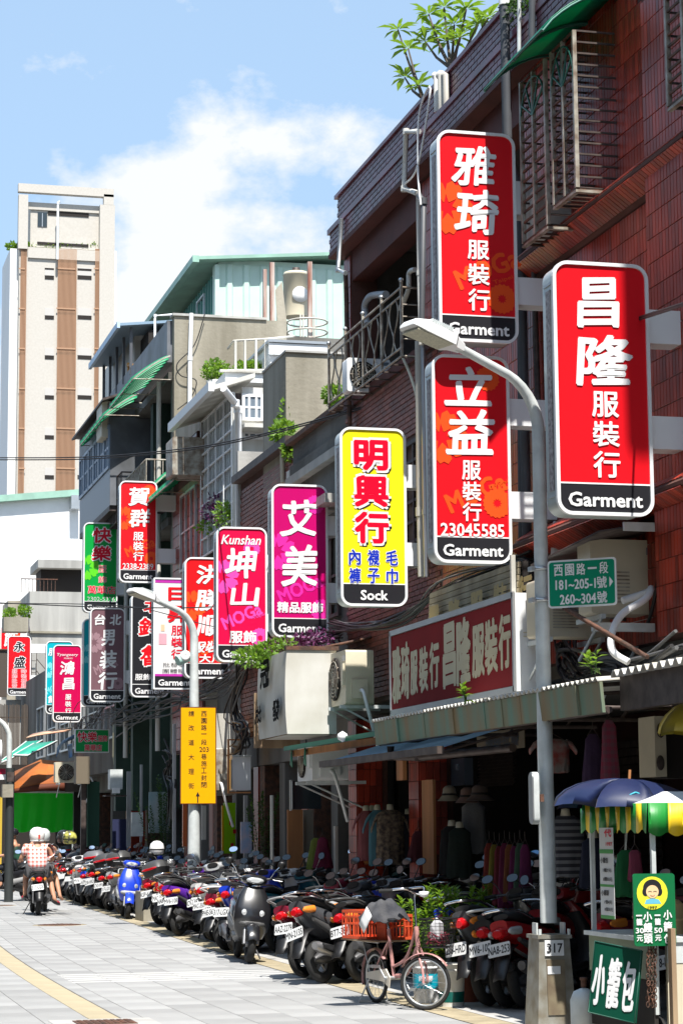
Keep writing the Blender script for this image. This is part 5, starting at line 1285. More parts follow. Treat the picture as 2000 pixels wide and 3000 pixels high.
for i in range(k):
    y0_,y1_ = ya + (yb - ya) * i / k,ya + (yb - ya) * (i + 1) / k - .006; dx = rnd.gauss(0,.006)
    MB().hexa([(XW + dx,y0_,z0 - .24),(XW + .025 + dx,y0_,z0 - .24),(XW + .025 + dx,y1_,z0 - .24),(XW + dx,y1_,z0 - .24)],[(XW - .02 + dx,y0_,z0 - .012),(XW + .005 + dx,y0_,z0 - .012),(XW + .005 + dx,y1_,z0 - .012),(XW - .02 + dx,y1_,z0 - .012)]).build('edge_panel',M_rustgreen,t)
for y in (ya + .1,ya + 1.9,(ya + yb) / 2,yb - 1.6,yb - .1):
    mb = MB(); mb.tube([(XW + .05,y,z0 - .2),(XA + .1,y,z0 - .2)],.022,4); mb.tube([(XW + .05,y,z0 - .03),(XA + .1,y,z0 + .05)],.022,4)
    for f in (.25,.55,.85): mb.tube([(XW + 1.05 * f,y,z0 - .2),(XW + 1.05 * f + .14,y,z0 - .02)],.014,4)
    mb.build('truss',M_iron,t)
mb = MB(); mb.tube([(XW + .06,ya,z0 - .22),(XW + .06,yb,z0 - .22)],.03,5); mb.build('edge_beam',M_iron,t)
pipe(t,'drain_pipe',M_iron,[(XW + .1,yb - .25,z0 - .26),(XW + .1,yb - .25,z0 - .36),(XW + .3,yb - .6,z0 - .38),(XW + .6,yb - 2.6,z0 - .36)],.04)
X3 = 6.03; yc_ = 10.5; t = thing('corrugated_awning','pale corrugated awning at the right edge with a dark steel beam, under the air conditioners','awning',(X3,yc_,2.7))
mb = MB(); g0,g1 = [],[]; n = 34; zz = P(1900,1955,X=X3).z
for i in range(n * 4):
    f = i / (n * 4 - 1); y = yc_ + (ya - .05 - yc_) * f; w_ = .022 if (i % 4) in (1,2) else -.022; g0.append(V3((X3 - .05,y,zz + w_))); g1.append(V3((XA + .02,y,zz + .07 + w_)))
mb.sheet([g0,g1],smooth=False,thick=.012); mb.build('corrugated_sheet',M_whited,t)
bx(t,'steel_beam',M_iron,X3,X3 + .08,yc_,ya - .1,zz - .28,zz - .03)
for y in (12.2,13.6,15.2): bx(t,'cross_beam',M_iron,X3 + .08,XA,y,y + .05,zz - .2,zz - .12)
# blue awning
ya2,yb2 = P(1420,2170,X=XW).y + 1.2,P(952,2228,X=XW).y
t = thing('blue_awning','blue sheet awning with a dark gutter, left below the rusty green edged awning','awning',(XW,ya2,2.3)); zb_ = P(960,2232,X=XW).z
k = 5
for i in range(k):
    y0_,y1_ = ya2 + (yb2 - ya2) * i / k,ya2 + (yb2 - ya2) * (i + 1) / k - .01
    MB().sheet([[V3((XW,y0_,zb_)),V3((XW,y1_,zb_))],[V3((XA + .3,y0_,zb_ + .42)),V3((XA + .3,y1_,zb_ + .42))]],smooth=False).build('blue_sheet',M_bluesheet,t)
bx(t,'gutter',M_iron,XW - .07,XW - .005,ya2,yb2,zb_ - .06,zb_ + .01)
for y in (ya2 + .1,yb2 - .1,(ya2 + yb2) / 2): MB().tube([(XW,y,zb_ - .04),(XA + .2,y,zb_ + .3)],.018,4).build('strut',M_iron,t)
# small green awning with tattered flags
Xg = 6.0; y0_,y1_ = P(1125,2130,X=Xg).y,P(838,2195,X=Xg).y; zg = P(900,2182,X=Xg).z
t = thing('green_awning','thin green sheet awning with orange edge beside the white curved sign box','awning',(Xg,y0_,zg))
MB().sheet([[V3((Xg,y0_,zg)),V3((Xg,y1_,zg))],[V3((XA + .3,y0_,zg + .25)),V3((XA + .3,y1_,zg + .25))]],thick=.02).build('sheet',M_greenroof,t)
bx(t,'edge',M_canopy,Xg - .03,Xg - .002,y0_,y1_,zg - .03,zg + .02)
bx(t,'under_beam',M_orangewood,Xg + .05,Xg + .12,y0_,y1_,zg - .10,zg - .03)
for a_,b_ in ((855,2195),(895,2190)):
    q = P(a_,b_,X=Xg + .02); MB().sheet([[q,q + V3((.02,.12,0))],[q + V3((.01,0,-.22)),q + V3((.0,.10,-.18))]],thick=.006).build('tattered_flag',M_canopy,t)
q = P(1003,2158,X=Xg - .05); mb = MB(); mb.lathe([(.001,-.06),(.05,-.03),(.06,0),(.05,.03),(.001,.06)],q,12); mb.build('white_bulb',M_white,t)
# red long board
XL = 6.3; ya,yb = P(1505,1880,X=XL).y,P(1144,1970,X=XL).y; zt = P(1505,1735,X=XL).z; zb_ = P(1505,2025,X=XL).z
t = thing('long_red_sign','long dull red board reading 雅琦服裝行昌隆服裝行 above the awning','shop sign',(XL,ya,zb_))
xe = P(1576,1880,Y=ya).x
bx(t,'box',M_white,XL + .012,xe,ya,yb,zb_,zt)
bx(t,'face_panel',mat('dull_red_print',(.22,.010,.012),.75,spec=.15,var=.12,scale=1.5),XL,XL + .011,ya + .03,yb - .03,zb_ + .05,zt - .05)
for (c0,c1,e0,e1) in ((ya,yb,zb_ - .01,zb_ + .045),(ya,yb,zt - .045,zt + .01),(ya - .01,ya + .025,zb_,zt),(yb - .025,yb + .01,zb_,zt)): bx(t,'frame',M_alu,XL - .012,XL + .0115,c0 - .001,c1 + .001,e0,e1)
Lb = yb - ya; Hb = zt - zb_; o = V3((XL - .004,yb,zt)); u = V3((0,-1,0)); v = V3((0,0,1)); M_tan = cm((.52,.45,.28))
for s_,a0,a1,b0,b1 in (('雅',.02,.095,.22,.86),('琦',.105,.175,.20,.84),('服',.19,.25,.32,.80),('裝',.27,.34,.31,.80),('行',.36,.435,.28,.78),('昌',.475,.57,.13,.80),('隆',.585,.685,.12,.80),('服',.705,.79,.24,.76),('裝',.80,.885,.22,.76),('行',.90,.975,.20,.74)):
    mb = MB(); write(mb,s_,o,u,v,a0 * Lb,-b1 * Hb,a1 * Lb,-b0 * Hb,.045,wob=.02); mb.build('lettering',M_tan,t)
for z in (.56,.60): bx(t,'vent_slot',M_cream,xe - .14,xe - .04,ya - .004,ya - .001,zb_ + Hb * z - .01,zb_ + Hb * z)
bx(t,'conduit',M_whited,XL + .02,XL + .06,ya + .1,ya + .14,zt,zt + .35)
# cream board with planks and gold characters above it
Xc = 6.62; y0_,y1_ = P(1510,1650,X=Xc).y,P(1252,1740,X=Xc).y; z1_ = P(1380,1690,X=Xc).z; z0_ = P(1380,1800,X=Xc).z
t = thing('plank_sign_board','old cream plank board with gold characters, behind the top of the long red board','shop sign',(Xc,y0_,z0_))
for i in range(6): bx(t,'plank',mat('cream_plank',(.42,.36,.24),.7,dark=(.26,.21,.13),scale=3,rndv=.1),Xc + .004 * i,Xc + .004 * i + .03,y0_,y1_,z0_ + (z1_ - z0_) * i / 6,z0_ + (z1_ - z0_) * (i + 1) / 6 - .008)
bx(t,'back',M_dark,Xc + .06,Xc + .3,y0_,y1_,z0_,z1_)
for i,s_ in enumerate('昌隆服裝行'):
    mb = MB(); write(mb,s_,V3((Xc - .05,y1_ - .2,z0_ + .02)),u,v,i * .72,-.10,i * .72 + .38,.16,.05); mb.build('gold_lettering',mat('gold_letter',(.45,.32,.10),.4,.4),t)

# white curved sign box
Yw = 26.0; q0 = P(842,2030,Y=Yw); q1 = P(985,2030,Y=Yw); zt = P(900,1905,Y=Yw).z; zb_ = P(900,2150,Y=Yw).z
t = thing('white_sign_box','weathered white box sign with black characters 冠 批發, lit on its blank end','shop sign',(q0.x,Yw,zb_))
mb = MB(); prof = [(q0.x - .03 + .025 * (2 * f - 1) ** 2,f) for f in [j / 8 for j in range(9)]]
xr_ = q1.x; vs0 = [V3((x,Yw,zb_ + (zt - zb_) * f)) for x,f in prof]; Y2 = 27.75
g = [[V3((x + (y - Yw) * .02,y,zb_ + (zt - zb_) * f)) for x,f in prof] for y in (Yw,Y2)]
mb.sheet(g); mb.add([V3((x,Yw,zb_ + (zt - zb_) * f)) for x,f in prof] + [V3((xr_,Yw,zt)),V3((xr_,Yw,zb_))],[tuple(range(11))])
mb.add([V3((q0.x + .03,Yw,zt)),V3((xr_,Yw,zt)),V3((xr_,Y2,zt)),V3((q0.x + .1,Y2,zt))],[(0,1,2,3)]); mb.add([V3((q0.x + .03,Yw,zb_)),V3((xr_,Yw,zb_)),V3((xr_,Y2,zb_)),V3((q0.x + .1,Y2,zb_))],[(0,1,2,3)])
mb.build('box',mat('aged_white',(.62,.61,.57),.7,dark=(.48,.46,.40),scale=1.6),t)
bx(t,'end_trim',M_rust,q0.x - .02,xr_ + .03,Yw - .02,Yw + .1,zt + .002,zt + .05)
o = V3((q0.x - .045,Y2,zb_)); 
for s_,a0,a1,b0,b1 in (('冠',.45,1.0,.62,.94),('批',.12,.5,.20,.40),('發',1.2,1.6,.18,.42)):
    mb = MB(); write(mb,s_,o + V3((.0,0,0)),V3((-.015,-1,0)),v,a0,b0 * (zt - zb_),a1,b1 * (zt - zb_),.04,wob=.03); mb.build('lettering',mat('ink_black',(.015,.015,.015),.95,spec=.05),t)
t = thing('wooden_signboard','brown wooden panel behind the white 冠 box sign','panel',(q0.x,Y2 + .1,zb_)); bx(t,'panel',M_wood,q0.x - .0,q0.x + .6,Y2 + .15,Y2 + .2,zb_ - .1,zt - .4)
# creeper above it
t = thing('purple_creeper','purple and green creeper trailing on the roof over the white box sign','plant',P(850,1900,Y=27))
cc = [(P(790 + 26 * i,1905 - 7 * i + (4 if i % 2 else 0),Y=27.3),.22,.3,.10) for i in range(7)]
leaf_cloud(t,'purple_foliage',M_leafp,cc,700,.06,.014,21); leaf_cloud(t,'foliage',M_leaf,[(P(735,1925,Y=27.1),.22,.2,.10),(P(790,1900,Y=27.1),.20,.2,.10),(P(830,1890,Y=27.1),.12,.2,.07),(P(770,1940,Y=27.1),.12,.2,.06)],480,.07,.022,22)
t = thing('tin_roof','rusty tin roof edge under the purple creeper','roof',P(850,1930,Y=27)); a = P(720,1955,Y=28.6); b = P(1000,1895,Y=26)
MB().sheet([[V3((a.x,28.6,a.z)),V3((b.x - .35,26,b.z - .05))],[V3((a.x + .8,28.6,a.z + .2)),V3((b.x + .6,26,b.z + .15))]],thick=.03).build('sheet',M_rust,t)
# air conditioners
q = P(1045,2068,X=6.72); ac_unit('cream air conditioner on a wall bracket between the yellow sign and the white box sign',6.66,q.y,q.z,.75,.64,.34,'-X',M_cream,group='cream air conditioners on the walls')
t = thing('black_speaker','small black horn box beside the cream air conditioner','speaker',P(985,1960,Y=29)); bxp(t,'box',M_black,972,998,1935,1975,29,.25); bxp(t,'bracket',M_iron,990,1000,1975,1990,29.1,.1)
q = P(945,2288,X=6.6); ac_unit('white air conditioner above the dark doorway, below the green awning',6.6,q.y,q.z,.8,.42,.45,'-X',M_white)
q = P(1795,1800,Y=17.2); ac_unit('large cream air conditioner behind the green street sign',q.x + .1,17.3,q.z,.62,.62,.3,'-Y',M_cream,fan=False,group='cream air conditioners on the walls')
q = P(1665,1870,Y=18.2); ac_unit('cream air conditioner half hidden by the lamp post, lower left of the street sign',q.x,18.2,q.z,.66,.5,.3,'-Y',M_cream,fan=False)
t = thing('ac_shelter','rusty sheet roof and steel brackets over the air conditioner behind the street sign','shelter',P(1780,1620,Y=17.6))
a = P(1640,1615,Y=17.9); MB().sheet([[V3((a.x - .1,16.7,a.z + .02)),V3((a.x - .1,18.4,a.z - .06))],[V3((XA,16.7,a.z + .12)),V3((XA,18.4,a.z + .04))]],thick=.02).build('sheet',M_iron,t)
bx(t,'edge',M_galv,a.x + .1,XA,16.66,16.69,a.z + .02,a.z + .09)
mb = MB(); mb.tube([P(1650,1780,X=6.1),P(1895,1925,X=6.3)],.02,4); mb.build('rusty_brace',M_rust,t)
mb = MB(); mb.tube([P(1600,1775,X=6.5),P(1830,1815,X=6.9)],.022,4); mb.build('brace',M_iron,t)
mb = MB(); mb.box(6.45,XA - .01,17.0,17.05,P(1850,1850,Y=17).z,P(1850,1825,Y=17).z); mb.build('bracket_plate',M_galv,t)
pipe(t,'white_hose',M_white,smooth_path([P(1822,1760,Y=16.9),P(1895,1735,Y=16.9),P(1905,1725,Y=16.8),P(1888,1755,Y=16.7),P(1820,1800,Y=16.6),P(1790,1860,Y=16.5),P(1795,1910,Y=16.4),P(1840,1940,Y=16.3)],6),.03,8)
# meter boxes and unit behind the orange sign
t = thing('meter_cabinet','white metal meter cabinet in a rusty frame right of the orange sign','cabinet',P(710,2315,Y=34))
bxp(t,'cabinet',M_white,682,735,2217,2315,34,.3); bxp(t,'side',M_alu,676,681,2225,2312,34.02,.25); bxp(t,'lid',M_galv,680,737,2212,2216,33.95,.35)
for r_ in ((668,673,2165,2325),(674,735,2320,2324),(674,718,2165,2169)): bxp(t,'rusty_frame',M_orangewood,*r_,33.9,.05)
q = P(650,2330,X=7.0); ac_unit('old grey air conditioner behind the right edge of the orange sign',6.9,q.y,q.z,.7,.75,.5,'-X',M_ironl,bracket=False)
t = thing('ribbed_shutter_box','dirty white ribbed shutter box above the meter cabinet','shutter box',P(665,2200,Y=35)); bxp(t,'box',M_whited,634,700,2090,2222,35,.4)
# pale green plank boxes at the left
for (x0_,x1_,ya_,yb_,Yk,lab,nn) in ((432,525,2075,2270,46.5,'pale green curved plank sign box with two red and gold characters, the nearer of two',7),(330,424,2105,2280,50.5,'pale green curved plank sign box with gold characters, the farther of two',7)):
    ql = P(x0_,2170,Y=Yk + 2.6); qr = P(x1_ - 35,2170,Y=Yk); zt = P(x1_,ya_,Y=Yk).z; zb_ = P(x1_,yb_,Y=Yk).z; h_ = zt - zb_
    t = thing('plank_sign_box',lab,'shop sign',(qr.x,Yk,zb_)); MPG = mat('pale_green_plank',(.34,.37,.28),.6,dark=(.26,.26,.18),scale=2,rndv=.08)
    for i in range(nn):
        f0,f1 = i / nn,(i + 1) / nn; bulge = lambda f: .45 * max(0,.45 - f) ** 1.5
        MB().hexa([(qr.x + bulge(f0),Yk,zb_ + h_ * f0 + .008),(qr.x + .5,Yk,zb_ + h_ * f0 + .008),(ql.x + .5,Yk + 2.6,zb_ + h_ * f0 + .008),(ql.x + bulge(f0),Yk + 2.6,zb_ + h_ * f0 + .008)],
                  [(qr.x + bulge(f1),Yk,zb_ + h_ * f1),(qr.x + .5,Yk,zb_ + h_ * f1),(ql.x + .5,Yk + 2.6,zb_ + h_ * f1),(ql.x + bulge(f1),Yk + 2.6,zb_ + h_ * f1)]).build('plank',MPG,t)
    bx(t,'end_panel',M_orangewood,qr.x + .03,qr.x + .6,Yk - .03,Yk - .002,zb_ + .15,zt - .02); bx(t,'end_trim',M_white,qr.x + .05,qr.x + .62,Yk - .05,Yk - .031,zb_ + .05,zb_ + .14)
    o = V3((ql.x - .03,Yk + 2.6,zb_)); du = V3((qr.x - ql.x,-2.6,0)).normalized()
    for k,s_ in enumerate('服飾' if nn and Yk < 48 else '服飾行店'):
        mb = MB(); a0 = (.5 if Yk < 48 else .15) + k * (.95 if Yk < 48 else .62); write(mb,s_,o,du,v,a0,h_ * .42,a0 + .42,h_ * .82,.05); mb.build('lettering',mat('red_gold',(.5,.2,.06),.5) if Yk < 48 else mat('gold_letter',(.45,.32,.10),.4,.4),t)
t = thing('electric_cabinet','brown electric cabinet on a post below the small green sign','cabinet',P(245,2290,Y=50)); bxp(t,'cabinet',mat('brown_box',(.16,.13,.09),.6),224,264,2216,2296,49.5,.4); bxp(t,'post',M_iron,238,252,2297,2560,49.7,.12)
t = thing('electric_cabinet','pale grey electric meter box hanging left of the orange sign','cabinet',P(340,2320,Y=46)); bxp(t,'cabinet',M_galv,323,360,2254,2312,46,.3); bxp(t,'fuse_box',M_white,332,352,2308,2324,45.8,.15); bxp(t,'shelf',M_iron,310,372,2329,2333,45.8,.4)
q = P(205,2245,Y=55); ac_unit('old cream air conditioner tucked under the blue banner',q.x,55,q.z - .4,.75,.5,.3,'-Y',M_cream)

# ------------------------------------------------------------------ tangled service cables along the shop fronts
rc = random.Random(12)
M_cab2 = mat('cable_grey',(.10,.10,.10),.6)
def bundle(label,pts,n,spread,r=.014):
    t = thing('cable_bundle',label,'cables',pts[0])
    for k in range(n):
        pp = [V3(p) + V3((rc.gauss(0,spread * .6),rc.gauss(0,spread),rc.gauss(0,spread))) for p in pts]
        MB().tube(smooth_path(pp,5),r * (.6 + rc.random() * .8),5).build('cable',M_cable if k % 4 else M_cab2,t)
bundle('thick bundle of black cables sagging above the long red board',[P(1560,1640,X=6.85),P(1480,1655,X=6.85),P(1300,1720,X=6.8),P(1180,1810,X=6.8),P(1060,1835,X=6.8),P(970,1830,X=6.9)],9,.045)
bundle('black cables between the magenta sign and the white box sign',[P(1000,1850,X=6.9),P(930,1890,X=6.8),P(850,1900,X=6.9),P(760,1925,X=6.9),P(700,1960,X=7.0)],7,.05)
bundle('tangle of black cables falling beside the orange sign',[P(720,1940,X=7.0),P(700,2010,X=7.0),P(690,2090,X=7.0),P(712,2150,X=7.0),P(690,2210,X=7.0)],11,.10)
bundle('black cables hanging under the red 洪勝順 sign',[P(720,1960,X=7.1),P(640,2000,X=7.1),P(560,2035,X=7.1),P(500,2060,X=7.2),P(400,2085,X=7.3),P(330,2110,X=7.4)],12,.12)
bundle('black cables bunched under the grey-purple sign',[P(400,2070,X=7.4),P(330,2085,X=7.4),P(290,2100,X=7.5),P(250,2120,X=7.5),P(220,2170,X=7.6)],11,.20)
bundle('pale and black wires tangled left of the orange sign',[P(490,2190,X=7.2),P(500,2230,X=7.2),P(485,2260,X=7.2),P(505,2300,X=7.2),P(495,2400,X=7.2)],8,.10)
bundle('black cables lying on the pale corrugated awning at the right',[P(1660,1870,X=6.8),P(1700,1940,X=6.8),P(1780,1945,X=6.6),P(1860,1940,X=6.6),P(2000,1890,X=6.6)],10,.05)
bundle('dark drop cables under the lamp-side air conditioner',[P(1640,1880,X=6.8),P(1645,1930,X=6.8),P(1660,1980,X=6.75),P(1680,1990,X=6.7)],10,.07)
def wire(label,pts,r,name='overhead_wire',m=None):
    o = MB().tube(smooth_path(pts,6),r,6).build(name,m or M_cable,None); tag(o,label,'wire','overhead wires across the street'); return o
W_ = [(-40,1344),(250,1342),(500,1322),(700,1290),(1000,1213),(1300,1112),(1600,1020),(2060,872)]
def wpts(dy,dz): return [P(x,y + dy,Y=40 - 26 * (x + 40) / 2100 * (1.0)) for x,y in W_]
wire('upper strand of the twisted overhead wires crossing in front of the red signs',wpts(-3,0),.010)
wire('lower strand of the twisted overhead wires crossing in front of the red signs',wpts(3,0),.010)
wire('overhead wire crossing low in front of the green and grey-purple signs, upper strand',[P(-40,1764,Y=44),P(250,1777,Y=40),P(520,1781,Y=36),P(790,1778,Y=33),P(1060,1850,Y=27)],.010)
wire('overhead wire crossing low in front of the green and grey-purple signs, lower strand',[P(-40,1768,Y=44.3),P(250,1770,Y=40.3),P(420,1783,Y=37.7),P(640,1838,Y=34.5),P(785,1830,Y=33)],.008)

# ------------------------------------------------------------------ lamp posts
def lamp_post(label,px,Yp,ztop,reach,hd,base,zb_=.8,rp=(.075,.058)):
    bpt = P(px,2700,Y=Yp); X_ = bpt.x
    t = thing('street_lamp',label,'street lamp',(X_,Yp,0),group='galvanised street lamps along the kerb')
    d = V3((hd[0],hd[1],0)).normalized(); path = [V3((X_,Yp,zb_)),V3((X_,Yp,ztop - .58))]
    rad = .50
    for k in range(1,8):
        a = R(66 * k / 7); path.append(V3((X_,Yp,ztop - .58)) + d * rad * (1 - math.cos(a)) + V3((0,0,rad * math.sin(a))))
    e = path[-1] + d * reach + V3((0,0,reach * .36)); path.append(e)
    nn = len(path); mb = MB(); mb.tube(path,[rp[0]] + [rp[1] - .024 * i / nn for i in range(nn - 1)],14); mb.build('pole',M_galv,t)
    # head: a flat tapered housing with fins and an LED plate
    s_ = V3((-d.y,d.x,0)); f = (d + V3((0,0,.26))).normalized(); upv = s_.cross(f); upv = upv if upv.z > 0 else -upv
    rings = []
    for (l,w,h0,h1) in ((-.05,.045,-.03,.035),(.04,.07,-.035,.07),(.08,.12,-.04,.09),(.36,.135,-.035,.075),(.47,.12,-.02,.045),(.49,.10,-.012,.02)):
        rings.append([e + f * l + s_ * (w * sx) + upv * hh for sx,hh in ((-1,h0),(1,h0),(1,h1 * .6),(.7,h1),(-.7,h1),(-1,h1 * .6))])
    mb = MB(); mb.loft(rings,smooth=False); mb.build('lamp_housing',M_white,t)
    M4 = frame_m(e,f,s_,upv)
    mb = MB(); mb.box(.10,.45,-.115,.115,-.044,-.031,M=M4); mb.build('led_plate',mat('led_plate',(.55,.52,.38),.4,var=.3,scale=60),t)
    for k in range(12): mb = MB(); mb.box(.14 + k * .018,.146 + k * .018,-.13,.13,.055,.085,M=M4); mb.build('cooling_fin',M_galv,t)
    return t,X_
L1,XL1 = lamp_post('nearest lamp post, standing on a tapered metal base numbered 317',1606,16.85,P(1480,1085,Y=16.8).z + .08,.50,(-.95,-.30),None,rp=(.068,.054))
q = P(1606,2748,Y=16.85); zt = q.z; c = XL1
lo = [V3((c + a * .16,16.85 + b * .16,0)) for a,b in ((-1,-1),(1,-1),(1,1),(-1,1))]; hi = [V3((c + a * .125,16.85 + b * .125,zt)) for a,b in ((-1,-1),(1,-1),(1,1),(-1,1))]
M_base = mat('lamp_base',(.19,.165,.12),.5,.2,dark=(.30,.30,.27),scale=7)
MB().hexa(lo,hi).build('base',M_base,L1)
bx(L1,'base_cap',M_base,c - .14,c + .14,16.71,16.99,zt + .001,zt + .03)
for sx in (-1,1):
    mb = MB(); mb.box(c + sx * .115 - .006,c + sx * .115 + .006,16.80,16.9,zt + .031,zt + .12); mb.cyl((c + sx * .12,16.72,zt + .03),(c + sx * .12,16.72,zt + .075),.014,8); mb.build('bolt',M_galv,L1)
fr = lambda f: 16.85 - (.16 - .035 * f) - .004
def slanted(nm,m,x0,x1,za,zb_,out=.004): MB().hexa([(c + x0,fr(za / zt) - out,za),(c + x1,fr(za / zt) - out,za),(c + x1,fr(za / zt) + .003,za),(c + x0,fr(za / zt) + .003,za)],[(c + x0,fr(zb_ / zt) - out,zb_),(c + x1,fr(zb_ / zt) - out,zb_),(c + x1,fr(zb_ / zt) + .003,zb_),(c + x0,fr(zb_ / zt) + .003,zb_)]).build(nm,m,L1)
slanted('access_door',mat('lamp_door',(.24,.20,.13),.45,.2,dark=(.16,.12,.08),scale=9),-.075,.075,.10,zt - .16,.006)
slanted('sticker',M_white,-.07,.035,zt - .27,zt - .21,.011)
slanted('number_plate',M_white,-.085,.07,zt - .13,zt - .01,.010)
mb = MB(); write(mb,'317',V3((c - .07,fr(1) - .022,zt - .105)),V3((1,0,0)),V3((0,0,1)),0,0,.125,.07,.02); mb.build('lettering',cm(C_BLK),L1)
# clamp box on the pole
q = P(1590,2370,Y=16.8); t = thing('pole_cabinet','slim grey rounded cabinet strapped to the nearest lamp post','cabinet',(XL1 - .13,16.8,q.z - .3))
zc0,zc1 = P(1570,2415,Y=16.8).z,P(1570,2262,Y=16.8).z
MB().prism(rrect(.11,zc1 - zc0,.05,6,0,(zc0 + zc1) / 2),0,.045,lambda a,b,e: V3((XL1 - .145 + e * 1.0,16.78 + a,b)),0,True).build('casing',M_galv,t)
MB().prism(rrect(.10,zc1 - zc0 - .01,.045,6,0,(zc0 + zc1) / 2),-.03,0,lambda a,b,e: V3((XL1 - .147 + e * .2,16.78 + a,b)),0,True).build('cover',M_alu,t)
bx(t,'strap',M_rust,XL1 - .10,XL1 - .07,16.70,16.74,(zc0 + zc1) / 2 - .03,(zc0 + zc1) / 2 + .03)
# green street sign
A_ = P(1602,1644,Y=16.75); dv = V3((.72,-.62,0)).normalized(); 
wS,hS = .58,P(1602,1644,Y=16.75).z - P(1602,1783,Y=16.75).z
t = thing('street_sign','green street name sign reading 西園路一段 clamped to the nearest lamp post','street sign',A_)
nn_ = V3((dv.y,-dv.x,0)); o = A_ + V3((0,0,-hS))
MB().prism(rrect(wS,hS,.03,5,wS / 2,hS / 2),0,.012,lambda a,b,e: o + dv * a + V3((0,0,b)) - nn_ * e,0).build('border',M_white,t)
MB().prism(rrect(wS - .03,hS - .03,.022,5,wS / 2,hS / 2),0,.002,lambda a,b,e: o + dv * a + V3((0,0,b)) + nn_ * (.001 + e),0).build('panel',cm(hx('#0a8a68')),t)
def sw(s_,a0,b0,a1,b1,bold=.02):
    mb = MB(); write(mb,s_,o + nn_ * .006,dv,V3((0,0,1)),a0 * wS,(1 - b1) * hS,a1 * wS,(1 - b0) * hS,bold); mb.build('lettering',cm(WH),t)
for k,ch in enumerate('西園路一段'): sw(ch,.10 + k * .165,.09 if ch != '一' else .19,.225 + k * .165,.33 if ch != '一' else .22)
sw('181~205-1',.12,.42,.70,.62,.03); sw('號',.72,.39,.86,.63); sw('260~304',.18,.73,.70,.93,.03); sw('號',.72,.70,.86,.94)
mb = MB(); mb.add([o + nn_ * .006 + dv * .90 * wS + V3((0,0,hS * .60)),o + nn_ * .006 + dv * .90 * wS + V3((0,0,hS * .38)),o + nn_ * .006 + dv * .955 * wS + V3((0,0,hS * .49))],[(0,1,2)]); mb.build('arrow',cm(WH),t)
for f in (.14,.80):
    z = A_.z - hS * f; mb = MB(); mb.tube([V3((XL1 + .068 * math.cos(a),16.85 + .068 * math.sin(a),z)) for a in [2 * math.pi * j / 14 for j in range(14)]],.018,4,closed=True); mb.build('clamp',M_alu,t)
    bx(t,'clamp_ear',M_alu,XL1 - .10,XL1 - .07,16.8,16.9,z - .018,z + .018)

# second lamp post with the orange diversion sign
Y2 = P(562,2722,Z=0).y; zt2 = P(500,1768,Y=Y2).z
L2,XL2 = lamp_post('lamp post in the middle distance carrying the orange diversion sign',568,Y2,zt2,.42,(-.9,-.35),None,rp=(.10,.066))
bx(L2,'concrete_foot',M_curb,XL2 - .36,XL2 + .30,Y2 - .3,Y2 + .3,.004,.09)
MB().hexa([(XL2 - .22,Y2 - .22,.091),(XL2 + .22,Y2 - .22,.091),(XL2 + .22,Y2 + .22,.091),(XL2 - .22,Y2 + .22,.091)],[(XL2 - .17,Y2 - .17,.82),(XL2 + .17,Y2 - .17,.82),(XL2 + .17,Y2 + .17,.82),(XL2 - .17,Y2 + .17,.82)]).build('base',M_galv,L2)
t = thing('orange_sign','tall orange diversion sign with black characters and an upward arrow','road sign',(XL2,Y2 - .13,2))
Yo = Y2 - .14; bxp(t,'border',mat('dark_red_edge',(.06,.008,.008),.5),528,634,2071,2356,Yo,.02); bxp(t,'panel',cm((.86,.40,.0)),530.5,631.5,2073.5,2353.5,Yo - .003,.002)
q = P(530.5,2073.5,Y=Yo - .005); sc = (P(631.5,2200,Y=Yo).x - P(530.5,2200,Y=Yo).x) / 101; q.x = P(530.5,2210,Y=Yo).x
def ow(s_,a0,b0,a1,b1): mb = MB(); write(mb,s_,q,V3((1,0,0)),V3((0,0,1)),a0 * sc,-b1 * sc,a1 * sc,-b0 * sc,.012); mb.build('lettering',cm(C_BLK),t)
for k,(ch,y) in enumerate(zip('請改道大理街',(9,50,92,134,175,216))): ow(ch,22,y,38,y + 16)
for ch,y in zip('西園路一段',(9,29,49,71,91)): ow(ch,59,y + (3 if ch == '一' else 0),75,y + (5 if ch == '一' else 16))
ow('203',54,113,81,127)
for ch,y in zip('巷施工封閉',(132,152,172,193,213)): ow(ch,59,y,75,y + 16)
mb = MB(); ar = [(-1.6,0),(1.6,0),(1.6,18),(6,18),(0,31),(-6,18),(-1.6,18)]; mb.add([q + V3(((49 + a) * sc,-.001,-(272 - b) * sc)) for a,b in ar],[tuple(range(7))]); mb.build('arrow',cm(C_BLK),t)
t = thing('pole_camera','small greenish camera housing on the arm side of the second lamp post','camera',P(540,1925,Y=Y2)); mb = MB(); q = P(540,1928,Y=Y2); mb.tube([q + V3((-.12,-.05,-.05)),q + V3((.05,0,.02))],.085,12); mb.build('housing',mat('pale_teal',(.4,.6,.55),.4),t)
mb = MB(); mb.lathe([(.085,0),(.085,.03),(.05,.04),(.001,.02)],q + V3((-.0,-.09,.03)),14,M=Matrix.Rotation(R(90),4,'X')); mb.build('lens',M_white,t); mb = MB(); mb.tube([q + V3((.05,0,0)),V3((XL2,Y2,q.z))],.02,6); mb.build('arm',M_galv,t)
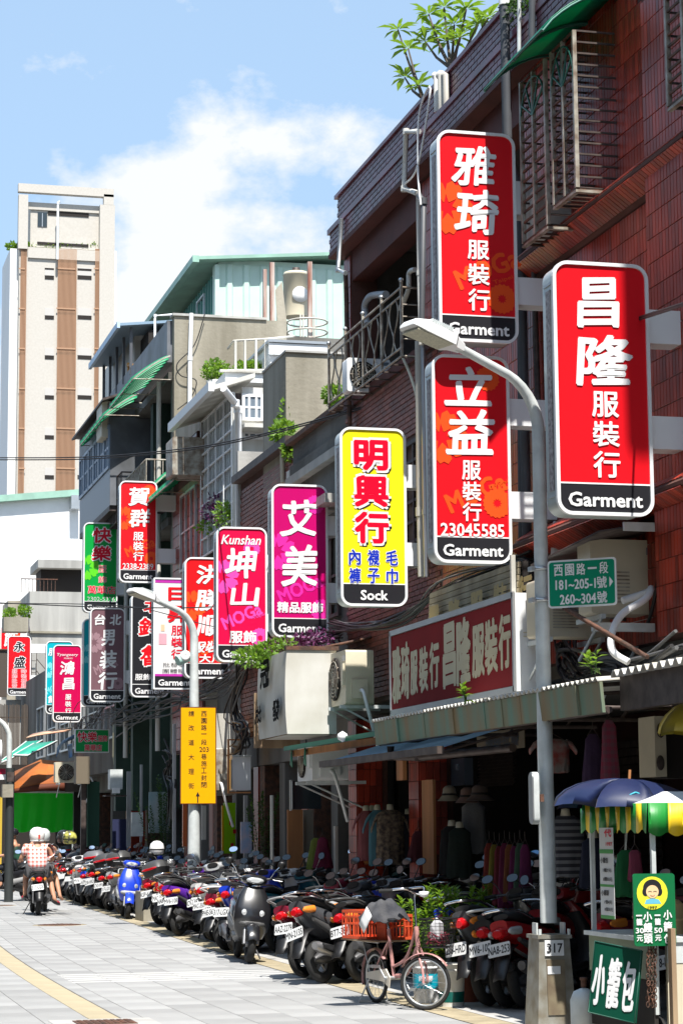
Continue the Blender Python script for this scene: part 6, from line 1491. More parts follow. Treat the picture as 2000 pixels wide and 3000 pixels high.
# concrete bollard block with a steel hoop
q = P(455,2700,Z=0); t = thing('kerb_block','squat concrete block with a bent steel hoop between the parked scooters','block',q)
MB().hexa([(q.x - .2,q.y,.0),(q.x + .22,q.y,.0),(q.x + .22,q.y + .9,.0),(q.x - .2,q.y + .9,.0)],[(q.x - .2,q.y,.50),(q.x + .20,q.y,.50),(q.x + .20,q.y + .9,.50),(q.x - .2,q.y + .9,.50)]).build('block',M_conc,t)
mb = MB(); mb.tube(smooth_path([(q.x - .1,q.y + .2,.5),(q.x - .05,q.y + .2,.62),(q.x + .1,q.y + .2,.65),(q.x + .4,q.y + .2,.65)],5),.03,8); mb.build('hoop',M_chrome,t)
# ------------------------------------------------------------------ motor scooters
def paint(key,rough,coat=0.6,metal=0.0):
    return mat(key,(1,1,1),rough,metal,var=.06,scale=9,objcol=True,coat=coat)
M_paint = paint('scooter_paint',.28); M_trim = paint('scooter_trim',.5,0.1)
M_seat = mat('seat_vinyl',(.02,.02,.021),.5,var=.2,scale=8); M_red_l = mat('red_lens',(.45,.006,.01),.12,coat=.8); M_amb = mat('amber_lens',(.70,.22,.03),.15,coat=.6)
M_lens = mat('clear_lens',(.55,.57,.58),.08,.3,coat=.8); M_mirror = mat('mirror_glass',(.85,.88,.92),.03,1.0); M_plate = mat('plate_white',(.58,.59,.59),.5)
M_engine = mat('engine_metal',(.12,.12,.125),.45,.6,var=.3,scale=14); M_rim = mat('wheel_rim',(.40,.40,.41),.35,.7,var=.2,scale=12)
def ring_yz(x,zc,hw,hh,n=14,e=2.8,yo=0): return [V3((x,yo + a,zc + b)) for a,b in superell(hw,hh,n,e)]
def ring_xy(z,xc,hx_,hy,n=14,e=2.6): return [V3((xc + a,b,z)) for a,b in superell(hx_,hy,n,e)]
PLATES = ['MAC-3507','238-HRD','MV6-108','NA8-253','AAZ-2279','MN-2135','KSP-619','BT7-384','317-LGX','PHE-562','123-HAS','CV3-991']
def make_scooter(style=0,box=False,cx=0.0):
    P_ = {}
    t = thing('scooter','prototype','motor scooter',(0,0,0)); k = dict(local=True)
    up = .05 if style == 1 else 0; r = .218
    for nm,ax in (('front_wheel',.63),('rear_wheel',-.60)):
        mb = MB(); prof = [(.048 * math.sin(a) + .0,.165 + .053 * math.cos(a)) for a in [math.pi * 2 * j / 9 for j in range(9)]]; rings = []
        for i in range(26):
            th = 2 * math.pi * i / 26; rings.append([V3((ax + p_[1] * math.cos(th),p_[0],r + p_[1] * math.sin(th))) for p_ in prof])
        rings.append(rings[0]); mb.loft(rings,cap=False); w = mb.build(nm,M_blackm,t,**k)
        mb = MB(); mb.tube([V3((ax + .118 * math.cos(a),0,r + .118 * math.sin(a))) for a in [2 * math.pi * j / 20 for j in range(20)]],.016,6,closed=True)
        mb.cyl((ax,-.05,r),(ax,.05,r),.035,10)
        for s_ in range(5): a = 2 * math.pi * s_ / 5 + .3; mb.tube([(ax + .02 * math.cos(a),0,r + .02 * math.sin(a)),(ax + .115 * math.cos(a),0,r + .115 * math.sin(a))],.013,5)
        mb.cyl((ax,.045,r),(ax,.052,r),.075,14); mb.build('rim',M_rim,w,**k)
    mb = MB()
    for s_ in (-1,1): mb.tube([(.63,s_ * .075,r),(.52,s_ * .075,.50)],.022,7)
    mb.tube([(.52,0,.5),(.40,0,.86)],.03,7); mb.build('fork',M_rim,t,**k)
    g = []
    for i in range(9):
        th = R(18 + 140 * i / 8); g.append([V3((.63 + .255 * math.cos(th),y,r + .255 * math.sin(th) - abs(y) * .35)) for y in (-.075,-.04,0,.04,.075)])
    o = MB().sheet(g,thick=-.008).build('front_fender',M_paint,t,**k); o['paint'] = 1
    if style == 0: secs = [(.30,.43,.045,.13),(.40,.50,.07,.185),(.52,.52,.085,.205),(.66,.49,.085,.20),(.78,.44,.07,.165),(.88,.40,.05,.12)]
    elif style == 1: secs = [(.32,.42,.04,.11),(.42,.50,.08,.17),(.52,.56,.12,.19),(.64,.53,.10,.205),(.78,.46,.07,.16),(.90,.41,.05,.11)]
    else: secs = [(.28,.44,.05,.15),(.38,.50,.07,.20),(.50,.53,.08,.22),(.64,.50,.08,.215),(.78,.44,.065,.17),(.88,.40,.045,.11)]
    o = MB().loft([ring_xy(z,x,a,b) for z,x,a,b in secs]).build('leg_shield',M_paint,t,**k); o['paint'] = 1
    # inner apron in dark plastic
    o = MB().loft([ring_xy(z,x - .045,a * .8,b * .93) for z,x,a,b in secs[:-1]]).build('inner_shield',M_trim,t,**k); o['paint'] = 3
    # silver moustache piece between the indicators
    o = MB().loft([ring_yz(.50,.47,.19,.045,12),ring_yz(.59,.45,.15,.04,12),ring_yz(.615,.45,.09,.02,12)]).build('front_trim',M_trim,t,**k); o['paint'] = 2
    for s_ in (-1,1):
        MB().loft([[V3((.52 + dx,s_ * (.10 + a),.565 + b)) for a,b in superell(h,h * 1.3,10,2)] for dx,h in ((.0,.045),(.06,.040),(.075,.018))]).build('indicator',M_lens if style != 1 else M_amb,t,**k)
    # headset
    o = MB().loft([ring_yz(.28,.955,.10,.045),ring_yz(.36,.96,.16,.06),ring_yz(.44,.955,.14,.06),ring_yz(.485,.95,.09,.04)]).build('headset',M_paint,t,**k); o['paint'] = 1
    MB().loft([ring_yz(.44,.955,.115,.045,14,2.2),ring_yz(.485,.95,.10,.036,14,2.2),ring_yz(.505,.947,.06,.02,14,2.2)]).build('headlight',M_lens,t,**k)
    MB().loft([ring_yz(.285,.975,.08,.035),ring_yz(.27,.985,.07,.03)]).build('dashboard',M_black,t,**k)
    mb = MB(); mb.tube([(.30,-.34,.985),(.33,-.22,.985),(.35,-.1,.97),(.35,.1,.97),(.33,.22,.985),(.30,.34,.985)],.012,6); mb.build('handlebar',M_engine,t,**k)
    for s_ in (-1,1):
        g_ = MB().tube([(.30,s_ * .345,.985),(.325,s_ * .235,.985)],.019,8).build('grip',M_blackm,t,**k)
        MB().tube([(.37,s_ * .22,.975),(.385,s_ * .33,.965)],.007,5).build('brake_lever',M_rim,g_,**k)
        st = [(.35,s_ * .19,.99),(.38,s_ * .24,1.08),(.37,s_ * .285,1.13)]
        hd_ = 'round' if style == 2 else 'oval'
        mr = MB(); c_ = V3((.36,s_ * .31,1.155)); a_,b_ = (.048,.048) if style == 2 else (.064,.040); tl = .30; TL = lambda dx,y_,z_: c_ + V3((dx * math.cos(tl) + z_ * math.sin(tl),y_ - .0 * s_,z_ * math.cos(tl) - dx * math.sin(tl) * .0))
        mr.loft([[TL(dx,p_[0] * f,p_[1] * f) for p_ in superell(a_,b_,12,2.3)] for dx,f in ((.035,.3),(.028,.75),(.012,.98),(0,1.0))])
        mo = mr.build('mirror',M_black,t,**k)
        MB().add([TL(-.003,p_[0] * .92,p_[1] * .92) for p_ in superell(a_,b_,12,2.3)],[tuple(range(12))]).build('mirror_glass',M_mirror,mo,**k)
        MB().tube(st,.006,5).build('mirror_stalk',M_chrome if style == 2 else M_black,mo,**k)
    o = MB().loft([ring_yz(.44,.31,.15,.04,12,4),ring_yz(.2,.29,.17,.035,12,4),ring_yz(-.08,.30,.165,.05,12,4)]).build('floorboard',M_trim,t,**k); o['paint'] = 3
    bs = [(.02,.44,.12,.15),(-.10,.50,.155,.18),(-.30,.55,.175,.155 - up * .5),(-.50,.60 + up * .5,.17,.12),(-.68,.665 + up,.135,.085),(-.82,.715 + up * 1.5,.085,.05)]
    o = MB().loft([ring_yz(x,z,a,b) for x,z,a,b in bs]).build('rear_body',M_paint,t,**k); o['paint'] = 1
    for s_ in (-1,1):
        o = MB().loft([ring_yz(x,z,a,b,8,2.4,s_ * yo) for x,z,a,b,yo in ((-.06,.36,.02,.05,.14),(-.28,.42,.03,.07,.155),(-.50,.47 + up * .4,.03,.055,.155),(-.72,.58 + up,.02,.02,.12))]).build('side_cover',M_trim,t,**k); o['paint'] = 2
    ss = [(.03,.655,.08,.02),(-.06,.70,.125,.045),(-.25,.715,.15,.05),(-.40,.725 + up * .4,.145,.045),(-.46,.755 + up * .7,.145,.05),(-.66,.785 + up,.125,.045),(-.76,.79 + up * 1.4,.075,.025)]
    MB().loft([ring_yz(x,z,a,b,14,2.8) for x,z,a,b in ss]).build('seat',M_seat,t,**k)
    zt_ = .80 + up * 1.5
    mb = MB(); mb.tube(smooth_path([(-.50,.16,zt_ - .05),(-.70,.15,zt_ + .02),(-.88,.09,zt_ + .04),(-.90,0,zt_ + .045),(-.88,-.09,zt_ + .04),(-.70,-.15,zt_ + .02),(-.50,-.16,zt_ - .05)],3),.013,6); o = mb.build('grab_rail',M_trim if style == 0 else M_chrome,t,**k); o['paint'] = 2
    zl = .66 + up * 1.5
    hw_ = (.07,.06,.08)[style]
    MB().loft([ring_yz(-.76,zl,hw_,.045,10,2.2),ring_yz(-.84,zl - .005,hw_ * .9,.052,10,2.2),ring_yz(-.875,zl - .01,hw_ * .6,.03,10,2.2)]).build('tail_light',M_red_l,t,**k)
    for s_ in (-1,1): MB().loft([ring_yz(-.68,zl + .0,.035,.04,8,2.2,s_ * .115),ring_yz(-.80,zl,.03,.032,8,2.2,s_ * .105),ring_yz(-.83,zl,.012,.014,8,2.2,s_ * .10)]).build('indicator',M_amb if style != 2 else M_lens,t,**k)
    # mudguard tongue, plate
    g = [[V3((x,y,z - abs(y) * .25)) for y in (-w_,0,w_)] for x,z,w_ in ((-.68,.56,.085),(-.80,.52,.085),(-.87,.44,.08),(-.93,.34,.07),(-1.0,.27,.055))]
    MB().sheet(g,thick=.008).build('rear_mudguard',M_black,t,**k)
    d_ = V3((-.30,0,-.95)).normalized(); n_ = V3((-.95,0,.30)).normalized(); o_ = V3((-.885,0,.52)); uy = V3((0,-1,0))
    mb = MB(); mb.prism(rrect(.22,.115,.012,2),0,.004,lambda a,b,e: o_ + uy * a - d_ * b + n_ * e); pl_ = mb.build('licence_plate',M_plate,t,**k)
    return t,(o_,uy,d_,n_,pl_,style)
def finish_scooter(t,box,ex):
    k = dict(local=True)
    MB().loft([ring_yz(-.22,.30,.07,.06,10),ring_yz(-.40,.28,.10,.085,10),ring_yz(-.62,.25,.085,.065,10),ring_yz(-.70,.24,.04,.03,10)]).build('engine',M_engine,t,**k)
    mb = MB(); mb.tube([(-.30,-.12,.22),(-.42,-.16,.20),(-.50,-.17,.24)],.016,6); mb.loft([ring_yz(x,z,a,a,10,2,-.17) for x,z,a in ((-.48,.25,.03),(-.53,.265,.052),(-.80,.34,.056),(-.86,.355,.04))]); mb.build('muffler',M_rim if ex else M_engine,t,**k)
    MB().loft([ring_yz(x,z,.012,a,10,2.4,-.232) for x,z,a in ((-.52,.27,.03),(-.62,.29,.045),(-.80,.34,.03))]).build('heat_shield',M_black,t,**k)
    mb = MB(); mb.tube([(-.60,.09,.23),(-.70,.10,.48)],.02,6); mb.build('shock_absorber',M_rim,t,**k)
    mb = MB(); mb.tube([(-.28,.12,.24),(-.22,.24,.012),(-.19,.25,.012)],.010,5); mb.build('side_stand',M_engine,t,**k)
    MB().loft([ring_yz(x,z,a,b,10,3,.13) for x,z,a,b in ((-.36,.33,.035,.05),(-.44,.35,.045,.07),(-.58,.33,.03,.04))]).build('air_filter',M_black,t,**k)
    if box:
        bz = .86; 
        MB().loft([ring_xy(bz,-.80,.16,.19,16,3.5),ring_xy(bz + .13,-.80,.185,.22,16,3.5)]).build('box_base',M_black,t,**k)
        o = MB().loft([ring_xy(bz + .13,-.80,.187,.222,16,3.5),ring_xy(bz + .21,-.79,.17,.20,16,3.2),ring_xy(bz + .26,-.78,.11,.13,16,2.6)]).build('box_lid',M_trim,t,**k); o['paint'] = 4
        MB().loft([ring_yz(-.975,bz + .125,.17,.022,10),ring_yz(-.992,bz + .12,.15,.016,10)]).build('box_reflector',M_red_l,t,**k)
PROTOS = []
for st,bx_ in ((0,False),(1,False),(2,False),(0,True)):
    t,info = make_scooter(st,bx_); finish_scooter(t,bx_,st == 1); PROTOS.append((t,info))
PLATEM = {}
def plate_mesh(txt,info):
    if txt in PLATEM: return PLATEM[txt]
    o_,uy,d_,n_,_,_ = info; mb = MB(); write(mb,txt,o_ + n_ * .006,uy,-d_,-.105,-.035,.105,.035,.02)
    PLATEM[txt] = mb.mesh('lettering',cm(C_BLK)); return PLATEM[txt]
COLS = {'black': (.012,.012,.014),'dark grey': (.06,.062,.068),'white': (.72,.72,.71),'red': (.36,.012,.016),'blue': (.012,.05,.55),'teal': (.01,.13,.17),'silver': (.38,.39,.40),'purple': (.10,.02,.30),'navy': (.015,.025,.09),'maroon': (.16,.012,.03),'cream': (.55,.50,.38)}
placed = 0; rndp = random.Random(6)
def put_scooter(x,y,heading,main,second=(.05,.05,.055),style=0,label=None,lean=7,group='scooters parked along the shop fronts',steer=0,scale=1.0,lid=(.05,.05,.05)):
    """x, y of the rear wheel's contact point; heading from +Y towards +X, degrees"""
    global placed
    proto,info = PROTOS[style]; rz = R(90 - heading)
    loc = V3((x,y,.006)) + Matrix.Rotation(rz,3,'Z') @ V3((.60 * scale,0,0))
    c = COLS[main] if isinstance(main,str) else main
    cols = [(*c,1),(*second,1),(.02,.02,.022,1),(*lid,1)]
    r_ = copy_tree(proto,loc,(R(-lean),0,rz),label,group,color=cols)
    r_.scale = (scale,) * 3
    txt = PLATES[placed % len(PLATES)]
    pl = [q_ for q_ in r_.children if q_.name.startswith('licence_plate')]
    if pl and y < 48:
        lt = bpy.data.objects.new('lettering',plate_mesh(txt + '',info)); COL.objects.link(lt); lt.parent = pl[0]
    if pl and placed % 3: pl[0].rotation_euler = (R(rndp.gauss(0,3)),0,R(rndp.gauss(0,3)))
    placed += 1; return r_
SPOTS = []; FACE = []
def free(x,y,d=.42): return all(math.hypot(x - a,y - b) > .95 for a,b in FACE) and all(math.hypot(x - a,y - b) > d for a,b in SPOTS)
def S(px,py,*a,**k):
    q_ = P(px,py,Z=0); SPOTS.append((q_.x,q_.y)); return put_scooter(q_.x,q_.y,*a,**k)
SG = (.33,.34,.34)
S(1378,2926,50,'blue',SG,1,'blue and black scooter, leftmost of the four tails left of the 317 lamp base',lean=12)
S(1436,2950,47,'dark grey',(.05,) * 3,1,'dark grey scooter, second of the four tails left of the 317 lamp base',lean=12)
S(1490,2955,49,'black',SG,0,'black scooter, third of the four tails left of the 317 lamp base',lean=10)
S(1545,2958,48,'red',(.05,) * 3,2,'red and black scooter half hidden by the 317 lamp base',lean=12)
S(893,2866,46,'maroon',(.25,) * 3,0,'maroon scooter at the left end of the near cluster, left of the red crate',lean=13)
S(948,2882,49,'dark grey',(.05,) * 3,1,'grey-black sporty scooter between the maroon scooter and the red crate',lean=14)
S(1010,2872,52,'silver',(.05,) * 3,1,'silver-topped scooter just left of the red crate',lean=10)
S(1062,2880,50,'black',(.05,) * 3,0,'black scooter hidden behind the bicycle crate',lean=11)
S(1120,2866,53,'black',SG,2,'black scooter behind the bicycle and the dark cloth',lean=9)
S(814,2792,44,'teal',(.30,) * 3,2,'teal green scooter behind the black scooter that faces the camera',lean=11)
S(755,2778,47,'white',(.30,) * 3,1,'white scooter between the teal scooter and the middle lamp post',lean=9)
S(622,2746,46,'white',(.05,) * 3,1,'white and black scooter with its tail right beside the middle lamp post',lean=9)
S(505,2730,40,'red',(.05,) * 3,0,'red and grey scooter behind the middle lamp post',lean=8)
S(420,2690,42,'white',(.05,.05,.05),1,'white and blue striped scooter above the concrete block')
S(245,2652,8,'white',(.7,.7,.7),1,'white-tailed scooter seen from behind, right of the checked-shirt rider')
S(300,2648,30,'silver',(.6,.6,.6),3,'silver scooter carrying a grey top box with a red reflector',lid=(.12,.12,.13))
def facing(pf,pr,main,second,style,label,sc=1.0):
    a_ = P(*pf,Z=0); b_ = P(*pr,Z=0); h = math.degrees(math.atan2(a_.x - b_.x,a_.y - b_.y)); d_ = (a_ - b_).normalized(); rr_ = a_ - d_ * 1.23 * sc; FACE.append((a_.x,a_.y - .3)); FACE.append((rr_.x,rr_.y - .3)); FACE.append((a_.x + .3,a_.y - 1.0))
    return put_scooter(rr_.x,rr_.y,h,main,second,style,label,lean=6,scale=sc)
fz = facing((728,2824),(682,2800),'black',(.07,.07,.07),2,'glossy black scooter facing the camera in front of the parked row')
fz2 = facing((372,2693),(330,2668),'blue',(.36,.37,.36),0,'bright blue and silver scooter facing the camera left of the concrete block')
S(42,2592,6,'navy',(.08,) * 3,2,'dark blue scooter with a red lamp seen from behind at the left edge',group='scooters parked at the left end')
rs = random.Random(44)
names = ['black','dark grey','white','black','silver','red','silver','navy','black','white','blue','maroon','white','teal','cream','purple']
TR = [('silver-trimmed',SG),('dark-trimmed',(.05,) * 3),('white-trimmed',(.6,) * 3)]
STY = ['rounded scooter','sporty scooter','retro scooter','boxed scooter']
MARKS = [(90,'at the street end behind the rider'),(180,'just right of the rider'),(250,'below the small green sign'),(320,'near the camera-facing blue scooter'),(400,'left of the concrete kerb block'),(470,'by the concrete kerb block'),
         (540,'left of the middle lamp post'),(620,'right of the middle lamp post'),(700,'behind the camera-facing black scooter'),(800,'below the white 冠 sign box'),(900,'below the green awning'),(1000,'below the blue awning'),(1100,'behind the red crate'),
         (1200,'behind the bicycle'),(1300,'behind the leafy pots'),(1420,'right behind the leafy pots'),(1560,'left of the 317 lamp base'),(1750,'left of the food cart'),(3000,'behind the food cart')]
def where(x,y):
    px = to_px((x,y,.7))[0]
    for a_,w_ in MARKS:
        if px < a_: return w_
    return MARKS[-1][1]
USED = set()
def uniq(row,x,y,sts):
    for _ in range(40):
        nm = rs.choice(names); st = rs.choice(sts); tn,tc_ = rs.choice(TR); lb = '%s %s %s %s %s' % (tn,nm,STY[st],row,where(x,y))
        if lb not in USED: break
    USED.add(lb); return nm,st,tc_,lb
y = 17.6
while y < 59:
    x = 5.80 + off(y) + rs.gauss(0,.13)
    if free(x,y,.40) and not abs(y - Y2) < .5 and not (17.4 < y < 22.0):
        nm,st,tc_,lb = uniq('in the kerbside row',x,y,(0,1,1,2,0,3 if y > 32 else 1)); put_scooter(x,y,46 + rs.gauss(0,8),nm,tc_,st,lb,lean=8 + rs.gauss(0,4),scale=.94 + rs.random() * .12); SPOTS.append((x,y))
    y += .52 + rs.random() * .16
y = 15.6
while y < 52:
    x = 7.05 + off(y) + rs.gauss(0,.12)
    nm,st,tc_,lb = uniq('in the shaded second row',x,y,(0,1,2)); put_scooter(x,y,50 + rs.gauss(0,12),nm,tc_,st,lb,lean=7 + rs.gauss(0,4),group='scooters parked in the shade of the arcade',scale=.98 + rs.random() * .1)
    y += .72 + rs.random() * .25
for i,(px,py,h) in enumerate(((5,2560,20),(-12,2575,10),(75,2545,15),(20,2535,30),(110,2548,-10),(150,2560,20),(175,2575,10),(205,2590,15),(130,2530,30),(60,2528,200),(95,2530,12),(185,2555,25),(20,2548,-15))):
    q_ = P(px,py,Z=0); nm = rs.choice(names); st = rs.choice((0,1,2,3)); tn,tc_ = rs.choice(TR)
    put_scooter(q_.x,q_.y,h,nm,tc_,st,'%s %s %s in the far crowd %s' % (tn,nm,STY[st],('left of the dark post','between the dark post and the rider','just right of the rider')[0 if px < 30 else 1 if px < 130 else 2]),group='scooters parked at the left end',lean=5)
# ------------------------------------------------------------------ bicycle
f0 = P(1232,2974,Z=0); r0 = P(1102,2938,Z=0); hd = R(-79); Lw = .96
fwd = V3((math.cos(hd),math.sin(hd),0)); c0 = r0.copy()
BK = thing('bicycle','old pink step-through bicycle with a red crate behind and a wire basket in front','bicycle',(c0.x,c0.y,0),rz=hd)
M_pink = mat('pink_paint',(.55,.27,.26),.45,dark=(.26,.13,.11),scale=14,coat=.3); k = dict(local=True); RW = .232
def bwheel(ax,ang,nm):
    Mz = Matrix.Translation((ax,0,RW)) @ Matrix.Rotation(ang,4,'Z')
    pt = lambda r,a,y=0: Mz @ V3((r * math.cos(a),y,r * math.sin(a)))
    mb = MB(); mb.tube([pt(RW - .016,2 * math.pi * j / 40) for j in range(40)],.016,8,closed=True); w = mb.build(nm,M_blackm,BK,**k)
    mb = MB(); mb.tube([pt(RW - .038,2 * math.pi * j / 40) for j in range(40)],.010,6,closed=True); mb.build('rim',M_alu,w,**k)
    mb = MB()
    for j in range(24):
        a = 2 * math.pi * j / 24; y = .025 if j % 2 else -.025; mb.tube([pt(.018,a + .9 * (1 if j % 4 < 2 else -1),y),pt(RW - .04,a)],.0016,3)
    mb.cyl(pt(0,0,-.035),pt(0,0,.035),.016,8); mb.build('spokes',M_chrome,w,**k)
bwheel(0,0,'rear_wheel'); st_ = R(42); bwheel(Lw,st_,'front_wheel')
mb = MB(); BB = V3((.36,0,.24)); HT = V3((.80,0,.70)); HB = V3((.83,0,.54)); ST = V3((.26,0,.66))
mb.tube([BB,ST],.017,8); mb.tube(smooth_path([HB,(.62,0,.30),BB + V3((.05,0,.02))],5),.02,8); mb.tube(smooth_path([HT,(.62,0,.44),(.36,0,.34),(.32,0,.36)],5),.014,8)
mb.tube([HB,HT],.022,8)
for s_ in (-1,1): mb.tube([BB,(0,s_ * .05,RW)],.010,6); mb.tube([ST - V3((0,0,.1)),(0,s_ * .05,RW)],.008,6)
mb.build('frame',M_pink,BK,**k)
fd = V3((math.cos(st_),math.sin(st_),0)); fl = V3((-fd.y,fd.x,0)); ax = V3((Lw,0,RW))
mb = MB()
for s_ in (-1,1): mb.tube(smooth_path([HB - V3((0,0,.0)),HB + V3((.03,0,-.05)) + fl * s_ * .045,ax + fl * s_ * .05 + V3((-.01,0,.10)),ax + fl * s_ * .05],5),.012,6)
mb.build('fork',M_pink,BK,**k)
def fend(ax_,ang,a0,a1,nm):
    g = []; Mz = Matrix.Translation((ax_,0,RW)) @ Matrix.Rotation(ang,4,'Z')
    for i in range(13):
        a = R(a0 + (a1 - a0) * i / 12); g.append([Mz @ V3(((RW + .022 - abs(y) * .3) * math.cos(a),y,(RW + .022 - abs(y) * .3) * math.sin(a))) for y in (-.028,0,.028)])
    MB().sheet(g,thick=.003).build(nm,M_pink,BK,**k)
fend(0,0,40,200,'rear_fender'); fend(Lw,st_,35,150,'front_fender')
mb = MB(); mb.tube([HT,HT + V3((-.03,0,.28))],.012,8); HC = HT + V3((-.03,0,.28))
mb.tube(smooth_path([HC + fl * -.27 + fd * -.20 + V3((0,0,.03)),HC + fl * -.22 + fd * .0 + V3((0,0,.05)),HC + fl * -.08 + fd * .05,HC + fl * .08 + fd * .05,HC + fl * .22 + V3((0,0,.05)),HC + fl * .27 - fd * .20 + V3((0,0,.03))],6),.011,8); mb.build('handlebar',M_chrome,BK,**k)
for s_ in (-1,1): MB().tube([HC + fl * s_ * .27 - fd * .22 + V3((0,0,.03)),HC + fl * s_ * .262 - fd * .10 + V3((0,0,.036))],.017,8).build('grip',M_blackm,BK,**k)
mb = MB(); mb.lathe([(.001,-.03),(.035,-.02),(.045,.02),(.001,.025)],HC + fd * .09 + V3((0,0,.0)),12); mb.build('lamp',M_white,BK,**k)
MB().prism([(-.06,-.03),(.30,-.045),(.40,-.09),(.42,.0),(.34,.07),(-.04,.02)],-.075,-.062,lambda a,b,e: V3((a,e,b + .25))).build('chain_guard',mat('cream_guard',(.55,.50,.42),.5),BK,**k)
mb = MB(); mb.cyl(BB + V3((0,-.09,0)),BB + V3((0,.09,0)),.018,8); mb.tube([BB + V3((0,-.09,0)),BB + V3((-.10,-.10,.10))],.009,5); mb.tube([BB + V3((0,.09,0)),BB + V3((.10,.10,-.10))],.009,5); mb.build('crank',M_alu,BK,**k)
for c in (BB + V3((-.10,-.145,.10)),BB + V3((.10,.145,-.10))):
    for x in (-.035,.035): MB().box(c.x + x - .008,c.x + x + .008,c.y - .04,c.y + .04,c.z - .012,c.z + .012).build('pedal',M_alu,BK,**k)
mb = MB(); 
for s_ in (-1,1): mb.tube([(0,s_ * .06,RW),(-.06,s_ * .14,.01)],.007,5); mb.tube([(-.28,s_ * .07,.54),(.20,s_ * .07,.54)],.006,5); mb.tube([(0,s_ * .055,RW),(-.12,s_ * .07,.54)],.005,5)
mb.tube([(-.06,-.14,.01),(-.06,.14,.01)],.007,5); mb.build('rack_and_stand',M_alu,BK,**k)
MB().loft([ring_yz(x,z,a,b,12,2.2) for x,z,a,b in ((.10,.745,.10,.03),(.20,.75,.09,.03),(.32,.74,.04,.02),(.40,.735,.02,.012))]).build('saddle',M_black,BK,**k)
MB().tube([ST,(.24,0,.73)],.012,8).build('seat_post',M_chrome,BK,**k)
# basket of fine wire
bc = HT + fd * .20 + V3((0,0,.0)); mb = MB()
def bq(u_,v_,w_): s_ = .78 + .22 * w_; return bc + fl * (u_ * .17 * s_) + fd * (v_ * .12 * s_) + V3((0,0,-.17 + .24 * w_))
for w_ in [i / 8 for i in range(9)]: mb.tube([bq(-1,-1,w_),bq(1,-1,w_),bq(1,1,w_),bq(-1,1,w_)],.0022 if 0 < w_ < 1 else .006,4,closed=True)
for i in range(13):
    a = -1 + i / 6
    for v_ in (-1,1): mb.tube([bq(a,v_,0),bq(a,v_,1)],.002,3)
    if i % 2 == 0:
        for u_ in (-1,1): mb.tube([bq(u_,a,0),bq(u_,a,1)],.002,3)
    mb.tube([bq(a,-1,0),bq(a,1,0)],.002,3)
mb.build('basket',M_black,BK,**k)
WB = WM[BK.name]
t = thing('net_bag','dark red string net bundled in the bicycle basket','net',WB @ (bc + V3((0,0,-.12)))); r = random.Random(8); mb = MB()
for j in range(14): mb.tube(smooth_path([WB @ (bc + fl * r.uniform(-.12,.12) + fd * r.uniform(-.08,.08) + V3((0,0,r.uniform(-.16,-.04)))) for _ in range(6)],4),.004,4)
mb.build('strings',mat('dark_red_string',(.20,.02,.04),.8),t,kind='stuff')
t = thing('paper_bag','crumpled grey paper bag standing in the bicycle basket','bag',WB @ (bc + V3((0,0,-.02))))
MB().hexa([WB @ (bc + fl * a + fd * b + V3((0,0,-.10))) for a,b in ((-.06,-.05),(.08,-.04),(.07,.03),(-.07,.04))],[WB @ (bc + fl * a + fd * b + V3((0,0,c))) for a,b,c in ((-.08,-.04,.02),(.05,-.03,.08),(.08,.02,.03),(-.06,.03,.04))]).build('bag',mat('grey_paper',(.42,.42,.44),.8),t)
# red crates
M_crate = mat('crate_red',(.62,.085,.03),.45,var=.12,scale=6)
def crate(label,cen,yaw,w,d,h):
    t = thing('plastic_crate',label,'crate',cen,rz=yaw,group='red plastic crates on the bicycle rack')
    for nm,z in (('rim',h - .02),('middle_band',h * .5),('base_band',.0),('middle_band',h * .75)):
        zz = .012 if nm == 'middle_band' else .024
        mb = MB(); mb.box(-w / 2,w / 2,-d / 2,-d / 2 + .008,z,z + zz); mb.box(-w / 2,w / 2,d / 2 - .008,d / 2,z,z + zz); mb.box(-w / 2,-w / 2 + .008,-d / 2 + .009,d / 2 - .009,z,z + zz); mb.box(w / 2 - .008,w / 2,-d / 2 + .009,d / 2 - .009,z,z + zz); mb.build(nm,M_crate,t,**k)
    n = 9
    for i in range(n + 1):
        x = -w / 2 + .004 + (w - .008) * i / n
        for y in (-d / 2 + .003,d / 2 - .003): MB().box(x - .006,x + .006,y - .002,y + .002,.024,h - .02).build('slat',M_crate,t,**k)
    n = 7
    for i in range(1,n):
        y = -d / 2 + d * i / n
        for x in (-w / 2 + .003,w / 2 - .003): MB().box(x - .002,x + .002,y - .006,y + .006,.024,h - .02).build('slat',M_crate,t,**k)
    mb = MB()
    for i in range(9): mb.box(-w / 2 + .01,w / 2 - .01,-d / 2 + d * i / 9 + .005,-d / 2 + d * i / 9 + .03,.001,.006)
    mb.build('floor_grid',M_crate,t,local=True,kind='stuff'); return t
crate('red plastic crate with slatted sides on the rear of the bicycle',WB @ V3((-.22,.03,.56)),hd + R(8),.40,.30,.25)
crate('second red plastic crate, half hidden under the dark cloth on the bicycle',WB @ V3((.06,.16,.555)),hd + R(8),.14,.30,.22)
t = thing('wooden_board','thin wooden board lying on the bicycle rack under the red crates','board',WB @ V3((-.1,.05,.505))); MB().box(-.38,.30,-.17,.17,-.003,.010,M=WB @ Matrix.Translation((-.1,.05,.545))).build('board',M_wood,t)
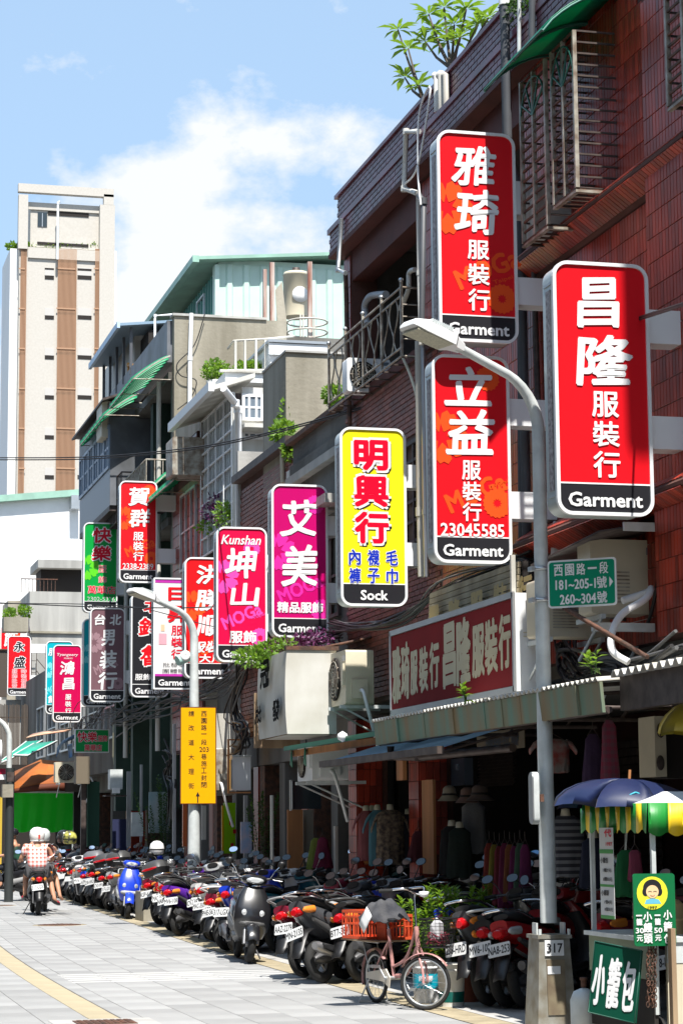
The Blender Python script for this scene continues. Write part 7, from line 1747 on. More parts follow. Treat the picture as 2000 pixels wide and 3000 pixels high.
# dark cloth draped over the saddle
t = thing('dark_cloth','crumpled dark grey cloth with a white fold draped over the saddle and crate','cloth',WB @ V3((.15,0,.8))); r = random.Random(5); g = []
for i in range(15):
    row = []
    for j in range(15):
        a,b = (i / 14 - .5) * 2,(j / 14 - .5) * 2; rr_ = max(abs(a),abs(b)); z = .90 - .20 * max(0,rr_ - .35) ** 1.3 * 1.4 + .018 * math.sin(a * 7 + b * 3) + .014 * math.sin(b * 9 - a * 4)
        row.append(WB @ V3((.14 + a * .19 * (1 - .15 * b * b),.02 + b * .20 * (1 - .1 * a * a),z)))
    g.append(row)
M_navycloth = mat('charcoal_cloth',(.028,.030,.038),.9,dark=(.07,.07,.075),scale=7,bump=.3)
MB().sheet(g,thick=.006).build('cloth',M_navycloth,t)
g = [[WB @ V3((.20 + .10 * i / 4 - .03 * j,-.185 - .012 * j,.86 - .05 * j - .02 * i)) for i in range(5)] for j in range(4)]; MB().sheet(g,thick=.004).build('white_fold',M_white,t)

# ------------------------------------------------------------------ pots, buckets and the leafy shrubs behind the bicycle
def lea(label,px,py,hgt,n,seed,stems=7,X=None,mt=M_leaf,yl=.1,Yd=None,name='potted_shrub',group='leafy shrubs in pots behind the bicycle',spread=.16):
    b = P(px,py,Z=0.0) if Yd is None else P(px,py,Y=Yd); zb0 = .28 if Yd is None else b.z
    t = thing(name,label,'plant',(b.x,b.y,0 if Yd is None else b.z),group=group); r = random.Random(seed)
    mb = MB(); sp_ = []; sy = []; inv = WM[t.name].inverted()
    for s_ in range(stems):
        a = r.random() * 6.28; d = r.random() * spread; top = V3((b.x + math.cos(a) * d * 1.8,b.y + math.sin(a) * d * 1.8,zb0 + hgt * (.65 + .35 * r.random()))); bs_ = V3((b.x + math.cos(a) * d * .5,b.y + math.sin(a) * d * .5,zb0))
        mb.tube([bs_,bs_.lerp(top,.5) + V3((.01,.01,0)),top],[.006,.005,.003],4)
        m_ = int(n / stems)
        for q_ in range(m_):
            f = .22 + .78 * (q_ / m_) ** .8; p_ = bs_.lerp(top,f); an = q_ * 2.4 + r.random(); el = .15 + .9 * (f - .3) + r.gauss(0,.15)
            x = V3((math.cos(an) * math.cos(el),math.sin(an) * math.cos(el),math.sin(el))); y = V3((0,0,1)).cross(x).normalized(); z = x.cross(y); sc = (.7 + .5 * r.random()) * (1.15 - .4 * f)
            (sy if r.random() < yl and f < .5 else sp_).append(inv @ frame_m(p_,x * sc,y * sc,z * sc))
    mb.build('stems',M_leafd,t); pieces(t,'leaf',leaf_unit(.095,.024),mt,sp_,25,'leaf')
    if sy: pieces(t,'yellow_leaf',leaf_unit(.095,.024),M_leafy,sy,12,'yellow_leaf')
    return t
lea('leafy green shrub directly behind the bicycle handlebar',1222,2922,.70,520,1,10)
lea('tall bushy green shrub with yellow leaves, middle of the pots behind the bicycle',1325,2928,.78,800,2,14,yl=.25)
lea('bushy green shrub behind the blue scooter left of the lamp post',1412,2905,.80,700,3,13)
lea('small green shrub low between the bicycle basket and the blue scooter',1285,2930,.48,340,4,9)
def bucket(label,px,py,r0,h,mt,band=None,txt=None,cat='bucket',name='plastic_bucket'):
    b = P(px,py,Z=0); t = thing(name,label,cat,(b.x,b.y,0)); mb = MB(); mb.lathe([(r0 * .86,.002),(r0 * .98,h),(r0 * 1.03,h),(r0 * 1.03,h + .012),(r0 * .95,h + .012),(r0 * .92,h - .05),(.001,h - .05)],(b.x,b.y,0),24); mb.build('bucket',mt,t)
    mb = MB(); mb.lathe([(r0 * .97,h * .84),(r0 * 1.01,h * .86),(r0 * 1.01,h * .88),(r0 * .97,h * .9)],(b.x,b.y,0),24); mb.build('rib',mt,t)
    if band:
        col,z0_,z1_ = band; f = lambda z: r0 * (.86 + .12 * z / h) + .0015; vs = []; nn = 24
        mb = MB(); mb.loft([[V3((b.x + f(z) * math.cos(a),b.y + f(z) * math.sin(a),z)) for a in [2 * math.pi * j / nn for j in range(nn)]] for z in (z0_,z1_)],cap=False); mb.build('label_band',cm(col),t)
    if txt:
        th = math.atan2(-b.y,-b.x); rr_ = r0 * .95 + .006; o = V3((b.x,b.y,0)) + V3((math.cos(th) * rr_,math.sin(th) * rr_,0)); uu = V3((-math.sin(th),math.cos(th),0)) * 1
        mb = MB(); write(mb,txt,o,uu,V3((0,0,1)),-.06,h * .55,.06,h * .68,.03); mb.build('lettering',cm(WH),t)
    return t
bucket('white paint bucket with a cyan label behind the bicycle front wheel',1248,2938,.125,.36,M_white,(hx('#0aa0b8'),.13,.26),'防水膠')
bucket('white bucket with a dark teal band right of the bicycle wheel',1322,2948,.125,.36,M_whited,(hx('#0a5a52'),.04,.13))
bucket('terracotta coloured plastic pot behind the tails of the near scooters',1362,2935,.15,.30,mat('terracotta',(.30,.08,.04),.7,var=.2),cat='pot',name='plant_pot')
bucket('white plastic bucket holding the shrub behind the bicycle basket',1285,2905,.11,.28,M_white)

# ------------------------------------------------------------------ food cart at the lower right corner
CX,CY0,CY1 = 5.72,P(1895,2360,X=5.72).y,P(1700,2355,X=5.72).y; ZT = P(1895,2352,X=CX).z
CT = thing('food_cart','small food cart with a white top and green and yellow striped valance','food cart',(CX,CY0,0))
CX1 = CX + 1.3
MB().hexa([(CX,CY0,ZT),(CX1,CY0,ZT),(CX1,CY1,ZT),(CX,CY1,ZT)],[(CX + .25,CY0 + .3,ZT + .08),(CX1,CY0 + .3,ZT + .08),(CX1,CY1 - .1,ZT + .08),(CX + .25,CY1 - .1,ZT + .08)]).build('roof',M_white,CT)
M_vg = mat('valance_green',(.015,.23,.035),.45); M_vy = mat('valance_yellow',(.80,.55,.015),.45)
def valance(p0,p1,n,first,drop=.17):
    d = (p1 - p0) / n; nn_ = V3((d.y,-d.x,0)).normalized()
    for i in range(n):
        g0,g1 = [],[]
        for j in range(7):
            f = i + j / 6; lip = drop + .035 * abs(math.sin((f) * math.pi / 1.0 + .2)); wv = nn_ * (.012 * math.sin(f * math.pi * 1.1))
            g0.append(p0 + d * f); g1.append(p0 + d * f + wv + V3((0,0,-lip)))
        MB().sheet([g0,g1],thick=.002).build('valance_stripe',M_vg if (i + first) % 2 else M_vy,CT)
valance(V3((CX - .005,CY1,ZT)),V3((CX - .005,CY0,ZT)),13,1)
valance(V3((CX,CY0 - .01,ZT)),V3((CX1,CY0 - .01,ZT)),9,1,.19)
for (x,y) in ((CX + .05,CY0 + .05),(CX + .05,CY1 - .08),(CX1 - .05,CY0 + .05)): bx(CT,'post',M_galv,x - .015,x + .015,y - .015,y + .015,.3,ZT - .01)
zc = P(1790,2735,X=CX).z; bx(CT,'counter',M_galv,CX + .0,CX1,CY0 + .0,CY1,zc - .03,zc)
bx(CT,'side_panel',M_cream,CX + .12,CX1,CY0 + .02,CY0 + .05,.12,zc - .17); bx(CT,'upper_panel',M_galv,CX + .12,CX1,CY0 + .015,CY0 + .055,zc - .168,zc - .031)
bx(CT,'green_front',mat('cart_green',(.20,.25,.14),.5,var=.2),CX + .02,CX + .05,CY0 + .05,CY1 - .05,zc - .28,zc - .031); bx(CT,'lower_front',M_dark,CX + .03,CX + .06,CY0 + .05,CY1 - .05,.15,zc - .281)
for (x,y) in ((CX + .1,CY0 + .15),(CX + .1,CY1 - .2),(CX1 - .2,CY0 + .15)):
    mb = MB(); mb.tube([V3((x,y + .12 * math.cos(a),.14 + .12 * math.sin(a))) for a in [2 * math.pi * j / 16 for j in range(16)]],.022,6,closed=True); mb.cyl((x - .02,y,.14),(x + .02,y,.14),.03,8); mb.build('wheel',M_blackm,CT)
for i,(y,w_,c_) in enumerate(((CY0 + .5,.10,(.35,.25,.12)),(CY0 + .8,.12,(.5,.52,.55)),(CY1 - .35,.10,(.45,.12,.05)))):
    t = thing('steamer',['bamboo steamer stack on the cart counter','metal steamer pot on the cart counter','red-brown container at the back of the cart counter'][i],'steamer',(CX + .35,y,zc)); mb = MB()
    mb.lathe([(w_,.001),(w_,.09),(w_ * 1.05,.09),(w_ * 1.05,.11),(w_,.11),(w_,.20),(w_ * .6,.235),(.001,.24)],(CX + .35,y,zc),18); mb.build('stack',mat('steamer%d' % i,c_,.5),t)
# menu banner
t = thing('menu_banner','narrow white and green paper menu hanging from the cart with prices','menu',(CX - .03,CY1 - .25,.9)); u = V3((0,-1,0)); v = V3((0,0,1)); yb_ = P(1757,2500,X=CX - .03).y; yf_ = P(1797,2500,X=CX - .03).y; wB = yb_ - yf_; 
z1_ = P(1775,2425,X=CX - .03).z; z0_ = P(1775,2690,X=CX - .03).z
bx(t,'paper',cm((.70,.71,.70)),CX - .035,CX - .032,yf_,yb_,z0_,z1_)
for za,zb2 in ((2488,2500),(2590,2597),(2680,2690)): bx(t,'green_band',cm(hx('#3c9a40')),CX - .037,CX - .0355,yf_,yb_,P(1775,zb2,X=CX).z,P(1775,za,X=CX).z)
o = V3((CX - .039,yb_,z1_)); hB = z1_ - z0_
for s_,a0,b0,a1,b1,c_ in (('代',.4,.02,.9,.10,CR),('1997',.5,.16,.95,.20,CR),('小籠包',.08,.33,.62,.39,C_BLK),('1籠7元',.25,.45,.85,.49,C_BLK),('8顆50元',.25,.55,.9,.59,C_BLK),('小饅頭',.08,.69,.62,.75,C_BLK),('1個4元',.3,.80,.85,.84,C_BLK),('8個30元',.3,.88,.9,.92,C_BLK)):
    mb = MB(); write(mb,s_,o,u,v,a0 * wB,-b1 * hB,a1 * wB,-b0 * hB,.03); mb.build('lettering',cm(c_),t)
# green menu board with the round portrait
Yg = CY0 - .12; a = P(1852,2560,Y=Yg); b = P(1980,2770,Y=Yg); t = thing('green_menu_board','green menu board with a yellow disc portrait marked 1997 at the cart','sign',(a.x,Yg,b.z))
wG,hG = b.x - a.x,a.z - b.z; fn = lambda p_,q_,e: V3((a.x + wG / 2 + p_,Yg + e,b.z + hG / 2 + q_)); M_gb = cm(hx('#0c6a3c'))
MB().prism(rrect(wG,hG,.02,4),0,.015,fn).build('board',M_gb,t)
o = V3((a.x,Yg - .003,a.z)); u = V3((1,0,0))
def poly(pts,c_,dy=0.0,nm='print',par=None): mb = MB(); mb.add([o + V3((x * wG,-dy,-y * hG)) for x,y in pts],[tuple(range(len(pts)))]); return mb.build(nm,cm(c_),par or t)
disc = lambda cx_,cy_,rx_,ry_,n_=24,a0=0,a1=360: [(cx_ + rx_ * math.cos(R(a0 + (a1 - a0) * j / n_)),cy_ - ry_ * math.sin(R(a0 + (a1 - a0) * j / n_))) for j in range(n_ + (0 if a1 - a0 == 360 else 1))]
poly(disc(.45,.27,.37,.23),hx('#e8e23a'),0,'yellow_disc')
poly([(.26,.42),(.30,.36),(.45,.34),(.60,.36),(.66,.42)],hx('#6ab8d0'),.001,'portrait_collar')
poly(disc(.45,.20,.22,.12),C_BLK,.002,'portrait_hair'); poly(disc(.29,.25,.08,.06),C_BLK,.0021,'portrait_hair'); poly(disc(.61,.25,.08,.06),C_BLK,.0022,'portrait_hair')
poly(disc(.45,.25,.15,.09),hx('#f0c89a'),.003,'portrait_face')
for dx in (-.06,.06): mb = MB(); mb.tube([o + V3(((.45 + dx + .04 * math.cos(R(a_))) * wG,-.004,-(.255 - .012 * math.sin(R(a_))) * hG)) for a_ in range(0,181,30)],.0016,4); mb.build('portrait_eye',cm(C_BLK),t)
mb = MB(); mb.tube([o + V3(((.45 + .05 * math.cos(R(a_))) * wG,-.004,-(.295 - .015 * math.sin(R(a_))) * hG)) for a_ in range(180,361,30)],.0016,4); mb.build('portrait_mouth',cm((.3,.02,.02)),t)
def tw(par,s_,x0,y0,x1,y1,c_=WH,bo=.03,u_=None,v_=None,o_=None,W_=None,H_=None):
    mb = MB(); write(mb,s_,o_ or (o + V3((0,-.004,0))),u_ or u,v_ or V3((0,0,1)),x0 * (W_ or wG),-y1 * (H_ or hG),x1 * (W_ or wG),-y0 * (H_ or hG),bo); mb.build('lettering',cm(c_),par)
tw(t,'1997',.33,.45,.55,.49,C_BLK)
for (x,cs,ys) in ((.70,'小籠包',(.51,.67,.84)),(.22,'小饅頭',(.53,.68,.83))):
    for ch,y in zip(cs,ys): tw(t,ch,x,y,x + .2,y + .13)
for (x,n_) in ((.49,'50'),(.05,'30')):
    tw(t,'一',x,.57,x + .13,.585); tw(t,'籠',x,.62,x + .14,.71); tw(t,n_,x - .02,.75,x + .17,.82); tw(t,'元',x,.85,x + .14,.93)
# leaning 小籠包 board
Yh = CY0 - .02; pA,pB,pC,pD = P(1742,2757,Y=Yh + .35),P(1877,2785,Y=Yh),P(1850,2990,Y=Yh),P(1722,2965,Y=Yh + .35)
t = thing('leaning_board','dark green board with big white characters 小籠包 tilted against the cart','sign',pD); du = (pB - pA); dv = (pA - pD); pC = pD + du; nn_ = du.cross(dv).normalized(); nn_ = -nn_ if nn_.y > 0 else nn_
MB().hexa([pD,pC,pC - nn_ * .02,pD - nn_ * .02],[pA,pB,pB - nn_ * .02,pA - nn_ * .02]).build('board',cm(hx('#0b4a38')),t)
for i,ch in enumerate('小籠包'):
    mb = MB(); write(mb,ch,pD + nn_ * .006,du.normalized(),dv.normalized(),(.05 + .32 * i) * du.length,.14 * dv.length,(.05 + .32 * i + .25) * du.length,.82 * dv.length,.03,wob=.03); mb.build('lettering',cm(WH),t)
mb = MB(); mb.tube([pA,pB,pC,pD],.006,4,closed=True); mb.build('edge',mat('dark_green_edge',(.02,.10,.07),.5),t)
# post, chain, gas cylinder, gloves
t = thing('wooden_post','rough wooden post standing beside the green menu board','post',P(1970,2990,Y=CY0 - .2)); a = P(1960,2720,Y=CY0 - .2); b = P(1984,3080,Y=CY0 - .2); MB().box(a.x,b.x,CY0 - .22,CY0 - .16,b.z,a.z).build('post',M_wood,t)
t = thing('rusty_chain','bundle of rusty chain hanging from the cart beside the leaning board','chain',P(1905,2770,Y=CY0 - .08)); r = random.Random(2); n_ = 0
for st_x in (1898,1908,1917):
    for j in range(17):
        q = P(st_x + r.gauss(0,1.5),2775 + j * 10.5 + r.gauss(0,1),Y=CY0 - .08 + r.gauss(0,.008)); mb = MB(); ang = (j % 2) * 1.57; mb.tube([q + V3((.011 * math.cos(a_) * math.cos(ang),.011 * math.cos(a_) * math.sin(ang),.019 * math.sin(a_))) for a_ in [2 * math.pi * i / 8 for i in range(8)]],.004,4,closed=True); mb.build('link',M_rust,t)
q = P(1712,3040,Y=CY1 + .1); t = thing('gas_cylinder','worn grey gas cylinder standing at the left foot of the cart','gas cylinder',(q.x,CY1 + .1,0)); zg_ = P(1712,2892,Y=CY1 + .1).z
mb = MB(); mb.lathe([(.08,0),(.10,.03),(.10,zg_ - .09),(.075,zg_ - .03),(.03,zg_ - .01),(.001,zg_)],(q.x,CY1 + .1,0),18); mb.build('cylinder',M_galv,t); mb = MB(); mb.lathe([(.022,0),(.022,.05),(.03,.05),(.03,.07),(.001,.07)],(q.x,CY1 + .1,zg_),8); mb.build('valve',M_rust,t)
# blue umbrella above, yellow umbrella at the edge
def umbrella(label,apex,rad,rise,n,mats,tilt=0.0,group=None,stick=1.2):
    t = thing('umbrella',label,'umbrella',apex); Mt = Matrix.Translation(apex) @ Matrix.Rotation(tilt,4,'Y')
    for i in range(n):
        g = []
        for j in range(7):
            f = j / 6; rr_ = rad * math.sin(f * math.pi / 2 * .96); z = -rise * (1 - math.cos(f * math.pi / 2 * 1.05)); row = []
            for k_ in range(5):
                a = 2 * math.pi * (i + k_ / 4) / n; sag = 1 - .035 * math.sin(k_ / 4 * math.pi) * f; row.append(Mt @ V3((rr_ * math.cos(a) * sag,rr_ * math.sin(a) * sag,z + .02 * f * math.sin(k_ / 4 * math.pi))))
            g.append(row)
        MB().sheet(g,thick=-.002).build('canopy_panel',mats[i % len(mats)],t)
        a = 2 * math.pi * i / n; mb = MB(); mb.tube([Mt @ V3((rad * math.sin(f * math.pi / 2 * .96) * math.cos(a),rad * math.sin(f * math.pi / 2 * .96) * math.sin(a),-rise * (1 - math.cos(f * math.pi / 2 * 1.05)) - .006)) for f in [q_ / 6 for q_ in range(7)]],.003,4); mb.build('rib',M_iron,t)
    mb = MB(); mb.tube([Mt @ V3((0,0,.06)),Mt @ V3((0,0,-stick))],.008,6); mb.build('stick',M_galv,t); mb = MB(); mb.tube([Mt @ V3((0,0,.0)),Mt @ V3((0,0,.065))],.011,8); mb.build('tip',M_orangewood,t)
    return t
M_navy = mat('navy_nylon',(.006,.014,.062),.5,var=.1)
ap = P(1842,2282,Y=CY0 + .75); umbrella('dark blue umbrella tied over the food cart roof',ap,.55,.22,8,[M_navy],R(5),stick=.5)
mb = MB(); q = P(1840,2340,Y=CY0 + .25); tag(mb.tube(smooth_path([P(1795,2340,Y=CY0 + .4),P(1812,2330,Y=CY0 + .35),P(1810,2344,Y=CY0 + .34),P(1850,2326,Y=CY0 + .3),P(1862,2322,Y=CY0 + .3),P(1880,2330,Y=CY0 + .3)],5),.006,5).build('tie_string',mat('cyan_string',(.05,.4,.5),.6),None),'cyan string tying the blue umbrella to the cart roof','string')
ap = P(2085,2040,Y=CY0 + 1.0); umbrella('yellow and navy umbrella cut by the right edge of the picture',ap,.42,.26,8,[mat('yellow_nylon',(.75,.62,.08),.4)],0,stick=.9)
# boxes of a stereo-like white unit in the shade
t = thing('shop_fan_unit','pale upright unit with two round fans in the shade behind the yellow umbrella','fan unit',P(1940,2280,Y=17.0)); bxp(t,'casing',M_cream,1917,1950,2098,2275,17.0,.35)
for cy_ in (2140,2235): mb = MB(); q = P(1932,cy_,Y=16.98); mb.lathe([(.038,0),(.044,.01),(.038,.015),(.001,.006)],q,18,M=Matrix.Rotation(R(90),4,'X') @ Matrix.Diagonal((.8,1.4,1,1))); mb.build('fan',M_iron,t)
bxp(t,'dark_panel',M_dark,1951,2020,2110,2280,17.05,.35)

# ------------------------------------------------------------------ clothes and goods in the shade of the arcade
def garment(name,label,px,py0,py1,X,wtop,wbot,col,sleeves=True,mt=None,yaw=0,cat='garment',group='clothes on display in the arcade',hung=False,neck=True):
    a = P(px,py0,X=X); b = P(px,py1,X=X); h = a.z - b.z; col = tuple(c * .5 for c in col); t = thing(name,label,cat,(a.x,a.y,b.z),rz=yaw,group=group); k = dict(local=True); m_ = mt or mat('cloth_%s' % name + '_%d_%d_%d' % tuple(int(c * 99) for c in col),col,.85,var=.15,scale=6,bump=.2)  # fabric colour halved: the arcade's shade is put into it
    rings = []
    for f in (0,.25,.5,.75,.9,1.0):
        w = wbot + (wtop - wbot) * min(1,f / .9); w = w if f < .95 else wtop * .45; fo = lambda j: 1 + .11 * (1 - f) * math.sin(j * 1.9 + px) + .05 * math.sin(j * .9 + f * 6); rings.append([V3((aa * fo(j),bb * fo(j),h * f + .012 * math.sin(j * 1.3) * (f < .1))) for j,(aa,bb) in enumerate(superell(w,w * .42,30,2.2))])
    MB().loft(rings).build('body',m_,t,**k)
    if sleeves:
        for s_ in (-1,1): mb = MB(); mb.loft([[V3((s_ * (wtop * .8 + dx),aa * .7,h * f + bb * .6)) for aa,bb in superell(r_,r_,10,2)] for dx,f,r_ in ((0,.90,.05),(.05,.80,.055),(.09,.62,.05))]); mb.build('sleeve',m_,t,**k)
    if neck and not hung:
        mb = MB(); mb.lathe([(.045,h),(.035,h + .06),(.001,h + .065)],(0,0,0),12); mb.build('mannequin_neck',M_cream,t,**k)
    if hung: mb = MB(); mb.tube([(-wtop * .7,0,h * .97),(0,0,h + .05),(wtop * .7,0,h * .97)],.005,4); mb.tube([(0,0,h + .05),(0,0,h + .12)],.004,4); mb.build('hanger',M_iron,t,**k)
    return t
leo = mat('leopard_print',(.22,.16,.10),.8,dark=(.05,.035,.03),scale=26)
stripes_mat('bw_stripes',(.03,.03,.04),(.18,.18,.19),17,'Z',duty=.5); stripes_mat('pink_check',(.25,.03,.07),(.17,.06,.09),16,'Z',plaid=('X',))
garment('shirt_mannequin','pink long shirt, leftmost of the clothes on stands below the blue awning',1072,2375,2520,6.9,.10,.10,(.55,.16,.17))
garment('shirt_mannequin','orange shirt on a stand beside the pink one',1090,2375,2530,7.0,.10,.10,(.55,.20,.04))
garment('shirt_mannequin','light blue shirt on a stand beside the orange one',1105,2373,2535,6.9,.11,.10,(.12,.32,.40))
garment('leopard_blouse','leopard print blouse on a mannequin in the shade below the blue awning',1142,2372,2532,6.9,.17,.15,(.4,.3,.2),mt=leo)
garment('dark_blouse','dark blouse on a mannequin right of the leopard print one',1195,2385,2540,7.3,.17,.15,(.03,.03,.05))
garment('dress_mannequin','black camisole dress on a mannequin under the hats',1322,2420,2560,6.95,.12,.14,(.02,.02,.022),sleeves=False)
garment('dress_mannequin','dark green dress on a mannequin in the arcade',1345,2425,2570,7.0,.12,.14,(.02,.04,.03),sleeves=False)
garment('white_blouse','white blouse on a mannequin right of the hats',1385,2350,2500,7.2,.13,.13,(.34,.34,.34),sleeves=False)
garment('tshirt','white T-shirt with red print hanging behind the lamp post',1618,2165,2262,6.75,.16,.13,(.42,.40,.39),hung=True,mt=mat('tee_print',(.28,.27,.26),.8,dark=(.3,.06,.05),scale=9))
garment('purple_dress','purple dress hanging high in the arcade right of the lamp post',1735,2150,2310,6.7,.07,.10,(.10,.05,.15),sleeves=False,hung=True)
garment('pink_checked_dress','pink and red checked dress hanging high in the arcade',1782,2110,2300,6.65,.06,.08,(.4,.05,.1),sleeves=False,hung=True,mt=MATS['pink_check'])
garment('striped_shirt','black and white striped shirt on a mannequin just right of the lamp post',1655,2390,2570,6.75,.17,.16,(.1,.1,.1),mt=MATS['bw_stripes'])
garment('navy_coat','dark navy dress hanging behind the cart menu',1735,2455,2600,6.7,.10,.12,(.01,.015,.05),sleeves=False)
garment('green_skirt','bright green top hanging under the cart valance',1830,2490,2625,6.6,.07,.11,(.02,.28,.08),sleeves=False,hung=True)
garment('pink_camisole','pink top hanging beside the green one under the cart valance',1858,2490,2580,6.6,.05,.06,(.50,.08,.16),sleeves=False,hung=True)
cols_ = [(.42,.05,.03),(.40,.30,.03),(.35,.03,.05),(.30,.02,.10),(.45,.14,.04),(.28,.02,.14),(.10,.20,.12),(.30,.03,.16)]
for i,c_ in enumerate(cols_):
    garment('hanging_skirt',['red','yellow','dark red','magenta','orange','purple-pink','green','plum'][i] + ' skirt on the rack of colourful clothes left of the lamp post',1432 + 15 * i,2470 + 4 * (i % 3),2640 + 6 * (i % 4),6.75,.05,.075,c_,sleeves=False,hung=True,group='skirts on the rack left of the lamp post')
for i,(px,py,r_) in enumerate(((1315,2330,.13),(1368,2335,.13),(1405,2328,.15))):
    a = P(px,py,X=6.95); t = thing('sun_hat',['cream sun hat, leftmost of three on stands in the arcade','striped brown sun hat, middle of three on stands in the arcade','dark striped sun hat, rightmost of three on stands in the arcade'][i],'hat',a,group='hats on stands'); mb = MB(); mb.lathe([(r_,-.06),(r_ * .95,-.055),(r_ * .58,.0),(r_ * .52,.07),(r_ * .3,.10),(.001,.105)],a,18); mb.build('hat',mat('hat%d' % i,((.34,.27,.18),(.20,.12,.09),(.12,.08,.06))[i],.9),t)
    mb = MB(); mb.lathe([(r_ * .60,-.002),(r_ * .61,.018),(r_ * .56,.02)],a,18); mb.build('hat_band',M_dark,t)
for i,(px,py0,py1,c_) in enumerate(((1178,2395,2440,M_orangewood),(1252,2290,2430,M_orangewood),(1165,2205,2285,M_orangewood))):
    pass
bx(A,'painted_sun_sliver',M_orangewood,6.98,7.01,P(1273,2350,X=7.0).y,P(1240,2350,X=7.0).y,P(1255,2560,X=7.0).z,P(1255,2285,X=7.0).z)  # orange strip painting the sunlit sliver on the tiled column
t = thing('wooden_sign_edge','narrow sunlit wooden board hanging below the blue awning gutter','board',P(1168,2280,X=6.2)); a,b = P(1160,2210,X=6.2),P(1180,2285,X=6.2); MB().box(6.2,6.24,b.y,a.y,b.z,a.z).build('board',M_orangewood,t)
t = thing('shop_banner','faded cloth shop banner with dark characters under the corrugated awning','banner',P(1430,2180,X=6.9)); a,b = P(1395,2150,X=6.9),P(1535,2190,X=6.9); bx(t,'cloth',mat('faded_cloth',(.14,.11,.07),.9),6.9,6.91,b.y,a.y,b.z,a.z)
mb = MB(); write(mb,'服裝批發',V3((6.895,a.y,a.z)),V3((0,-1,0)),V3((0,0,1)),.3,-(a.z - b.z) * .85,(a.y - b.y) * .9,-(a.z - b.z) * .15,.04); mb.build('lettering',cm(C_BLK),t)
t = thing('louvre_shutter','dark louvred shutter with glinting slats behind the hats','shutter',P(1440,2200,X=8.5)); a,b = P(1405,2195,X=8.4),P(1510,2300,X=8.4)
for i in range(11): z = b.z + (a.z - b.z) * i / 11; MB().hexa([(8.36,b.y,z),(8.40,b.y,z + .04),(8.40,a.y,z + .04),(8.36,a.y,z)],[(8.365,b.y,z + .008),(8.405,b.y,z + .048),(8.405,a.y,z + .048),(8.365,a.y,z + .008)]).build('slat',M_iron,t)
t = thing('electric_meter','blue-grey electric meter on the column under the corrugated awning','meter',P(1335,2270,X=7.4)); a,b = P(1316,2225,X=7.4),P(1360,2300,X=7.4); MB().box(7.4,7.5,b.y,a.y,b.z,a.z).build('case',mat('meter_blue',(.05,.065,.09),.4),t); c_ = (a + b) / 2; MB().box(7.39,7.398,c_.y - .07,c_.y + .03,c_.z + .02,c_.z + .09).build('dial',M_glassb,t)
# goods of the farther shops
def poster(label,px0,px1,py0,py1,Y,m_,cat='panel',name='shop_hoarding',dep=.05): t = thing(name,label,cat,P(px0,py1,Y=Y)); bxp(t,'panel',m_,px0,px1,py0,py1,Y,dep); return t
t = poster('tall lime green and yellow banner standing behind the scooters',656,690,2352,2500,37,cm(hx('#8ac20e')),'banner','standing_banner'); 
for i,(a_,b_) in enumerate(((672,2405),(683,2430),(676,2470))): bxp(t,'red_print',cm(hx('#b01020')),a_,a_ + 9,b_,b_ + 12,36.97,.01)
bxp(t,'yellow_edge',cm(hx('#d0a010')),650,655.5,2360,2500,37,.04)
poster('pale blue poster on the pillar behind the scooters',706,738,2408,2500,34.5,mat('poster_blue',(.25,.40,.60),.5,dark=(.55,.45,.50),scale=6),'poster','poster')
poster('brown plywood board under the white air conditioner',843,888,2372,2545,30.5,M_orangewood,'board','plywood_board'); poster('grey weathered board beside the brown plywood',889,950,2372,2545,30.6,M_conc,'board','grey_board')
poster('dark window panel below the white air conditioner',856,940,2288,2370,30,M_glass,'window','shop_window'); poster('white window frame edge left of the dark panel',850,855,2285,2375,29.95,M_whited,'frame','white_window_edge')
poster('pale painted panel beside the potted tree behind the scooters',437,500,2320,2440,44,mat('pale_wall',(.45,.47,.47),.7,dark=(.25,.38,.42),scale=2.0),'panel'); poster('white electrical panel behind the scooters',385,420,2380,2450,45,M_galv,'panel')
poster('dark green notice board beside the green tarpaulin',256,292,2290,2480,50,mat('dark_green_board',(.012,.07,.04),.6),'board','notice_board'); poster('dark doorway curtain in blue',330,372,2400,2500,47,mat('blue_curtain',(.01,.015,.06),.8),'curtain','curtain')
poster('grey shutter beside the doorway with the blue curtain',372,384,2260,2480,46.5,M_pvc,'shutter','roller_shutter'); poster('rusty orange metal post left of the middle lamp post',536,548,2350,2480,38,mat('copper_post',(.55,.14,.05),.25,.3),'post','metal_post'); poster('pale paper poster right of the rusty orange post',592,604,2360,2460,38.2,M_whited,'poster','poster')
poster('white downpipe by the arcade column left of the brown plywood',795,801,2330,2560,31,M_whited,'pipe','wall_pipe',.08); poster('grey downpipe right of the orange sign',716,726,2330,2540,35,M_pvc,'pipe','wall_pipe',.08); poster('tall grey pipe left of the orange sign',508,516,2120,2500,41,M_pvc,'pipe','wall_pipe',.1)
poster('grey pipe rising behind the leafy potted tree',412,418,2240,2480,46,M_pvc,'pipe','wall_pipe',.1); poster('pale column edge under the green awning',982,990,2420,2560,28.2,M_whited,'post','wall_post',.1)
for (px,py,c_,lab) in ((925,2500,(.42,.50,.08),'yellow-green apron hanging behind the scooters'),(945,2498,(.35,.03,.10),'dark red garment hanging beside the yellow-green apron'),(1225,2480,(.25,.05,.06),'dark red bag of goods by the painted sun sliver')):
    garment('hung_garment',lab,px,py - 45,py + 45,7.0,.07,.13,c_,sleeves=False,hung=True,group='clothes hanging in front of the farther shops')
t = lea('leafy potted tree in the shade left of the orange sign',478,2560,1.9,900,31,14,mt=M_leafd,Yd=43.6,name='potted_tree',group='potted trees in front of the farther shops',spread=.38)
lea('dark leafy plant in the shade right of the lime green banner',775,2550,1.2,500,32,10,mt=M_leafd,Yd=33.8,name='potted_tree',group='potted trees in front of the farther shops',spread=.3)
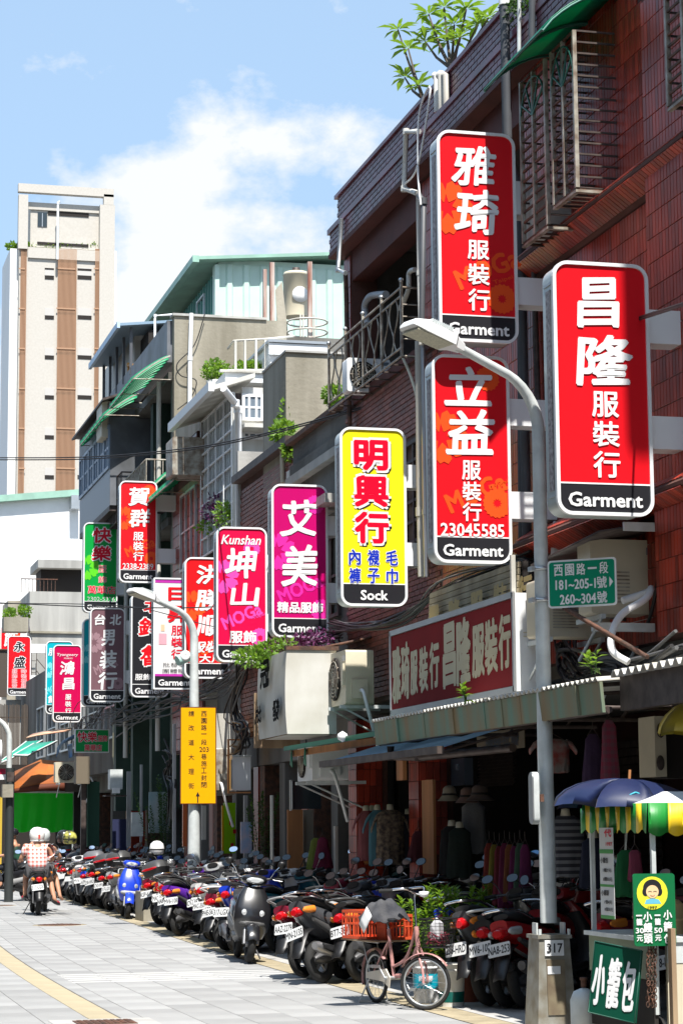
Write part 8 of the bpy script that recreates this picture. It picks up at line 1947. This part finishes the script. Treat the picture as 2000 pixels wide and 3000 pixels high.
lea('small bright plant on the corrugated awning edge',1365,2062,.16,26,33,3,Yd=17.9,name='awning_weed',group='weeds on the awning',spread=.04); lea('tuft of fern on the awning corner near the lamp post',1738,1975,.18,36,34,4,Yd=16.0,name='awning_weed',group='weeds on the awning',spread=.05)
# mannequin head fan in shadow and helmets left on scooters
for i,(px,py,Y,c_,lab) in enumerate(((205,2455,41.5,(.55,.52,.12),'yellow and black patterned helmet on a scooter right of the rider'),(188,2452,42,(.02,.02,.02),'black helmet beside the yellow patterned one'),(460,2485,40,(.75,.75,.73),'white helmet on a scooter left of the middle lamp post'))):
    q = P(px,py,Y=Y); t = thing('helmet',lab,'helmet',q); mb = MB(); mb.lathe([(.09,-.11),(.125,-.09),(.135,0),(.115,.08),(.06,.125),(.001,.135)],q,18); mb.build('shell',mat('helmet%d' % i,c_,.25,dark=(.02,.02,.02) if i == 0 else None,scale=12),t); mb = MB(); mb.lathe([(.136,-.03),(.139,-.02),(.136,-.01)],q,18); mb.build('trim',M_black,t)
# ------------------------------------------------------------------ people
def skin(name,verts,edges,radii,mats,parent,sub=2,label=None):
    me = bpy.data.meshes.new(name); me.from_pydata(verts,edges,[]); o = bpy.data.objects.new(name,me); COL.objects.link(o)
    m_ = o.modifiers.new('s','SKIN'); m_.use_smooth_shade = True; m_.branch_smoothing = .6
    for i,r_ in enumerate(radii): o.data.skin_vertices[0].data[i].radius = r_ if isinstance(r_,tuple) else (r_,r_)
    o.data.skin_vertices[0].data[0].use_root = True
    s_ = o.modifiers.new('u','SUBSURF'); s_.levels = sub; s_.render_levels = sub
    bpy.context.view_layer.update(); dg = bpy.context.evaluated_depsgraph_get(); m2 = bpy.data.meshes.new_from_object(o.evaluated_get(dg)); bpy.data.objects.remove(o)
    m2.materials.clear(); m2.materials.append(mats); o2 = bpy.data.objects.new(name,m2); COL.objects.link(o2); o2.parent = parent; WM[o2.name] = WM[parent.name].copy(); return o2
def body(t,J,sc=1.0):
    """J: joints in the figure's own frame (x forward, y left)"""
    names_ = ['hip','waist','chest','neck','head0','head1','shL','elL','haL','fiL','shR','elR','haR','fiR','thL','knL','anL','toL','thR','knR','anR','toR']
    rad = [(.10,.08),(.10,.075),(.10,.075),.055,(.075,.085),(.078,.092),.045,.043,.030,.028,.045,.043,.030,.028,.085,.062,.040,.030,.085,.062,.040,.030]
    e = [(0,1),(1,2),(2,3),(3,4),(4,5),(2,6),(6,7),(7,8),(8,9),(2,10),(10,11),(11,12),(12,13),(0,14),(14,15),(15,16),(16,17),(0,18),(18,19),(19,20),(20,21)]
    return skin('body',[J[n_] for n_ in names_],e,[tuple(x * sc for x in r_) if isinstance(r_,tuple) else r_ * sc for r_ in rad],M_skin,t)
def fingers(parent,hand,d,side,mt=M_skin):
    d = V3(d).normalized(); s_ = V3(side).normalized()
    for i,L in enumerate((.07,.08,.075,.06)):
        b = V3(hand) + s_ * (-.025 + .017 * i) + d * .02; MB().tube([b,b + d * L * .5 + V3((0,0,-.012)),b + d * L * .75 + V3((0,0,-.045))],[.010,.009,.007],6).build('finger',mt,parent,local=True)
    b = V3(hand) + s_ * -.03; MB().tube([b,b + d * .03 - s_ * .03,b + d * .055 - s_ * .025 + V3((0,0,-.03))],[.012,.010,.008],6).build('thumb',mt,parent,local=True)
# the rider with the checked shirt
rp_ = P(112,2682,Z=0); RH = 2.0
rz = R(90 - RH)
sc_r = put_scooter(rp_.x,rp_.y,RH,'black',(.10,.10,.10),0,'black scooter ridden by the man in the checked shirt, red tail lamp and plate MAC-3507',lean=0,group='scooters being ridden')
hip0 = V3((rp_.x,rp_.y,0)) + V3((math.sin(R(RH)),math.cos(R(RH)),0)) * .28
t = thing('person','rider seen from behind in a red and white checked shirt, shorts and white helmet','person',hip0,rz=rz)
J = dict(hip=(0,0,.86),waist=(.0,0,.99),chest=(.03,0,1.17),neck=(.07,0,1.33),head0=(.10,0,1.42),head1=(.11,0,1.50),
         shL=(.04,.21,1.25),elL=(.10,.30,1.02),haL=(.38,.30,1.00),fiL=(.46,.29,1.0),shR=(.04,-.21,1.25),elR=(.10,-.30,1.02),haR=(.38,-.30,1.0),fiR=(.46,-.29,1.0),
         thL=(.05,.11,.82),knL=(.40,.18,.72),anL=(.28,.20,.36),toL=(.38,.21,.33),thR=(.05,-.12,.82),knR=(.34,-.26,.66),anR=(.16,-.34,.27),toR=(.26,-.40,.20))
body(t,J); k = dict(local=True); stripes_mat('plaid_shirt',(.74,.70,.68),(.62,.12,.09),13.5,plaid=('Y',),duty=.45)
skin('shirt',[(-.005,0,.80),(.0,0,.98),(.03,0,1.17),(.06,0,1.30),(.04,.20,1.255),(.08,.275,1.09),(.04,-.20,1.255),(.08,-.275,1.09)],[(0,1),(1,2),(2,3),(2,4),(4,5),(2,6),(6,7)],
     [(.225,.175),(.225,.17),(.225,.17),(.11,.09),.11,.09,.11,.09],MATS['plaid_shirt'],t)
skin('shorts',[(.0,0,.84),(.06,.11,.82),(.30,.165,.76),(.06,-.12,.82),(.26,-.22,.71)],[(0,1),(1,2),(0,3),(3,4)],[(.165,.13),.12,.09,.12,.09],mat('grey_shorts',(.07,.07,.075),.9),t)
mb = MB(); mb.lathe([(.105,-.115),(.128,-.09),(.146,0),(.130,.085),(.075,.135),(.001,.148)],(.105,0,1.475),24); h_ = mb.build('helmet',mat('helmet_white',(.80,.79,.76),.22,coat=.6),t,**k)
mb = MB(); mb.lathe([(.108,-.125),(.131,-.115),(.131,-.10),(.110,-.095)],(.105,0,1.475),24); mb.build('helmet_rim',M_galv,h_,**k)
MB().box(-.046,-.040,-.045,-.01,1.40,1.48).build('helmet_badge',mat('badge_red',(.5,.05,.03),.5),h_,**k)
MB().loft([[V3((.22 + x,-.02 + a,1.42 + b)) for a,b in superell(w,w * .7,12,2.2)] for x,w in ((0,.125),(.03,.11))]).build('visor',M_glass,h_,**k)
for s_,an,to in ((1,J['anL'],J['toL']),(-1,J['anR'],J['toR'])):
    a_,b_ = V3(an),V3(to); d_ = (b_ - a_); d_.z = d_.z * .5; d_.normalize(); c_ = (a_ + b_) / 2
    MB().loft([[a_ + d_ * l + V3((0,aa,bb - .045)) for aa,bb in superell(w,hh,12,2.4)] for l,w,hh in ((-.07,.035,.014),(0,.042,.016),(.12,.05,.018),(.19,.035,.014))]).build('slipper_sole',M_black,t,**k)
    MB().loft([[a_ + d_ * l + V3((0,aa,bb - .025)) for aa,bb in superell(w,hh,12,2.2)] for l,w,hh in ((.05,.048,.035),(.12,.052,.035),(.18,.035,.022))]).build('slipper',mat('red_slipper',(.45,.01,.03),.5),t,**k)
for s_,h in ((1,'fiL'),(-1,'fiR')): fingers(t,J[h],(1,0,0),(0,s_,0))
MB().loft([ring_yz(.075,1.345,.062,.05,12,2),ring_yz(.045,1.33,.085,.03,12,2)]).build('collar',MATS['plaid_shirt'],t,**k)
# sleeve of the person in front of the rider
q = P(160,2530,Y=rp_.y + 1.4); sc2 = put_scooter(q.x - .12,rp_.y + 1.9,4,'dark grey',SG,1,'dark grey scooter ridden just ahead of the man in the checked shirt',lean=0,group='scooters being ridden')
t = thing('person','person in a grey striped top riding just ahead, mostly hidden by the checked shirt','person',(q.x - .12,rp_.y + 2.2,0),rz=R(86)); stripes_mat('grey_stripes',(.55,.56,.58),(.30,.31,.34),22,'Z')
J2 = {a: tuple(v_) for a,v_ in J.items()}; J2['elR'] = (.12,-.34,1.02); body(t,J2,.92)
skin('shirt',[(-.005,0,.82),(.0,0,.98),(.03,0,1.17),(.06,0,1.29),(.04,.19,1.25),(.08,.265,1.1),(.04,-.19,1.25),(.08,-.29,1.1)],[(0,1),(1,2),(2,3),(2,4),(4,5),(2,6),(6,7)],[(.17,.14),(.165,.13),(.17,.13),(.07,.065),.085,.07,.085,.07],MATS['grey_stripes'],t)
skin('shorts',[(.0,0,.84),(.06,.11,.82),(.30,.165,.76),(.06,-.12,.82),(.26,-.22,.71)],[(0,1),(1,2),(0,3),(3,4)],[(.155,.125),.11,.085,.11,.085],MATS['grey_shorts'],t)
mb = MB(); mb.lathe([(.105,-.11),(.128,-.09),(.140,0),(.125,.08),(.07,.13),(.001,.14)],(.105,0,1.46),20); mb.build('helmet',M_galv,t,**k)
# woman on a scooter, facing left, black helmet
def rider_far(px,py_top,Y,heading,label,top_col,hat,sc=.95,helmet=True,hand=True):
    q = P(px,py_top,Y=Y); s_ = q.z / 1.62
    put_scooter(q.x - math.sin(R(heading)) * .28,Y - math.cos(R(heading)) * .28,heading,'black',(.3,.3,.3),2,'scooter under the ' + label.split(',')[0],lean=0,group='scooters being ridden')
    t = thing('person',label,'person',(q.x,Y,0),rz=R(90 - heading)); body(t,J,.9)
    skin('top',[(-.005,0,.84),(.0,0,.98),(.03,0,1.17),(.05,0,1.27),(.035,.15,1.25),(.035,-.15,1.25)],[(0,1),(1,2),(2,3),(2,4),(2,5)],[(.15,.125),(.145,.12),(.155,.125),(.08,.07),.07,.07],top_col,t)
    skin('trousers',[(.0,0,.84),(.05,.11,.82),(.40,.18,.72),(.28,.20,.42),(.05,-.12,.82),(.34,-.26,.66),(.18,-.33,.36)],[(0,1),(1,2),(2,3),(0,4),(4,5),(5,6)],[(.155,.125),.105,.075,.055,.105,.075,.055],mat('dark_trousers',(.02,.022,.03),.9),t)
    if helmet:
        mb = MB(); mb.lathe([(.10,-.03),(.122,-.02),(.132,.03),(.115,.09),(.06,.125),(.001,.135)],(.10,0,1.485),20); mb.build('helmet',hat,t,**k)
        MB().loft([[V3((.20 + x,a,1.475 + b)) for a,b in superell(.10,.02,12,2.2)] for x in (0,.05)]).build('helmet_peak',M_white,t,**k)
    else:
        mb = MB(); mb.lathe([(.075,-.10),(.096,-.04),(.098,.02),(.085,.04)],(.085,0,1.49),20); mb.build('hair',hat,t,**k)
    # face
    MB().loft([[V3((.19 + x,a,1.44 + b)) for a,b in superell(r_,r_ * 1.3,8,2)] for x,r_ in ((-.02,.018),(.02,.010))]).build('nose',M_skin,t,**k)
    for s2 in (-1,1):
        mb = MB(); mb.lathe([(.001,-.008),(.010,0),(.001,.008)],(.178,s2 * .033,1.465),8); mb.build('eye',M_black,t,**k)
        MB().loft([[V3((.09 + a,s2 * (.082 + y),1.45 + b)) for a,b in superell(.018,.03,8,2)] for y in (-.01,.012)]).build('ear',M_skin,t,**k)
    MB().box(.176,.186,-.022,.022,1.395,1.402).build('mouth',mat('lips',(.35,.08,.07),.5),t,**k)
    for s2,h in ((1,'fiL'),(-1,'fiR')): fingers(t,J[h],(1,0,0),(0,s2,0))
rider_far(52,2390,50.5,-62,'woman in a black and green sleeveless top and black helmet, riding behind the parked scooters',mat('black_green_top',(.015,.016,.018),.8,dark=(.01,.12,.06),scale=3),mat('helmet_black',(.015,.016,.02),.25,coat=.5))
rider_far(97,2388,51.5,30,'balding man in a dark top, head seen above the white helmet against the green tarpaulin',mat('dark_top',(.02,.02,.022),.85),mat('dark_hair',(.015,.012,.01),.8),helmet=False)
# remove the prototypes, their copies stay
for proto,_ in PROTOS:
    for o in list_all(proto): bpy.data.objects.remove(o)
    bpy.data.objects.remove(proto)
